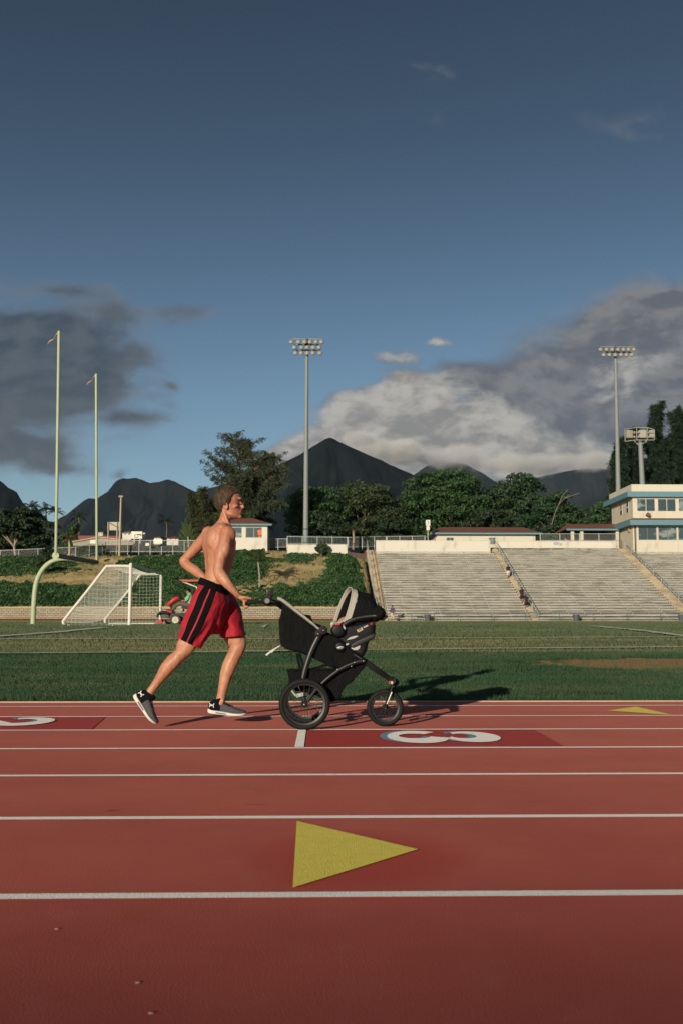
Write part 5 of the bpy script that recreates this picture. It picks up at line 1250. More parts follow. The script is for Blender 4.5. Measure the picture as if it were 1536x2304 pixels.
# near (right) leg, pushing off behind
T([(474, 1345, 7.20), (455, 1390, 7.18), (436, 1432, 7.17), (421, 1458, 7.165), (408, 1471, 7.165), (392, 1487, 7.165), (374, 1508, 7.165), (355, 1534, 7.165), (341, 1553, 7.165), (335, 1563, 7.165)],
  [(.105, .10), (.088, .085), (.068, .070), (.054, .056), (.050, .052), (.052, .055), (.047, .049), (.033, .036), (.029, .032), (.034, .034)])
E(382, 1492, 7.165, (.043, .050, .12), ry(40)); E(423.5, 1461, 7.165, (.038, .04, .034), ry(30)); E(416, 1447, 7.165, (.05, .05, .08), ry(35)); E(340, 1545, 7.165, (.012, .016, .05), ry(36))
# far (left) leg, forward
T([(490, 1345, 7.40), (512, 1392, 7.41), (528, 1425, 7.42), (537, 1447, 7.42), (534, 1462, 7.42), (524, 1482, 7.42), (513, 1508, 7.42), (504, 1540, 7.42), (498, 1567, 7.42), (495, 1583, 7.42)],
  [(.105, .10), (.088, .085), (.075, .072), (.062, .060), (.056, .056), (.054, .056), (.053, .055), (.040, .043), (.033, .034), (.037, .036)])
E(513, 1502, 7.42, (.047, .052, .12), ry(14)); E(544.5, 1452, 7.42, (.030, .038, .036)); E(520, 1432, 7.42, (.055, .06, .08), ry(-20)); E(497, 1562, 7.42, (.014, .018, .05), ry(8)); E(501, 1577, 7.395, (.012, .01, .014))
# near hand round the stroller handle: palm, four fingers, thumb
T([(538, 1341, 7.03), (545, 1346.5, 7.035), (552, 1350, 7.045)], [(.019, .028), (.018, .038), (.016, .040)], 12)
for k, (Yk, r, l) in enumerate(((7.012, .0098, 1.0), (7.034, .0102, 1.08), (7.056, .0098, 1.02), (7.076, .0086, .86))):
    T([(546, 1348, Yk), (550.5, 1353.5, Yk), (549.8 - k * .4, 1360 * 1, Yk + .002), (552.5, 1360 + 6.0 * l, Yk + .003), (557 + .8 * k, 1361.5 + 3.0 * l, Yk + .004)], [r * 1.15, r * 1.1, r, r * .95, r * .8], 9, 4)
T([(543, 1345, 7.008), (551, 1344.5, 7.0), (558, 1345.2, 7.003), (564.5, 1346.8, 7.008)], [.015, .0125, .0115, .0095], 10, 4)
# far hand, relaxed fist behind the waist
T([(464, 1303, 7.432), (473, 1308, 7.425)], [(.022, .034), (.020, .036)], 12)
for k in range(4): T([(472, 1306 + k * .4, 7.40 + .02 * k), (481, 1307 + k * .6, 7.40 + .02 * k), (484, 1313, 7.405 + .02 * k), (478, 1316, 7.405 + .02 * k)], [.0098, .0095, .009, .008], 8, 4)
T([(466, 1303, 7.395), (475, 1303, 7.385), (483, 1306, 7.388)], [.013, .011, .009], 8, 4)
body = q.remesh('body', skin, man, .0052, 4, disp=lambda p, n_: .0022 * mnoise.noise((p.x * 26, p.y * 26, p.z * 9)) + .0014 * mnoise.noise((p.x * 60, p.y * 60, p.z * 22)))
# hair
hair_m = mat('short_brown_hair', (.035, .022, .013), scale=70, rough=.85, col2=(.10, .062, .034), lo=.38, hi=.65, bump=1, bscale=160, bdist=.006, stretch=(1, 1, .35))
HL = [(1098.2, 541), (1101, 539), (1106, 538.5), (1111, 534), (1116, 529), (1122, 525), (1128, 524), (1133, 522.5), (1138, 519), (1140, 508), (1145, 503.5), (1150, 502), (1154, 499)]
q = MB(); rows = []; n = 48
def head_at(y):
    for (a, b) in zip(HR, HR[1:]):
        if a[0] <= y <= b[0]: t = (y - a[0]) / (b[0] - a[0]); return tuple(lerp(a[i], b[i], t) for i in range(4))
    return HR[0] if y < HR[0][0] else HR[-1]
for (y, xh) in HL:
    yy, xb, xf, hw = head_at(max(1099.6, y)); g = .012 if y < 1140 else .009
    if y < 1099: ring0 = [W(513.5, 1097.2, YH) + Vector((.028 * math.cos(a), .03 * math.sin(a), 0)) for a in [2 * math.pi * i / n for i in range(n)]]; rows.append(ring0); continue
    c0 = W((xb + xf) / 2, y, YH); a_ = (xf - xb) / 2 / 301; xl = max(-.999, min(.999, ((xh - (xb + xf) / 2) / 301) / a_)); thh = math.acos(xl)
    ring = []
    for i in range(n):
        th = lerp(thh, 2 * math.pi - thh, i / (n - 1)); cx_, sx_ = math.cos(th), math.sin(th)
        edge = min(1, min(i, n - 1 - i) / 3); gg = lerp(-.004, g, edge)
        ring.append(c0 + Vector(((a_ + gg) * cx_, (hw + gg) * sx_ * (1 - .16 * max(0, cx_)), 0)))
    rows.append(ring)
q.rings(rows[1:], cap=False)
q.add(rows[0] + rows[1], [(i, (i + 1) % n, n + (i + 1) % n, n + i) for i in range(n)] + [tuple(range(n))])
hair = q.build('hair', hair_m, man, wrinkle=(.006, 48), sub=1)
hm_ = hair.data; g_ = random.Random(2); q = MB(); polys = list(hm_.polygons); wts = [p.area for p in polys]; bh = BASE[hair.name]
for p_ in g_.choices(polys, wts, k=4200):
    vs_ = [hm_.vertices[i].co for i in p_.vertices]; a_, b__ = g_.random(), g_.random(); c_ = vs_[0] * (1 - a_) * (1 - b__) + vs_[1 % len(vs_)] * a_ * (1 - b__) + vs_[2 % len(vs_)] * a_ * b__ + vs_[-1] * (1 - a_) * b__ + bh
    nn_ = p_.normal; out_ = (c_ - W(512, 1128, YH)).normalized(); top_ = sstep(1.70, 1.76, c_.z)
    d_ = Vector((-.5 + 1.2 * top_, 0, -.75 + .9 * top_)) + out_ * (.34 + .3 * top_) + Vector((g_.gauss(0, .3), g_.gauss(0, .3), g_.gauss(0, .3))); d_.normalize(); l_ = (.009 + .008 * top_) * g_.uniform(.6, 1.3); w_ = d_.cross(Vector((g_.gauss(0, 1), g_.gauss(0, 1), g_.gauss(0, 1)))).normalized() * .0013
    q.add([c_ - w_, c_ + w_, c_ + d_ * l_], [(0, 1, 2)])
q.build('hair_tufts', mat('hair_strand', (.072, .045, .025), .5, 60, .7), hair, smooth=False, fixn=False)
# beard shadow / brows / eyes
q = MB(); q.tube([W(535.5, 1124.5, YH - .058), W(540, 1123.3, YH - .042), W(543, 1124.5, YH - .022)], [.0028, .0036, .0028], 6); q.tube([W(535.5, 1124.5, YH + .058), W(540, 1123.3, YH + .042), W(543, 1124.5, YH + .022)], [.0028, .0036, .0028], 6); q.build('eyebrow', hair_m, man)
for s in (-1, 1):
    q = MB(); q.ell(W(536.0, 1130.8, YH + s * .0425), (.009, .011, .0042)); ey = q.build('eye', mat('eye_white', (.10, .07, .06)), man)
    q = MB(); q.ell(W(537.9, 1130.8, YH + s * .046), (.0045, .006, .004)); q.build('iris', mat('iris_dark', (.03, .02, .015), rough=.2), ey)
# ---- shorts
red_s = mat('red_short_fabric', (.36, .012, .025), .14, 14, .75, .35, 24, bdist=.02); blk_s = mat('black_stripe_fabric', (.005, .005, .006), .2, 12, .9, .3, 24, bdist=.02, spec=.08); 
n = 64
def leg_ring(cx, cy, Y, tang, a, b, grow=0):
    """ring normal to tangent in image plane; a: in-plane half width m, b: depth half width"""
    c = W(cx, cy, Y); t = Vector((tang[0], 0, -tang[1])).normalized(); e1 = Vector((0, 1, 0)).cross(t) * -1
    return [c + e1 * (a * math.cos(th)) + Vector((0, 1, 0)) * (b * math.sin(th)) for th in [2 * math.pi * i / n for i in range(n)]]
nearL = [(480.5, 1322, 7.235, (-.32, 1), .095, .115), (477, 1334, 7.225, (-.32, 1), .112, .140), (470.5, 1350, 7.215, (-.36, 1), .122, .146), (462, 1372, 7.205, (-.42, 1), .121, .142), (452, 1396, 7.195, (-.45, 1), .114, .132), (442, 1416, 7.185, (-.47, 1), .105, .124), (432.5, 1434, 7.18, (-.5, 1), .096, .118), (426.5, 1446, 7.178, (-.5, 1), .091, .114)]
def near_m(i, j):
    # th measured from e1; camera side is sin<0
    th = 2 * math.pi * (j + .5) / n; s_, c_ = math.sin(th), math.cos(th)
    if s_ > .05: return 0
    u_ = c_
    return STR(u_)
def STR(u_):
    # u_: -1 .. 1 across the width as seen (sign fixed below)
    return 1 if (-.55 < u_ < -.13) or (-.04 < u_ < .38) else 0
q = MB(); RN = [leg_ring(*r) for r in nearL]
q.rings(RN, cap=False, mfun=near_m)
# inner hem, turned in
last = RN[-1]; cN = sum(last, Vector()) / n; inn = [p.lerp(cN, .12) + Vector((.02, 0, .035)) for p in last]
q.rings([last, inn], m=2, cap=False)
farL = [(486, 1320, 7.36, (.2, 1), .095, .13), (490, 1345, 7.385, (.3, 1), .118, .14), (500, 1370, 7.40, (.45, 1), .126, .142), (511, 1393, 7.41, (.5, 1), .118, .136), (519, 1412, 7.415, (.42, 1), .100, .130), (525, 1432, 7.42, (.12, 1), .088, .122)]
RF = [leg_ring(*r) for r in farL]; q.rings(RF, cap=False, m=0)
last = RF[-1]; cF = sum(last, Vector()) / n; q.rings([last, [p.lerp(cF, .12) + Vector((-.01, 0, .04)) for p in last]], m=2, cap=False)
# seat / crotch
pel = [(484, 1316, 7.30, 30.5, .165, 0), (482, 1330, 7.30, 33, .18, 0), (480, 1348, 7.30, 36, .19, 0), (479, 1366, 7.30, 36, .19, 0), (480, 1384, 7.30, 32, .17, 0), (482, 1402, 7.30, 25, .14, 0), (484, 1417, 7.30, 16, .10, 0), (485, 1424, 7.30, 6, .05, 0)]
q.rings([torso_ring(*r, n=n) for r in pel], m=0)
sh = q.build('shorts', [red_s, blk_s, mat('hem_dark', (.04, .01, .012))], man, fixn=True)
bm = bmesh.new(); bm.from_mesh(sh.data); bmesh.ops.subdivide_edges(bm, edges=bm.edges, cuts=2, use_grid_fill=True); bm.normal_update()
b0 = BASE[sh.name]
for v in bm.verts:
    p = v.co + b0; k = sstep(1.02, .62, p.z)
    d = .012 * mnoise.noise((p.x * 11 + p.z * 9, p.y * 7, p.z * 5)) + .008 * (1 - 2 * abs(mnoise.noise((p.x * 16 - p.z * 12, p.y * 12, p.z * 5 + p.x * 4)))) + .003 * mnoise.noise((p.x * 40, p.y * 30, p.z * 18)); v.co += v.normal * d * (.45 + 1.0 * k)
bm.to_mesh(sh.data); bm.free(); sh.data.polygons.foreach_set('use_smooth', [True] * len(sh.data.polygons))
def tilt_ring(cx, cy, Y, a, A, grow, slope, nn=56):
    r_ = torso_ring(cx, cy, Y, a, A, 0, nn, grow); c = W(cx, cy, Y); return [p + Vector((0, 0, -(p.x - c.x) * slope)) for p in r_]
q = MB(); q.rings([tilt_ring(483, 1311, 7.285, 28.5, .16, .0, .40), tilt_ring(482.5, 1311.5, 7.285, 28.8, .17, .008, .40), tilt_ring(481.2, 1320, 7.28, 30.3, .195, .010, .40), tilt_ring(480.2, 1326.5, 7.28, 31.6, .205, .010, .40), tilt_ring(480.2, 1327.5, 7.28, 31.6, .19, -.01, .4)], cap=False)
q.build('waistband', blk_s, man, wrinkle=(.003, 20))
# ---- shoes
grey_k = mat('grey_knit', (.065, .063, .070), .25, 120, .85, .5, 180, bdist=.004); blk_k = mat('black_knit', (.005, .0055, .007), .3, 120, .9, .4, 150, bdist=.003, spec=.1); sole_m = mat('foam_sole', (.60, .58, .52), .08, 20, .7); 
def shoe(heel, toe, up, wy, lab=None):
    """heel, toe: (px,py,Y) of sole bottom ends; up: image direction"""
    a = W(*heel); b = W(*toe); X = (b - a); L = X.length; X.normalize(); Z = Vector((up[0], 0, -up[1])); Z = (Z - X * Z.dot(X)).normalized(); Yv = Z.cross(X) 
    def p(x, y, z): return a + X * (x * L) + Yv * y + Z * z
    tX = [0.0, .03, .1, .2, .32, .45, .58, .7, .82, .92, .98, 1.0]
    wid = [.018, .028, .034, .036, .035, .036, .041, .045, .043, .034, .020, .010]
    toeu = [.010, .004, 0, 0, 0, 0, 0, .001, .005, .013, .021, .026]
    top = [.060, .088, .098, .100, .098, .090, .078, .066, .056, .047, .040, .034]
    sole_t = [.030, .034, .034, .032, .030, .028, .026, .024, .022, .019, .014, .010]
    def ring(i, zb, zt, w, nn=24, sq=.75):
        out = []
        for k in range(nn):
            th = 2 * math.pi * k / nn; c_, s_ = math.cos(th), math.sin(th)
            out.append(p(tX[i], w * abs(c_) ** sq * (1 if c_ > 0 else -1), (zb + zt) / 2 + (zt - zb) / 2 * abs(s_) ** sq * (1 if s_ > 0 else -1)))
        return out
    N = len(tX)
    q = MB(); q.rings([ring(i, toeu[i], toeu[i] + sole_t[i], wid[i] + .004, sq=.55) for i in range(N)]); so_ = q.build('sole', sole_m, None); 
    q = MB(); up_r = [ring(i, toeu[i] + sole_t[i] * .6, max(top[i] + toeu[i] * .5, toeu[i] + sole_t[i] + .012), wid[i], sq=.9) for i in range(N)]
    def mf(i, j):
        return 1 if tX[i] < .27 or (tX[i] < .5 and 3 <= j <= 8) else 0
    q.rings(up_r, mfun=mf); us = q.build('shoe', [grey_k, blk_k], man, wrinkle=(.0012, 60))
    so_.parent = us; so_.location = -BASE[us.name]; so_.name = 'sole'
    # collar
    q = MB(); ank = [(.17, .030, .055, .036), (.20, .075, .056, .037), (.21, .098, .050, .037), (.215, .112, .047, .0385), (.216, .118, .044, .037), (.216, .112, .034, .028)]
    q.rings([[p(x_ + a_ * math.cos(t_) / L * (1.15 if math.cos(t_) > 0 else .95), b_ * math.sin(t_), z_ + .016 * math.cos(t_) * (1 if z_ > .09 else 0)) for t_ in [2 * math.pi * k / 24 for k in range(24)]] for x_, z_, a_, b_ in ank]); q.build('collar', blk_k, us, wrinkle=(.0012, 40))
    q = MB()
    for k in range(4):
        x = .46 + k * .055; z = top[5] - (x - .45) * .10 + .002; q.tube([p(x, -.026, z - .010), p(x + .01, 0, z + .004), p(x, .026, z - .010)], .0028, 5)
    q.tube([p(.45, -.01, .098), p(.42, -.03, .098), p(.47, -.038, .085)], .0025, 5, sub=3); q.build('laces', mat('laces', (.03, .03, .032)), us)
    # sole groove and heel emblem (two interlocking arcs)
    q = MB(); q.tube([p(.22, -.0415, .016), p(.5, -.0415, .013)], (.004, .0015), 6, axis=Yv); q.build('sole_groove', mat('groove', (.12, .12, .12)), us)
    q = MB(); cx, cz, s = .095, .066, .016; yy = -.0345
    for sg in (-1, 1):
        pts = [p(cx + (s * math.cos(t)) / L, yy - .004 + .003 * abs(math.cos(t)), cz + sg * (s * .95 - s * .9 * math.sin(t) * 1.25)) for t in [math.pi * k / 8 for k in range(9)]]
        q.tube(pts, (.0032, .0015), 6, axis=Yv)
    q.build('emblem', mat('emblem_white', (.6, .6, .58)), us)
    return us
shoe((298.5, 1566, 7.165), (345.5, 1634, 7.165), (.82, -.57), 0)
shoe((467.5, 1605, 7.42), (553, 1614.5, 7.42), (-.11, -1), 0)
# ================================================================== STROLLER
YN, YM, YF = 6.95, 7.205, 7.46
st = thing('jogging_stroller', 'black three wheeled jogging stroller pushed by the shirtless runner', 'stroller', Vector((W(770, 1600, YM).x, YM, 0)))
fab = mat('black_stroller_fabric', (.0050, .0053, .0058), .5, 9, .9, .8, 22, bdist=.04, spec=.15); gloss = mat('dark_grey_frame', (.008, .0085, .0085), .15, 3, .42, spec=.4); plast = mat('black_plastic', (.004, .004, .0045), .2, 6, .5, spec=.2)
rub = mat('tyre_rubber', (.008, .009, .008), .25, 14, .7, .3, 60, spec=.22); rimm = mat('rim_black', (.01, .01, .01), .1, 5, .3, spec=.6); silver = mat('silver_metal', (.3, .3, .29), .1, 5, .35, metal=.8); greyp = mat('grey_piping', (.30, .29, .25), .22, 60, .85, .5, 200, bdist=.003); lgrey = mat('grey_panel', (.36, .37, .36), .12, 12, .7)
foam = mat('foam_grip', (.006, .006, .006), .3, 30, .9, .4, 120, bdist=.003)
def S(px, py, Y): return W(px, py, Y)
def part(q, name, m, par=st, **k): return q.build(name, m, par, **k)
def sring(c, r, y, n_=48): return [c + Vector((r * math.cos(a), y, r * math.sin(a))) for a in [2 * math.pi * i / n_ for i in range(n_)]]
def bike_wheel(c, R_, tw, nsp, phase=0):
    q = MB(); rc = R_ - tw
    prof_ = [(math.cos(a), math.sin(a)) for a in [2 * math.pi * i / 14 for i in range(14)]]
    nn = 64; vs = []
    for i in range(nn):
        a = 2 * math.pi * i / nn; d = Vector((math.cos(a), 0, math.sin(a)))
        for (k, l) in prof_: vs.append(c + d * (rc + tw * k * (1 if k < 0 else (1 + .05 * (1 if (i % 2) ^ (l > 0) else -1)))) + Vector((0, tw * 1.05 * l, 0)))
    fs = [(i * 14 + j, i * 14 + (j + 1) % 14, ((i + 1) % nn) * 14 + (j + 1) % 14, ((i + 1) % nn) * 14 + j) for i in range(nn) for j in range(14)]
    q.add(vs, fs); w_ = thing_w = None
    whl = bpy.data.objects.new('wheel', None); COL.objects.link(whl); whl.parent = st; whl.location = c - BASE[st.name]; BASE[whl.name] = c.copy()
    q.build('tyre', rub, whl)
    q = MB(); r2 = rc - tw * .75
    q.rings([sring(c, rr, yy, 56) for rr, yy in ((r2, -.012), (r2 - .014, -.010), (r2 - .016, 0), (r2 - .014, .010), (r2, .012), (r2 + .006, .010), (r2 + .006, -.010), (r2, -.012))], cap=False); q.build('rim', rimm, whl)
    q = MB()
    for i in range(nsp):
        a = 2 * math.pi * i / nsp + phase; b = a + (.35 if i % 2 else -.35); sy = -.022 if (i // 2) % 2 else .022
        q.tube([c + Vector((.017 * math.cos(b), sy, .017 * math.sin(b))), c + Vector(((r2 - .012) * math.cos(a), 0, (r2 - .012) * math.sin(a)))], .0014, 5)
    q.build('spokes', mat('spoke_dark', (.06, .06, .06), metal=.4, rough=.4), whl)
    q = MB(); q.rings([sring(c, r_, y_, 20) for r_, y_ in ((.022, -.03), (.024, -.024), (.014, -.02), (.014, .02), (.024, .024), (.022, .03))]); q.build('hub', plast, whl)
    q = MB(); q.tube([c + Vector((0, -.036, 0)), c + Vector((0, -.03, 0))], .009, 10, rnd_ends=True); q.build('axle_cap', silver, whl)
    q = MB(); a = 1.9 + phase; q.tube([c + Vector(((r2 - .012) * math.cos(a), -.004, (r2 - .012) * math.sin(a))), c + Vector(((r2 - .03) * math.cos(a), -.006, (r2 - .03) * math.sin(a)))], .003, 5); q.build('valve', silver, whl)
    return whl
cN_ = S(685, 1587, YN); RW = 57 / (F / 6.95) * 1.0; cN_.z = RW + .002
cF_ = Vector((cN_.x + .004, YF, RW + .002)); cX = S(866, 1591, YM); RX = 41.2 / (F / YM); cX.z = RX + .002
bike_wheel(cN_, RW, .019, 20); bike_wheel(cF_, RW, .019, 20, .1); bike_wheel(cX, RX, .018, 16, .05)
# frame, near and far copies
Yn_, Yf_ = 7.015, 7.395
for Y, nm in ((Yn_, 'near'), (Yf_, 'far')):
    dy = Y - Yn_
    o_ = Vector((0, dy, 0)); sn = lambda px, py, y=Yn_: S(px, py, y) + o_
    wheel_y = (YN + .045 - Yn_) if nm == 'near' else (YF - .045 - Yf_)
    q = MB(); q.tube([sn(726, 1421), sn(716, 1434), sn(702, 1462), sn(691, 1492), sn(683, 1522), sn(681, 1545)], [(.020, .013), (.021, .013), (.021, .013), (.0205, .013), (.019, .012), (.017, .012)], 14, axis=AX, sub=5); part(q, 'rear_leg', gloss)
    wc = Vector(cN_) + Vector((0, dy + .0, 0)); wc.y = Y + wheel_y
    q = MB(); q.tube([sn(820, 1487), sn(800, 1490), sn(770, 1503), sn(742, 1522), sn(718, 1544), wc + Vector((.03, 0, .03)), wc], [.017, .0175, .017, .0155, .014, .012, .011], 14, sub=4); part(q, 'lower_bar', gloss)
    i_ = Vector((0, .055 if nm == 'near' else -.055, 0)); q = MB(); q.tube([sn(726, 1421) + i_, sn(765, 1450) + i_, sn(800, 1475) + i_ * .5, sn(822, 1488)], [.014, .014, .015, .018], 12, sub=3); part(q, 'main_bar', plast)
    q = MB(); q.tube([sn(604, 1352), sn(620, 1356), sn(640, 1371) + i_, sn(668, 1395) + i_, sn(704, 1418) + i_, sn(722, 1421)], [.014, .018, .016, .013, .013, .016], 12, sub=3); part(q, 'handle_bar_arm', plast)
    q = MB(); q.tube([S(602, 1352, Y) + Vector((0, -.02, 0)), S(602, 1352, Y) + Vector((0, .02, 0))], .028, 20); hb = part(q, 'pivot_hub', plast, bevel=.004)
    s_ = -1 if nm == 'near' else 1
    q = MB(); q.tube([S(602, 1352, Y) + Vector((0, s_ * .019, 0)), S(602, 1352, Y) + Vector((0, s_ * .026, 0))], .018, 18); rg = q.build('hub_disc', mat('disc_grey', (.16, .17, .16), rough=.4), hb)
    q = MB(); q.tube([sn(716, 1425) + Vector((0, -.018, 0)), sn(716, 1425) + Vector((0, .018, 0))], .026, 16); q.tube([sn(727, 1418) + Vector((0, -.02, 0)), sn(727, 1418) + Vector((0, .02, 0))], .032, 16); part(q, 'fold_joint', plast, bevel=.004)
    for (px, py) in ((728, 1418), (716, 1426), (797, 1490), (790, 1499), (817, 1487), (759, 1506)):
        q = MB(); q.ell(sn(px, py) + Vector((0, s_ * .02, 0)), (.0055, .003, .0055), nu=8, nv=6); part(q, 'rivet', silver)
# front tubes to the fork
for Y, k in ((Yn_ + .03, -1), (Yf_ - .03, 1)):
    q = MB(); q.tube([S(818, 1486, Y), S(845, 1506, Y + .02 * -k), S(870, 1523, YM + k * .055), S(885, 1533, YM + k * .035)], [.020, .021, .019, .017], 12, sub=3); part(q, 'front_bar', foam, wrinkle=(.0015, 60))
q = MB(); q.tube([S(884, 1532, YM - .05), S(884, 1532, YM + .05)], .02, 12); q.tube([S(881, 1530, YM), S(890, 1535, YM)], .025, 12, rnd_ends=True); q.tube([S(886, 1533, YM), S(884, 1546, YM)], .02, 12, rnd_ends=True); part(q, 'steering_head', plast)
q = MB(); q.tube([S(882, 1545, YM - .05), S(882, 1545, YM + .05)], .014, 10)
for k in (-1, 1):
    q.tube([S(882, 1545, YM + k * .045), S(875, 1566, YM + k * .048), cX + Vector((0, k * .042, 0))], [.012, .010, .009], 10, sub=3)
part(q, 'fork', plast)
for k in (-1, 1):
    q = MB(); q.tube([S(881, 1557, YM + k * .058), S(870, 1584, YM + k * .058)], .0055, 8); part(q, 'fork_strut', mat('fork_grey', (.28, .29, .28), metal=.5, rough=.35))
q = MB(); q.tube([S(877, 1535.5, YM - .055), S(877, 1535.5, YM - .03)], .012, 12); part(q, 'front_reflector', mat('amber_reflector', (.35, .06, .02), rough=.2))
q = MB(); q.ell(S(881, 1536, YM - .052), (.010, .006, .013)); part(q, 'brake_clip', mat('clip_grey', (.4, .4, .38)))
q = MB(); q.tube([cN_ + Vector((0, .03, 0)), cF_ - Vector((0, .03, 0))], .011, 10); part(q, 'axle', plast)
q = MB(); q.prism([S(663, 1562, YF - .06), S(683, 1558, YF - .06), S(683, 1566, YF - .06), S(668, 1570, YF - .06)], (0, .012, 0)); part(q, 'brake_plate', lgrey, bevel=.003)
q = MB(); q.tube([S(656, 1553, YF - .06), S(666, 1566, YF - .06)], .007, 8); part(q, 'brake_lever', lgrey)
# handle bar
q = MB(); q.tube([S(602, 1352, Yn_), S(580, 1352.5, Yn_ + .0), S(562, 1355, Yn_ + .012), S(553, 1357, Yn_ + .05), S(550, 1358, Yn_ + .11), S(549.5, 1358, YM), S(550, 1358, Yf_ - .11), S(553, 1357, Yf_ - .05), S(562, 1355, Yf_ - .012), S(580, 1352.5, Yf_), S(602, 1352, Yf_)], .0165, 12, sub=4); hbar = part(q, 'handlebar', foam, wrinkle=(.001, 80))
q = MB(); q.tube([S(584, 1349.5, Yn_ - .016), S(588, 1349.5, Yn_ - .016)], .004, 8, rnd_ends=True); q.build('button', silver, hbar)
q = MB(); q.tube([S(603, 1357, Yn_ + .02), S(603, 1357, Yf_ - .02)], (.02, .03), 12); part(q, 'parent_tray', plast, bevel=.004)
# seat fabric (sling seen from the side) with rounded back
def cloth(name, pts, y0, y1, m, bulge=.0, wr=(.006, 9), bev=.018, sub=2, par=st):
    P = [S(px, py, y0) for px, py in pts]; q = MB(); q.prism(P, (0, y1 - y0, 0)); 
    o = q.build(name, m, par, bevel=bev, wrinkle=None, smooth=True, sub=sub)
    if wr:
        bm = bmesh.new(); bm.from_mesh(o.data); bm.normal_update(); bb = BASE[o.name]
        for v in bm.verts:
            p = v.co + bb; d = mnoise.noise((p.x * wr[1] + p.z * wr[1] * .6, p.y * 5, p.z * wr[1] * .5)) + .5 * mnoise.noise(p * wr[1] * 2.4); v.co += v.normal * d * wr[0]
        bm.to_mesh(o.data); bm.free()
    return o
seat = cloth('seat_fabric', [(628, 1349), (640, 1353), (672, 1381), (719, 1415), (734, 1421), (768, 1440), (795, 1463), (817, 1482), (802, 1491), (780, 1501), (760, 1503), (742, 1499), (718, 1487), (690, 1474), (664, 1466), (642, 1459), (630, 1449), (627, 1420), (628, 1395), (632, 1372)], 7.035, 7.38, fab, wr=(.010, 10), bev=.022)
q = MB(); q.tube([S(625, 1345, 7.028), S(640, 1354, 7.024), (S(668, 1376, 7.024)), S(696, 1398, 7.024), S(717, 1415, 7.03)], [(.010, .008), (.0125, .008), (.0125, .008), (.011, .008), (.007, .006)], 10, axis=AX, sub=5); q.build('piping', greyp, seat, wrinkle=(.0015, 60))
q = MB(); q.tube([S(632, 1352, 7.016), S(668, 1380, 7.013), S(708, 1410, 7.018)], .003, 6, sub=4); q.build('zip', mat('zip_dark', (.08, .08, .07)), seat)
cloth('folded_hood', [(664, 1368), (684, 1383), (698, 1384), (705, 1402), (722, 1406), (735, 1416), (720, 1418), (690, 1400)], 7.10, 7.34, fab, wr=(.006, 16), bev=.012)
# basket
bk = cloth('basket', [(645, 1508), (662, 1507), (700, 1508), (758, 1506), (790, 1499), (824, 1491), (822, 1498), (794, 1532), (768, 1555), (767, 1569), (750, 1579), (728, 1577), (700, 1560), (665, 1556), (651, 1540)], 7.05, 7.36, fab, wr=(.010, 14), bev=.014)
q = MB(); q.tube([S(645, 1508, 7.045), S(700, 1507.5, 7.045), S(758, 1506.5, 7.045)], .007, 8); q.build('basket_hem', fab, bk)
for a_ in ([(668, 1470), (672, 1490), (676, 1507)], [(673, 1470), (680, 1490), (682, 1506)], [(744, 1494), (720, 1500), (704, 1506)]):
    q = MB(); q.tube([S(px, py, 7.10) for px, py in a_], (.010, .004), 6, axis=AX, sub=3); part(q, 'strap', fab)
q = MB(); q.tube([S(690, 1487, 7.12), S(683, 1500, 7.12), S(681, 1512, 7.12)], .006, 8); part(q, 'spring', silver)
# tether strap and cord
q = MB(); q.tube([S(630, 1453, 7.06), S(620, 1459, 7.06), S(612, 1464, 7.06), S(599, 1474.5, 7.06)], [(.004, .002), (.005, .002), (.006, .002), (.007, .002)], 8, axis=AX, sub=3); q.tube([S(619, 1460, 7.055), S(611, 1468, 7.055)], (.004, .002), 6, axis=AX); part(q, 'tether_strap', mat('white_strap', (.5, .5, .46)))
q = MB(); q.tube([S(654, 1464, 7.05), S(642, 1467, 7.05), (S(637, 1476, 7.05)), S(642, 1480, 7.05), S(652, 1474, 7.05), S(656, 1470, 7.05), S(655, 1480, 7.05), S(658, 1488, 7.05)], .0032, 6, sub=5); q.tube([S(656, 1474, 7.05), S(655.5, 1489, 7.05)], .004, 6); part(q, 'draw_cord', plast)
# ---- phone standing in the handle clip
q = MB(); q.prism([S(598.5, 1344, 7.06), S(600.5, 1325.5, 7.06), (S(616, 1325.5, 7.06)), S(615, 1344, 7.06)], (0, .014, 0)); 
tag(q.build('phone', mat('phone_black', (.012, .012, .013), rough=.25), bevel=.003), 'black phone standing upright in a clip on the stroller handle', 'phone')
q = MB(); q.box2(S(603, 1348, 7.05), S(612, 1341, 7.09)); part(q, 'phone_clip', plast, bevel=.003)
# ================================================================== INFANT CAR SEAT
cs = thing('infant_car_seat', 'black infant car seat with a beige hood trim clipped on the stroller', 'car seat', S(795, 1480, 7.2))
CY0, CY1 = 7.05, 7.37
shell = cloth('shell', [(748, 1414), (758, 1408), (790, 1406), (820, 1400), (843, 1394), (845, 1412), (843, 1429), (830, 1441), (826, 1462), (816, 1481), (800, 1474), (780, 1458), (764, 1444), (752, 1430)], CY0, CY1, plast, wr=(.002, 9), bev=.03, par=cs, sub=1)
mid = cloth('fabric_liner', [(752, 1412), (770, 1399), (800, 1397), (840, 1391), (844, 1402), (800, 1412), (760, 1418)], CY0 + .02, CY1 - .02, fab, wr=(.005, 18), bev=.015, par=cs)
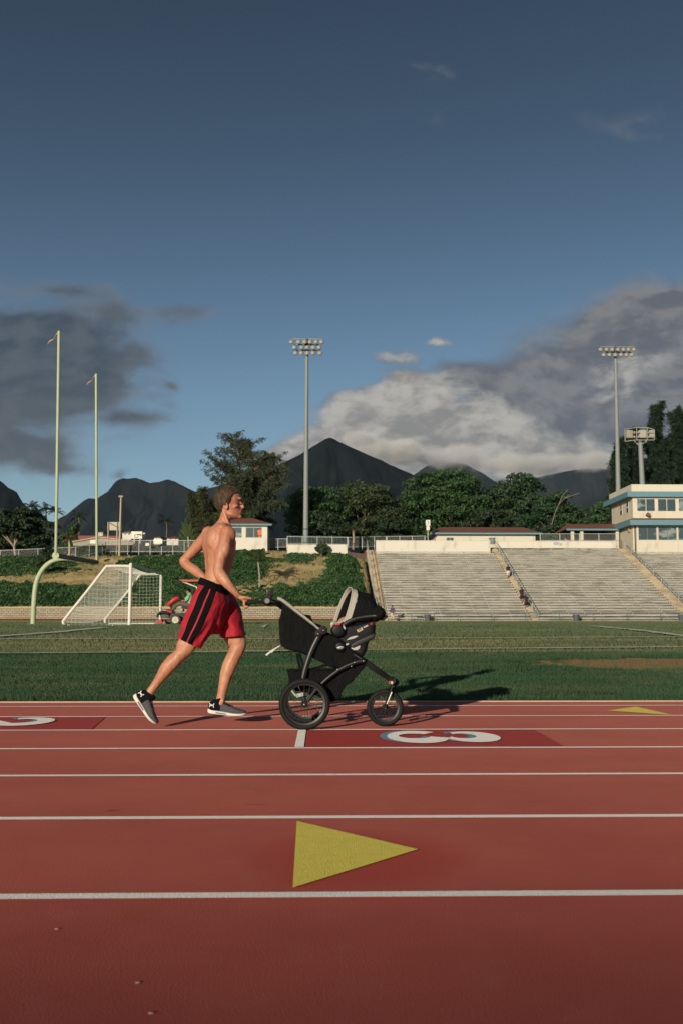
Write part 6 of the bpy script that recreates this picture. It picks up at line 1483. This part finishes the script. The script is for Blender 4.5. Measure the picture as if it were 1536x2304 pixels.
# lower base with grey panels
q = MB(); q.prism([S(786, 1452, CY0 - .012), (S(802, 1441, CY0 - .012)), S(833, 1427, CY0 - .012), S(846, 1423, CY0 - .012), S(842, 1437, CY0 - .012), S(812, 1451, CY0 - .012), S(793, 1459, CY0 - .012)], (0, CY1 - CY0 + .024, 0)); q.build('side_rail', mat('rail_black', (.010, .010, .010), .2, 8, .5), cs, bevel=.012)
q = MB(); q.prism([S(778, 1441, CY0 - .004), S(786, 1434, CY0 - .004), S(800, 1430, CY0 - .004), S(807, 1431, CY0 - .004), S(796, 1437, CY0 - .004)], (0, .03, 0)); q.build('grey_panel', lgrey, cs, bevel=.004)
q = MB(); q.prism([S(788, 1458, CY0 - .004), S(811, 1448, CY0 - .004), S(809, 1459, CY0 - .004), S(804, 1463, CY0 - .004), S(795, 1463, CY0 - .004)], (0, .03, 0)); q.build('grey_panel', lgrey, cs, bevel=.004)
q = MB(); q.box(S(781, 1449.5, CY0 - .02), (.022, .012, .013), 0, Matrix.Rotation(R(-20), 3, 'Y')); q.build('release_tab', lgrey, cs, bevel=.003)
# adapter hub with silver badge
for Y, s_ in ((CY0 - .02, -1), (CY1 + .02, 1)):
    q = MB(); c = S(765, 1455, CY0 - .02); c.y = Y; q.rings([sring(c, r_, s_ * y_, 28) for r_, y_ in ((.034, -.02), (.041, -.008), (.042, .004), (.036, .014), (.022, .019))]); hb = q.build('adapter_hub', plast, cs)
    if s_ < 0:
        q = MB(); c2_ = c + Vector((.001, -.0195, -.006)); q.ell(c2_, (.024, .004, .0105), Matrix.Rotation(R(-5), 3, 'Y'), 24, 10); bd = q.build('badge', mat('badge_silver', (.42, .43, .42), rough=.35, metal=.3), hb)
        cu = bpy.data.curves.new('badge_text', 'FONT'); cu.body = 'Graco'; cu.size = .0165; cu.align_x = 'CENTER'; cu.align_y = 'CENTER'; cu.shear = .25; cu.extrude = .0004
        to = bpy.data.objects.new('tmp', cu); COL.objects.link(to); me = bpy.data.meshes.new_from_object(to.evaluated_get(bpy.context.evaluated_depsgraph_get())); bpy.data.objects.remove(to)
        o = bpy.data.objects.new('badge_text', me); me.materials.append(mat('badge_ink', (.03, .03, .04))); COL.objects.link(o); o.parent = hb; o.location = c2_ + Vector((0, -.0045, 0)) - BASE[hb.name]; o.rotation_euler = (R(90), 0, 0)
# carry handle: pivot discs and curved arm
for Y, s_ in ((CY0 - .018, -1), (CY1 + .018, 1)):
    c = S(761, 1418, CY0 - .018); c.y = Y; q = MB(); q.rings([sring(c, r_, s_ * y_, 28) for r_, y_ in ((.046, -.02), (.051, -.006), (.051, .006), (.044, .014), (.030, .017), (.012, .018))]); pv = q.build('handle_pivot', plast, cs)
    q = MB(); cr = S(759.5, 1404.5, CY0 - .025); cr.y = Y + s_ * .006; q.box(cr, (.036, .02, .014)); q.build('release_button', mat('button_red', (.55, .03, .04), rough=.4), pv, bevel=.004)
    q = MB(); cr = S(774, 1412, CY0 - .03); cr.y = Y + s_ * .012; q.ell(cr, (.008, .004, .016), Matrix.Rotation(R(-28), 3, 'Y')); q.build('pivot_highlight', lgrey, pv)
hp = []
q = MB()
NA = [(768, 1410), (782, 1400), (800, 1392), (820, 1388), (838, 1386), (849, 1386)]
hp = [S(px, py, CY0 - .018) for px, py in NA]; far_ = [Vector((p.x, CY1 + .018, p.z)) for p in hp]
e_ = S(855, 1388, 7.1); cross = [Vector((e_.x, y_, e_.z)) for y_ in (CY0 + .03, CY0 + .12, CY1 - .12, CY1 - .03)]
q.tube(hp + cross + far_[::-1], [(.016, .012)] * 4 + [(.017, .015)] * (len(cross) + 4) + [(.016, .012)] * 4, 12, sub=4); q.build('carry_handle', gloss, cs)
# hood: hoops from the beige trim to the back
hy = .04; d_yaw = .088
def hoop(nb, fb, ap, n_=22, shrink=0.0, yN=CY0 + .0, yF=CY1 - .0):
    a = S(nb[0], nb[1], yN); b = S(fb[0], fb[1], yF); t_ = S(ap[0], ap[1], (yN + yF) / 2); m_ = (a + b) / 2; upv = t_ - m_; half = (b - a) / 2; out = []
    for i in range(n_ + 1):
        th = math.pi * i / n_; c_, s_ = math.cos(th), math.sin(th)
        out.append(m_ - half * (abs(c_) ** .75 * (1 if c_ > 0 else -1)) * (1 - shrink) + upv * (s_ ** .72) * (1 - shrink * .7))
    return out
H = [((787, 1399), (756, 1398), (795, 1327)), ((791, 1400), (765, 1398), (803, 1332)), ((800, 1399), (784, 1397), (815, 1334)), ((818, 1397), (806, 1396), (832, 1340)), ((834, 1394), (824, 1394), (842, 1356)), ((846, 1393), (838, 1393), (851, 1378))]
hoops = [hoop(*h) for h in H]
q = MB(); vs = [p for h_ in hoops for p in h_]; k = len(hoops[0])
q.add(vs, [(i * k + j, i * k + j + 1, (i + 1) * k + j + 1, (i + 1) * k + j) for i in range(len(hoops) - 1) for j in range(k - 1)]); q.add(hoops[-1], [tuple(range(k))])
hd = q.build('hood', fab, cs, fixn=False, sub=1)
bm = bmesh.new(); bm.from_mesh(hd.data); bm.normal_update()
for v in bm.verts: v.co += v.normal * .005 * (mnoise.noise(v.co * 14) + .5 * mnoise.noise(v.co * 33))
bm.to_mesh(hd.data); bm.free(); so2 = hd.modifiers.new('s', 'SOLIDIFY'); so2.thickness = .008
# beige trim band: ribbon between two hoops, turned outwards
h0 = hoop((774, 1400), (751, 1397), (787, 1322.5)); h1 = hoop((788, 1399), (756.5, 1398), (796, 1326.5))
cc_ = sum(h0, Vector()) / len(h0)
q = MB(); n_ = len(h0); grow = 1.03
ro = [cc_ + (p - cc_) * 1.02 for p in h0]; cd_ = sum(h1, Vector()) / len(h1); rb_ = [cd_ + (p - cd_) * 1.04 for p in h1]; ri_ = [cd_ + (p - cd_) * .985 for p in h1]; r0_ = [cc_ + (p - cc_) * .97 for p in h0]
q.add(ro + rb_ + ri_ + r0_, [(a * n_ + j, a * n_ + j + 1, ((a + 1) % 4) * n_ + j + 1, ((a + 1) % 4) * n_ + j) for a in range(4) for j in range(n_ - 1)])
q.build('hood_trim', mat('beige_trim', (.34, .325, .27), .15, 70, .85, .4, 200, bdist=.003), cs, wrinkle=(.0015, 40))
q = MB(); q.tube(ro, .0045, 6); q.build('trim_piping', mat('pale_piping', (.42, .40, .35)), cs)
# ruffled blanket roll at the back
q = MB(); g_ = random.Random(4)
for (px, py, r_) in ((845, 1376, .035), (850, 1372, .03), (856, 1378, .03), (852, 1386, .035), (842, 1386, .04)):
    for yy in (7.08, 7.16, 7.24, 7.32): q.ell(S(px + g_.uniform(-2, 2), py + g_.uniform(-2, 2), yy), (r_, .06, r_ * .9), nu=14, nv=8)
q.remesh('rolled_cover', fab, cs, .008, 4, disp=lambda p, n__: .008 * mnoise.noise(p * 24))
q = MB(); q.ell(S(836, 1404, CY0 - .005), (.024, .012, .016), Matrix.Rotation(R(-20), 3, 'Y')); q.build('tail_reflector', mat('red_dark', (.07, .008, .008), rough=.5), cs)
# labels
rotl = Matrix.Rotation(R(-26), 3, 'Y'); 
q = MB(); q.box(S(809, 1417, CY0 - .006), (.042, .004, .022), 0, rotl); lb = q.build('warning_label', mat('label_beige', (.40, .34, .26)), cs)
q = MB(); q.box(S(822, 1409.5, CY0 - .006), (.036, .004, .011), 0, rotl); q.build('warning_label', mat('label_grey', (.33, .31, .27)), cs)
q = MB()
for i in range(3): q.box(S(808, 1416, CY0 - .009) + rotl @ Vector((0, 0, .005 - .006 * i)), (.028 - .006 * (i % 2), .002, .0028), 0, rotl)
q.build('label_print', mat('label_ink', (.08, .06, .05)), lb)
# ---- baby in the seat
bb_ = thing('person', 'baby lying inside the infant car seat, one bare hand showing', 'person', S(790, 1420, 7.2))
q = MB(); q.ell(S(806, 1390, 7.26), (.060, .056, .062)); q.ell(S(797, 1396, 7.255), (.03, .035, .03)); q.ell(S(785, 1404, 7.21), (.09, .075, .06)); q.tube([S(780, 1404, 7.15), S(768, 1408, 7.12), S(757, 1409.5, 7.10)], [.026, .022, .018], 10, sub=3, rnd_ends=True)
q.tube([S(757, 1409.5, 7.10), S(751, 1409.5, 7.095)], [.018, .020], 10, rnd_ends=True)
for k in range(4): q.tube([S(752, 1408 + 1.3 * k, 7.085 + .006 * k), S(747, 1408 + 1.6 * k, 7.085 + .006 * k), S(743.5 + k * .4, 1408.6 + 1.5 * k, 7.085 + .006 * k)], [.007, .0065, .005], 8, sub=3, rnd_ends=True)
q.tube([S(754, 1412, 7.085), S(751, 1415, 7.08), S(748.5, 1417, 7.08)], [.008, .0075, .006], 8, sub=3, rnd_ends=True)
for s_ in (-1, 1): q.ell(S(795, 1390, 7.26 + s_ * .022), (.006, .008, .006))
q.ell(S(792, 1394, 7.26), (.010, .010, .009))
q.remesh('body', mat('baby_skin', (.42, .22, .14), .1, 10, .5), bb_, .0045, 4)
q = MB(); q.tube([S(782, 1404, 7.15), S(768, 1407, 7.12), S(757.5, 1408.5, 7.10), S(755.5, 1408.7, 7.098)], [.033, .029, .026, .024], 12, sub=3); q.tube([S(752, 1402.5, 7.14), S(747.5, 1404, 7.11)], [.018, .014], 8, rnd_ends=True); q.ell(S(787, 1406, 7.21), (.095, .082, .058)); q.build('clothing', mat('baby_clothes', (.45, .45, .43), .12, 20, .9), bb_, wrinkle=(.003, 40))
# ================================================================== OTHER PEOPLE
def mini(label, Y, J, sk, cloth_, name='person', group=None, floor=None, ys=0.17):
    """J: joint pixels; limbs near (a) / far (b). cloth_: list of (part, joints, radii, material)"""
    base = W(J['foot'][0], J['foot'][1], Y); t = thing(name, label, 'person', base, group)
    def P(j):
        p = J[j]; dy = p[2] if len(p) > 2 else 0; return W(p[0], p[1], Y + dy)
    def chain(q, js, rr, n_=10, re=True): q.tube([P(j) for j in js], rr, n_, axis=AX, sub=4, rnd_ends=re)
    q = MB(); h = P('head'); q.ell(h, (.088, .078, .115)); fd = J.get('face', 0); q.ell(h + Vector((fd * .05, 0 if fd else .05, -.035)), (.06, .058, .06)); 
    if fd: q.ell(h + Vector((fd * .098, 0, -.015)), (.018, .014, .02))
    for s_ in (-1, 1): q.ell(h + (Vector((0, s_ * .08, -.01)) if fd else Vector((s_ * .09, 0, -.01))), (.014, .014, .028))
    chain(q, ['head', 'neck'], [.052, .058])
    q.tube([P('neck'), P('chest'), P('waist'), P('hip')], [(.05, .07), J.get('tr', (.13, .19)), J.get('wr', (.11, .15)), J.get('hr', (.13, .17))], 16, axis=AX, sub=4, rnd_ends=True)
    for s_ in 'ab':
        chain(q, ['sh' + s_, 'el' + s_, 'ha' + s_], [.055, .043, .030]); e = P('el' + s_); w_ = P('ha' + s_); d = (w_ - e).normalized()
        q.ell(w_ + d * .045, (.036, .028, .045)); 
        side_ = d.orthogonal().normalized()
        for k in range(4): q.tube([w_ + d * .06 + side_ * (.015 * k - .022), w_ + d * .12 + side_ * (.016 * k - .024)], [.0105, .009], 6, rnd_ends=True)
        q.tube([w_ + d * .03 + side_ * .03, w_ + d * .075 + side_ * .05], [.012, .009], 6, rnd_ends=True)
        chain(q, ['hp' + s_, 'kn' + s_, 'an' + s_], [.088, .06, .04])
    q.remesh('body', sk, t, .013, 3)
    q = MB(); q.ell(h + Vector((-fd * .018, -.012 if not fd else 0, .026)), (.096, .088, .105)); q.build('hair', J.get('hairm', hair_m), t, wrinkle=(.006, 30))
    for nm, segs, m in cloth_:
        q = MB()
        for js, rr in segs: q.tube([P(j) if isinstance(j, str) else W(j[0], j[1], Y + (j[2] if len(j) > 2 else 0)) for j in js], rr, 16, axis=AX, sub=4, rnd_ends=True)
        q.remesh(nm, m, t, .014, 2, disp=lambda p, n_: .006 * mnoise.noise(p * 9))
    for s_ in 'ab':
        a = P('an' + s_); tz = J.get('toe', (1, 0)); d = Vector((tz[0], tz[1], J.get('tz' + s_, -.02))).normalized(); q = MB()
        q.tube([a + Vector((0, 0, -.03)) - d * .06, a + Vector((0, 0, -.045)) + d * .05, a + Vector((0, 0, -.055)) + d * .17], [(.05, .045), (.045, .045), (.03, .04)], 12, sub=3, rnd_ends=True); q.build('shoe', J.get('shoem', M['white_paint']), t)
    return t
skin2 = mat('plain_skin', (.36, .17, .10), .12, 8, .55)
purple = mat('purple_shirt', (.075, .045, .14), .2, 9, .85); khaki = mat('khaki_shorts', (.45, .38, .27), .15, 9, .85); navy = mat('black_shirt', (.012, .014, .02), .2, 9, .85); white_s = mat('white_shorts', (.55, .50, .48), .1, 9, .85); dark_sh = mat('dark_shorts', (.02, .018, .02), .2, 9, .85); darkshoe = mat('dark_shoe', (.03, .028, .03)); greenp = mat('green_shirt', (.28, .52, .30), .12, 9, .85); greyt = mat('grey_trousers', (.12, .10, .08), .15, 9, .9); blackhair = mat('black_hair', (.010, .009, .009), .3, 40, .7)
# purple runner at the foot of the bleachers
J = dict(foot=(882, 1398), head=(881.5, 1364.5), neck=(881.8, 1368), chest=(882.5, 1372), waist=(882, 1377.5), hip=(881, 1382), sha=(884.5, 1370, -.14), ela=(887.5, 1376.5, -.18), haa=(883, 1377, -.22), shb=(879.5, 1370.5, .14), elb=(877.5, 1376, .18), hab=(879.5, 1371, .1), hpa=(881, 1383, -.08), kna=(886.5, 1389.5, -.08), ana=(890.5, 1396, -.08), hpb=(880.5, 1383, .08), knb=(878.5, 1390, .08), anb=(878, 1396.5, .08), face=-1, toe=(-1, 0), hairm=blackhair)
mini('runner in purple shirt and khaki shorts jogging left before the bleachers', 96.6, J, skin2, [('shirt', [(['neck', 'chest', 'waist', (881.5, 1380.5)], [(.09, .12), (.17, .24), (.15, .20), (.15, .2)]), (['sha', 'ela'], [.085, .07]), (['shb', 'elb'], [.085, .07])], purple), ('shorts', [([(881.5, 1380), (880.8, 1384)], [(.16, .2), (.17, .21)]), (['hpa', (885, 1388.5, -.08)], [.12, .10]), (['hpb', (879, 1389, .08)], [.12, .10])], khaki)])
def climber(label, px, pyfoot, ytop, shirt, shorts, step, dark=False):
    # find the stair row whose tread is seen at pyfoot
    best = min(range(0, 31), key=lambda i: abs(proj((XA[2] + .7, at_row(i)[0] + .2, at_row(i)[1] + .2))[1] - pyfoot)); yy, zz = at_row(best); Y = yy + .3
    s = (pyfoot - ytop) / 35.0; f = pyfoot
    q_ = lambda dx, dy, d=0: (px + dx * s, f - dy * s, d)
    J = dict(foot=(px, f), head=q_(0, 32.2), neck=q_(0, 28.5), chest=q_(0, 25), waist=q_(0, 20), hip=q_(0, 16.5), sha=q_(-3.4, 27), shb=q_(3.4, 27), ela=q_(-5, 22, -.05), elb=q_(5, 22, -.05), haa=q_(-3.2, 18.5, -.1 if step > 0 else .15), hab=q_(3.4, 18, .12), hpa=q_(-1.6, 16), hpb=q_(1.6, 16), kna=q_(-1.9, 9.5, .12), knb=q_(2.0, 9 + step, .16), ana=q_(-1.7, 2.2, 0), anb=q_(1.9, 2.2 + step * 1.6, .12), toe=(0, 1), tr=(.20, .12), wr=(.155, .11), hr=(.18, .13), shoem=darkshoe, hairm=blackhair)
    mini(label, Y, J, skin2, [('shirt', [(['neck', 'chest', 'waist', q_(0, 17.5)], [(.11, .09), (.24, .15), (.19, .14), (.19, .14)]), (['sha', q_(-4.6, 23.3)], [.085, .075]), (['shb', q_(4.6, 23.3)], [.085, .075])], shirt), ('shorts', [([q_(0, 18), q_(0, 15.5)], [(.20, .15), (.21, .16)]), (['hpa', q_(-1.9, 10.5, .1)], [.125, .11]), (['hpb', q_(2, 10.5 + step * .6, .13)], [.125, .11])], shorts)], group='people climbing the bleacher stairs')
climber('highest climber on the stairs, dark shirt and white shorts', 1142, 1302.5, 1269, navy, white_s, 1.5)
climber('middle climber on the stairs, black shirt and dark shorts', 1172.5, 1357, 1320, navy, dark_sh, 1.0)
climber('lowest climber on the stairs, black clothes close behind another climber', 1182.5, 1371, 1336, navy, navy, 2.0)
# mower driver
J = dict(foot=(424, 1370), head=(424.5, 1331), neck=(427, 1337), chest=(428, 1344), waist=(428, 1354), hip=(426.5, 1362), sha=(424.5, 1342.5, -.2), ela=(418.5, 1352, -.24), haa=(412.5, 1351.5, -.12), shb=(425, 1342.5, .2), elb=(417, 1350, .2), hab=(411, 1346, .14), hpa=(424, 1361, -.1), kna=(403, 1358.5, -.12), ana=(388.5, 1371.5, -.12), hpb=(424, 1361, .1), knb=(402, 1357.5, .12), anb=(386, 1370.5, .12), face=-1, toe=(-1, 0), tza=-.35, tzb=-.35, hairm=blackhair, shoem=darkshoe)
for k_ in list(J):
    if isinstance(J[k_], tuple) and k_ not in ('toe',): J[k_] = (J[k_][0], J[k_][1], (J[k_][2] if len(J[k_]) > 2 else 0) + .05)
mini('mower driver in light green shirt and grey trousers sitting on the red mower', 44.0, J, skin2, [('shirt', [(['neck', 'chest', 'waist', (427.5, 1361, .05)], [(.09, .12), (.15, .22), (.155, .20), (.16, .2)]), (['sha', (420.5, 1349, -.18)], [.085, .085]), (['shb', (420, 1347, .24)], [.085, .085])], greenp), ('trousers', [(['hip', 'hpa', 'kna', (391, 1369, -.07)], [.13, .125, .095, .085]), (['hip', 'hpb', 'knb', (389, 1368, .17)], [.13, .125, .095, .085])], greyt)])
q = MB(); q.box(W(419.8, 1331.2, 44.05), (.03, .15, .045)); 
# ================================================================== LIGHT AND SKY
SUN_EL = R(12.3); SUN_AZ_DIR = Vector((-.42, -.91, 0)).normalized()
sd = SUN_AZ_DIR * math.cos(SUN_EL) + Vector((0, 0, math.sin(SUN_EL)))
sl = bpy.data.lights.new('sun', 'SUN'); sl.energy = 5.0; sl.angle = R(.5); sl.color = (1, .87, .70)
so = bpy.data.objects.new('sun', sl); COL.objects.link(so); so.rotation_euler = (-sd).to_track_quat('-Z', 'Y').to_euler(); so.location = (-5, -10, 30)
w = bpy.data.worlds.new('World'); scene.world = w; w.use_nodes = True
nt = NT(w.node_tree); w.node_tree.nodes.clear()
sky = nt.node('ShaderNodeTexSky', sky_type='NISHITA'); sky.sun_disc = False; sky.sun_elevation = SUN_EL
sky.sun_rotation = math.atan2(sd.x, sd.y); sky.altitude = 50; sky.air_density = 1.0; sky.dust_density = .6; sky.ozone_density = 2.0
tc = nt.node('ShaderNodeTexCoord').outputs['Generated']
x, y, z = nt.sep(tc)
yp = nt.m('MAXIMUM', y, .05)
u = nt.m('DIVIDE', x, yp); v = nt.m('DIVIDE', z, yp)
front = nt.ss(y, .1, .3)
uv = nt.vec(u, v, 0)
PXU = lambda px: (px - 768) / F + .0227
PXV = lambda py: (1418 - py) / F
wn = nt.node('ShaderNodeTexNoise'); nt.put(wn.inputs['Vector'], uv); wn.inputs['Scale'].default_value = 7; wn.inputs['Detail'].default_value = 6
wx, wy, wz = nt.sep(wn.outputs['Color'])
uw = nt.m('ADD', u, nt.m('MULTIPLY', nt.m('SUBTRACT', wx, .5), .07)); vw = nt.m('ADD', v, nt.m('MULTIPLY', nt.m('SUBTRACT', wy, .5), .05))
uvw = nt.vec(uw, nt.m('MULTIPLY', vw, 1.7), 0)
n1 = nt.noise(uvw, 10, 10, .60); n2 = nt.noise(uvw, 24, 7, .55)
def blobs(L):
    tot = None
    for (px, py, a, b, k) in L:
        e = nt.m('ADD', nt.m('POWER', nt.m('DIVIDE', nt.m('SUBTRACT', uw, PXU(px)), a / F), 2.0), nt.m('POWER', nt.m('DIVIDE', nt.m('SUBTRACT', vw, PXV(py)), b / F), 2.0))
        g = nt.m('MULTIPLY', nt.m('POWER', 2.718, nt.m('MULTIPLY', e, -1.0)), k)
        tot = g if tot is None else nt.m('ADD', tot, g)
    return tot
dark = blobs([(110, 790, 235, 95, 1.0), (40, 730, 150, 45, .5), (265, 690, 80, 45, .6), (140, 640, 100, 18, .42), (70, 900, 215, 75, .95), (-60, 850, 170, 190, .8), (50, 1025, 170, 40, .9), (160, 1062, 120, 16, .38), (270, 950, 55, 20, .55), (375, 860, 18, 14, .5), (265, 1068, 20, 12, .5), (410, 680, 75, 30, .34), (330, 790, 60, 40, .4)])
lit = blobs([(870, 955, 120, 50, .9), (780, 1030, 200, 34, 1.0), (1000, 1050, 260, 30, 1.0), (820, 890, 110, 30, .5), (760, 985, 90, 40, .9), (660, 1022, 60, 26, .8), (940, 1000, 170, 55, .9), (1100, 1020, 260, 60, 1.0), (1010, 920, 170, 60, .5), (1290, 1030, 150, 50, .55), (1470, 790, 70, 40, .35), (1000, 752, 45, 14, .55), (890, 790, 75, 22, .7), (960, 850, 90, 35, .6), (1400, 850, 90, 60, .35), (1180, 960, 160, 45, .5), (900, 835, 70, 20, .45), (880, 895, 90, 40, .6)])
gray = blobs([(1140, 850, 190, 80, .75), (1230, 940, 200, 60, .6), (1420, 720, 150, 60, .8), (1330, 900, 190, 130, 1.1), (1480, 780, 130, 140, 1.1), (1440, 690, 120, 40, .7), (1560, 690, 120, 60, .8), (1250, 1020, 300, 75, 1.0), (1540, 950, 160, 150, 1.1), (1150, 1075, 330, 45, 1.2), (1040, 830, 90, 35, .45), (980, 100, 100, 60, .22), (1480, 200, 160, 80, .25), (960, 220, 120, 40, .15)])
nn = nt.m('ADD', nt.m('MULTIPLY', nt.m('SUBTRACT', n1, .5), 1.3), nt.m('MULTIPLY', nt.m('SUBTRACT', n2, .5), .22))
def dens(bl, lo, hi, k=1.0): return nt.m('MULTIPLY', nt.ss(nt.m('ADD', bl, nt.m('MULTIPLY', nn, k)), lo, hi), nt.ss(bl, .05, .2))
fd = nt.m('MULTIPLY', dens(dark, .12, .95, 1.7), .95); fl = dens(lit, .22, .75, 1.25); fg = nt.m('MULTIPLY', dens(gray, .12, .9, 1.3), .95)
# cloud tones: billows brighter where the noise thickens towards the sun side
n1b = nt.noise(nt.mapv(nt.vec(nt.m('ADD', uw, .012), nt.m('MULTIPLY', nt.m('SUBTRACT', vw, .012), 1.7), 0), (1, 1, 1)), 10, 10, .60)
sh = nt.ss(nt.m('SUBTRACT', n1, n1b), -.10, .10)
EXPW = 1.0
cd = nt.mix(sh, (.042, .064, .092), (.082, .104, .130)); warm = nt.ss(v, PXV(760), PXV(1040)); cd = nt.mix(nt.m('MULTIPLY', warm, .5), cd, (.115, .122, .132))
cl = nt.mix(sh, (.27, .265, .26), (.50, .475, .44)); cg = nt.mix(sh, (.125, .132, .155), (.225, .222, .228))
# base sky, deep blue overhead to pale near the horizon
skyc = nt.mix(1.0, sky.outputs[0], (.95, 1.02, 1.06), 'MULTIPLY')
zen = nt.m('SUBTRACT', 1.26, nt.m('MULTIPLY', nt.ss(z, .02, .60), .86)); skyc = nt.mix(1.0, skyc, nt.vec(zen, zen, zen), 'MULTIPLY')
bg = nt.node('ShaderNodeBackground'); nt.put(bg.inputs[0], skyc); bg.inputs[1].default_value = .082
fac = None
col = cg
col = nt.mix(fd, col, cd); col = nt.mix(fl, col, cl)
fac = nt.m('MULTIPLY', nt.m('MAXIMUM', nt.m('MAXIMUM', fd, fl), fg), front)
bg2 = nt.node('ShaderNodeBackground'); nt.put(bg2.inputs[0], col); bg2.inputs[1].default_value = EXPW
mx = nt.node('ShaderNodeMixShader'); nt.put(mx.inputs[0], fac)
w.node_tree.links.new(bg.outputs[0], mx.inputs[1]); w.node_tree.links.new(bg2.outputs[0], mx.inputs[2])
out = nt.node('ShaderNodeOutputWorld'); w.node_tree.links.new(mx.outputs[0], out.inputs[0])
vs = scene.view_settings; vs.view_transform = 'Standard'; vs.look = 'None'; vs.exposure = 0.0; vs.gamma = 1
scene.cycles.volume_bounces = 3; scene.cycles.volume_step_rate = 2.0; scene.cycles.max_bounces = 6; scene.cycles.transparent_max_bounces = 16
scene.cycles.sample_clamp_indirect = 4
try: scene.cycles.use_denoising = True
except Exception: pass
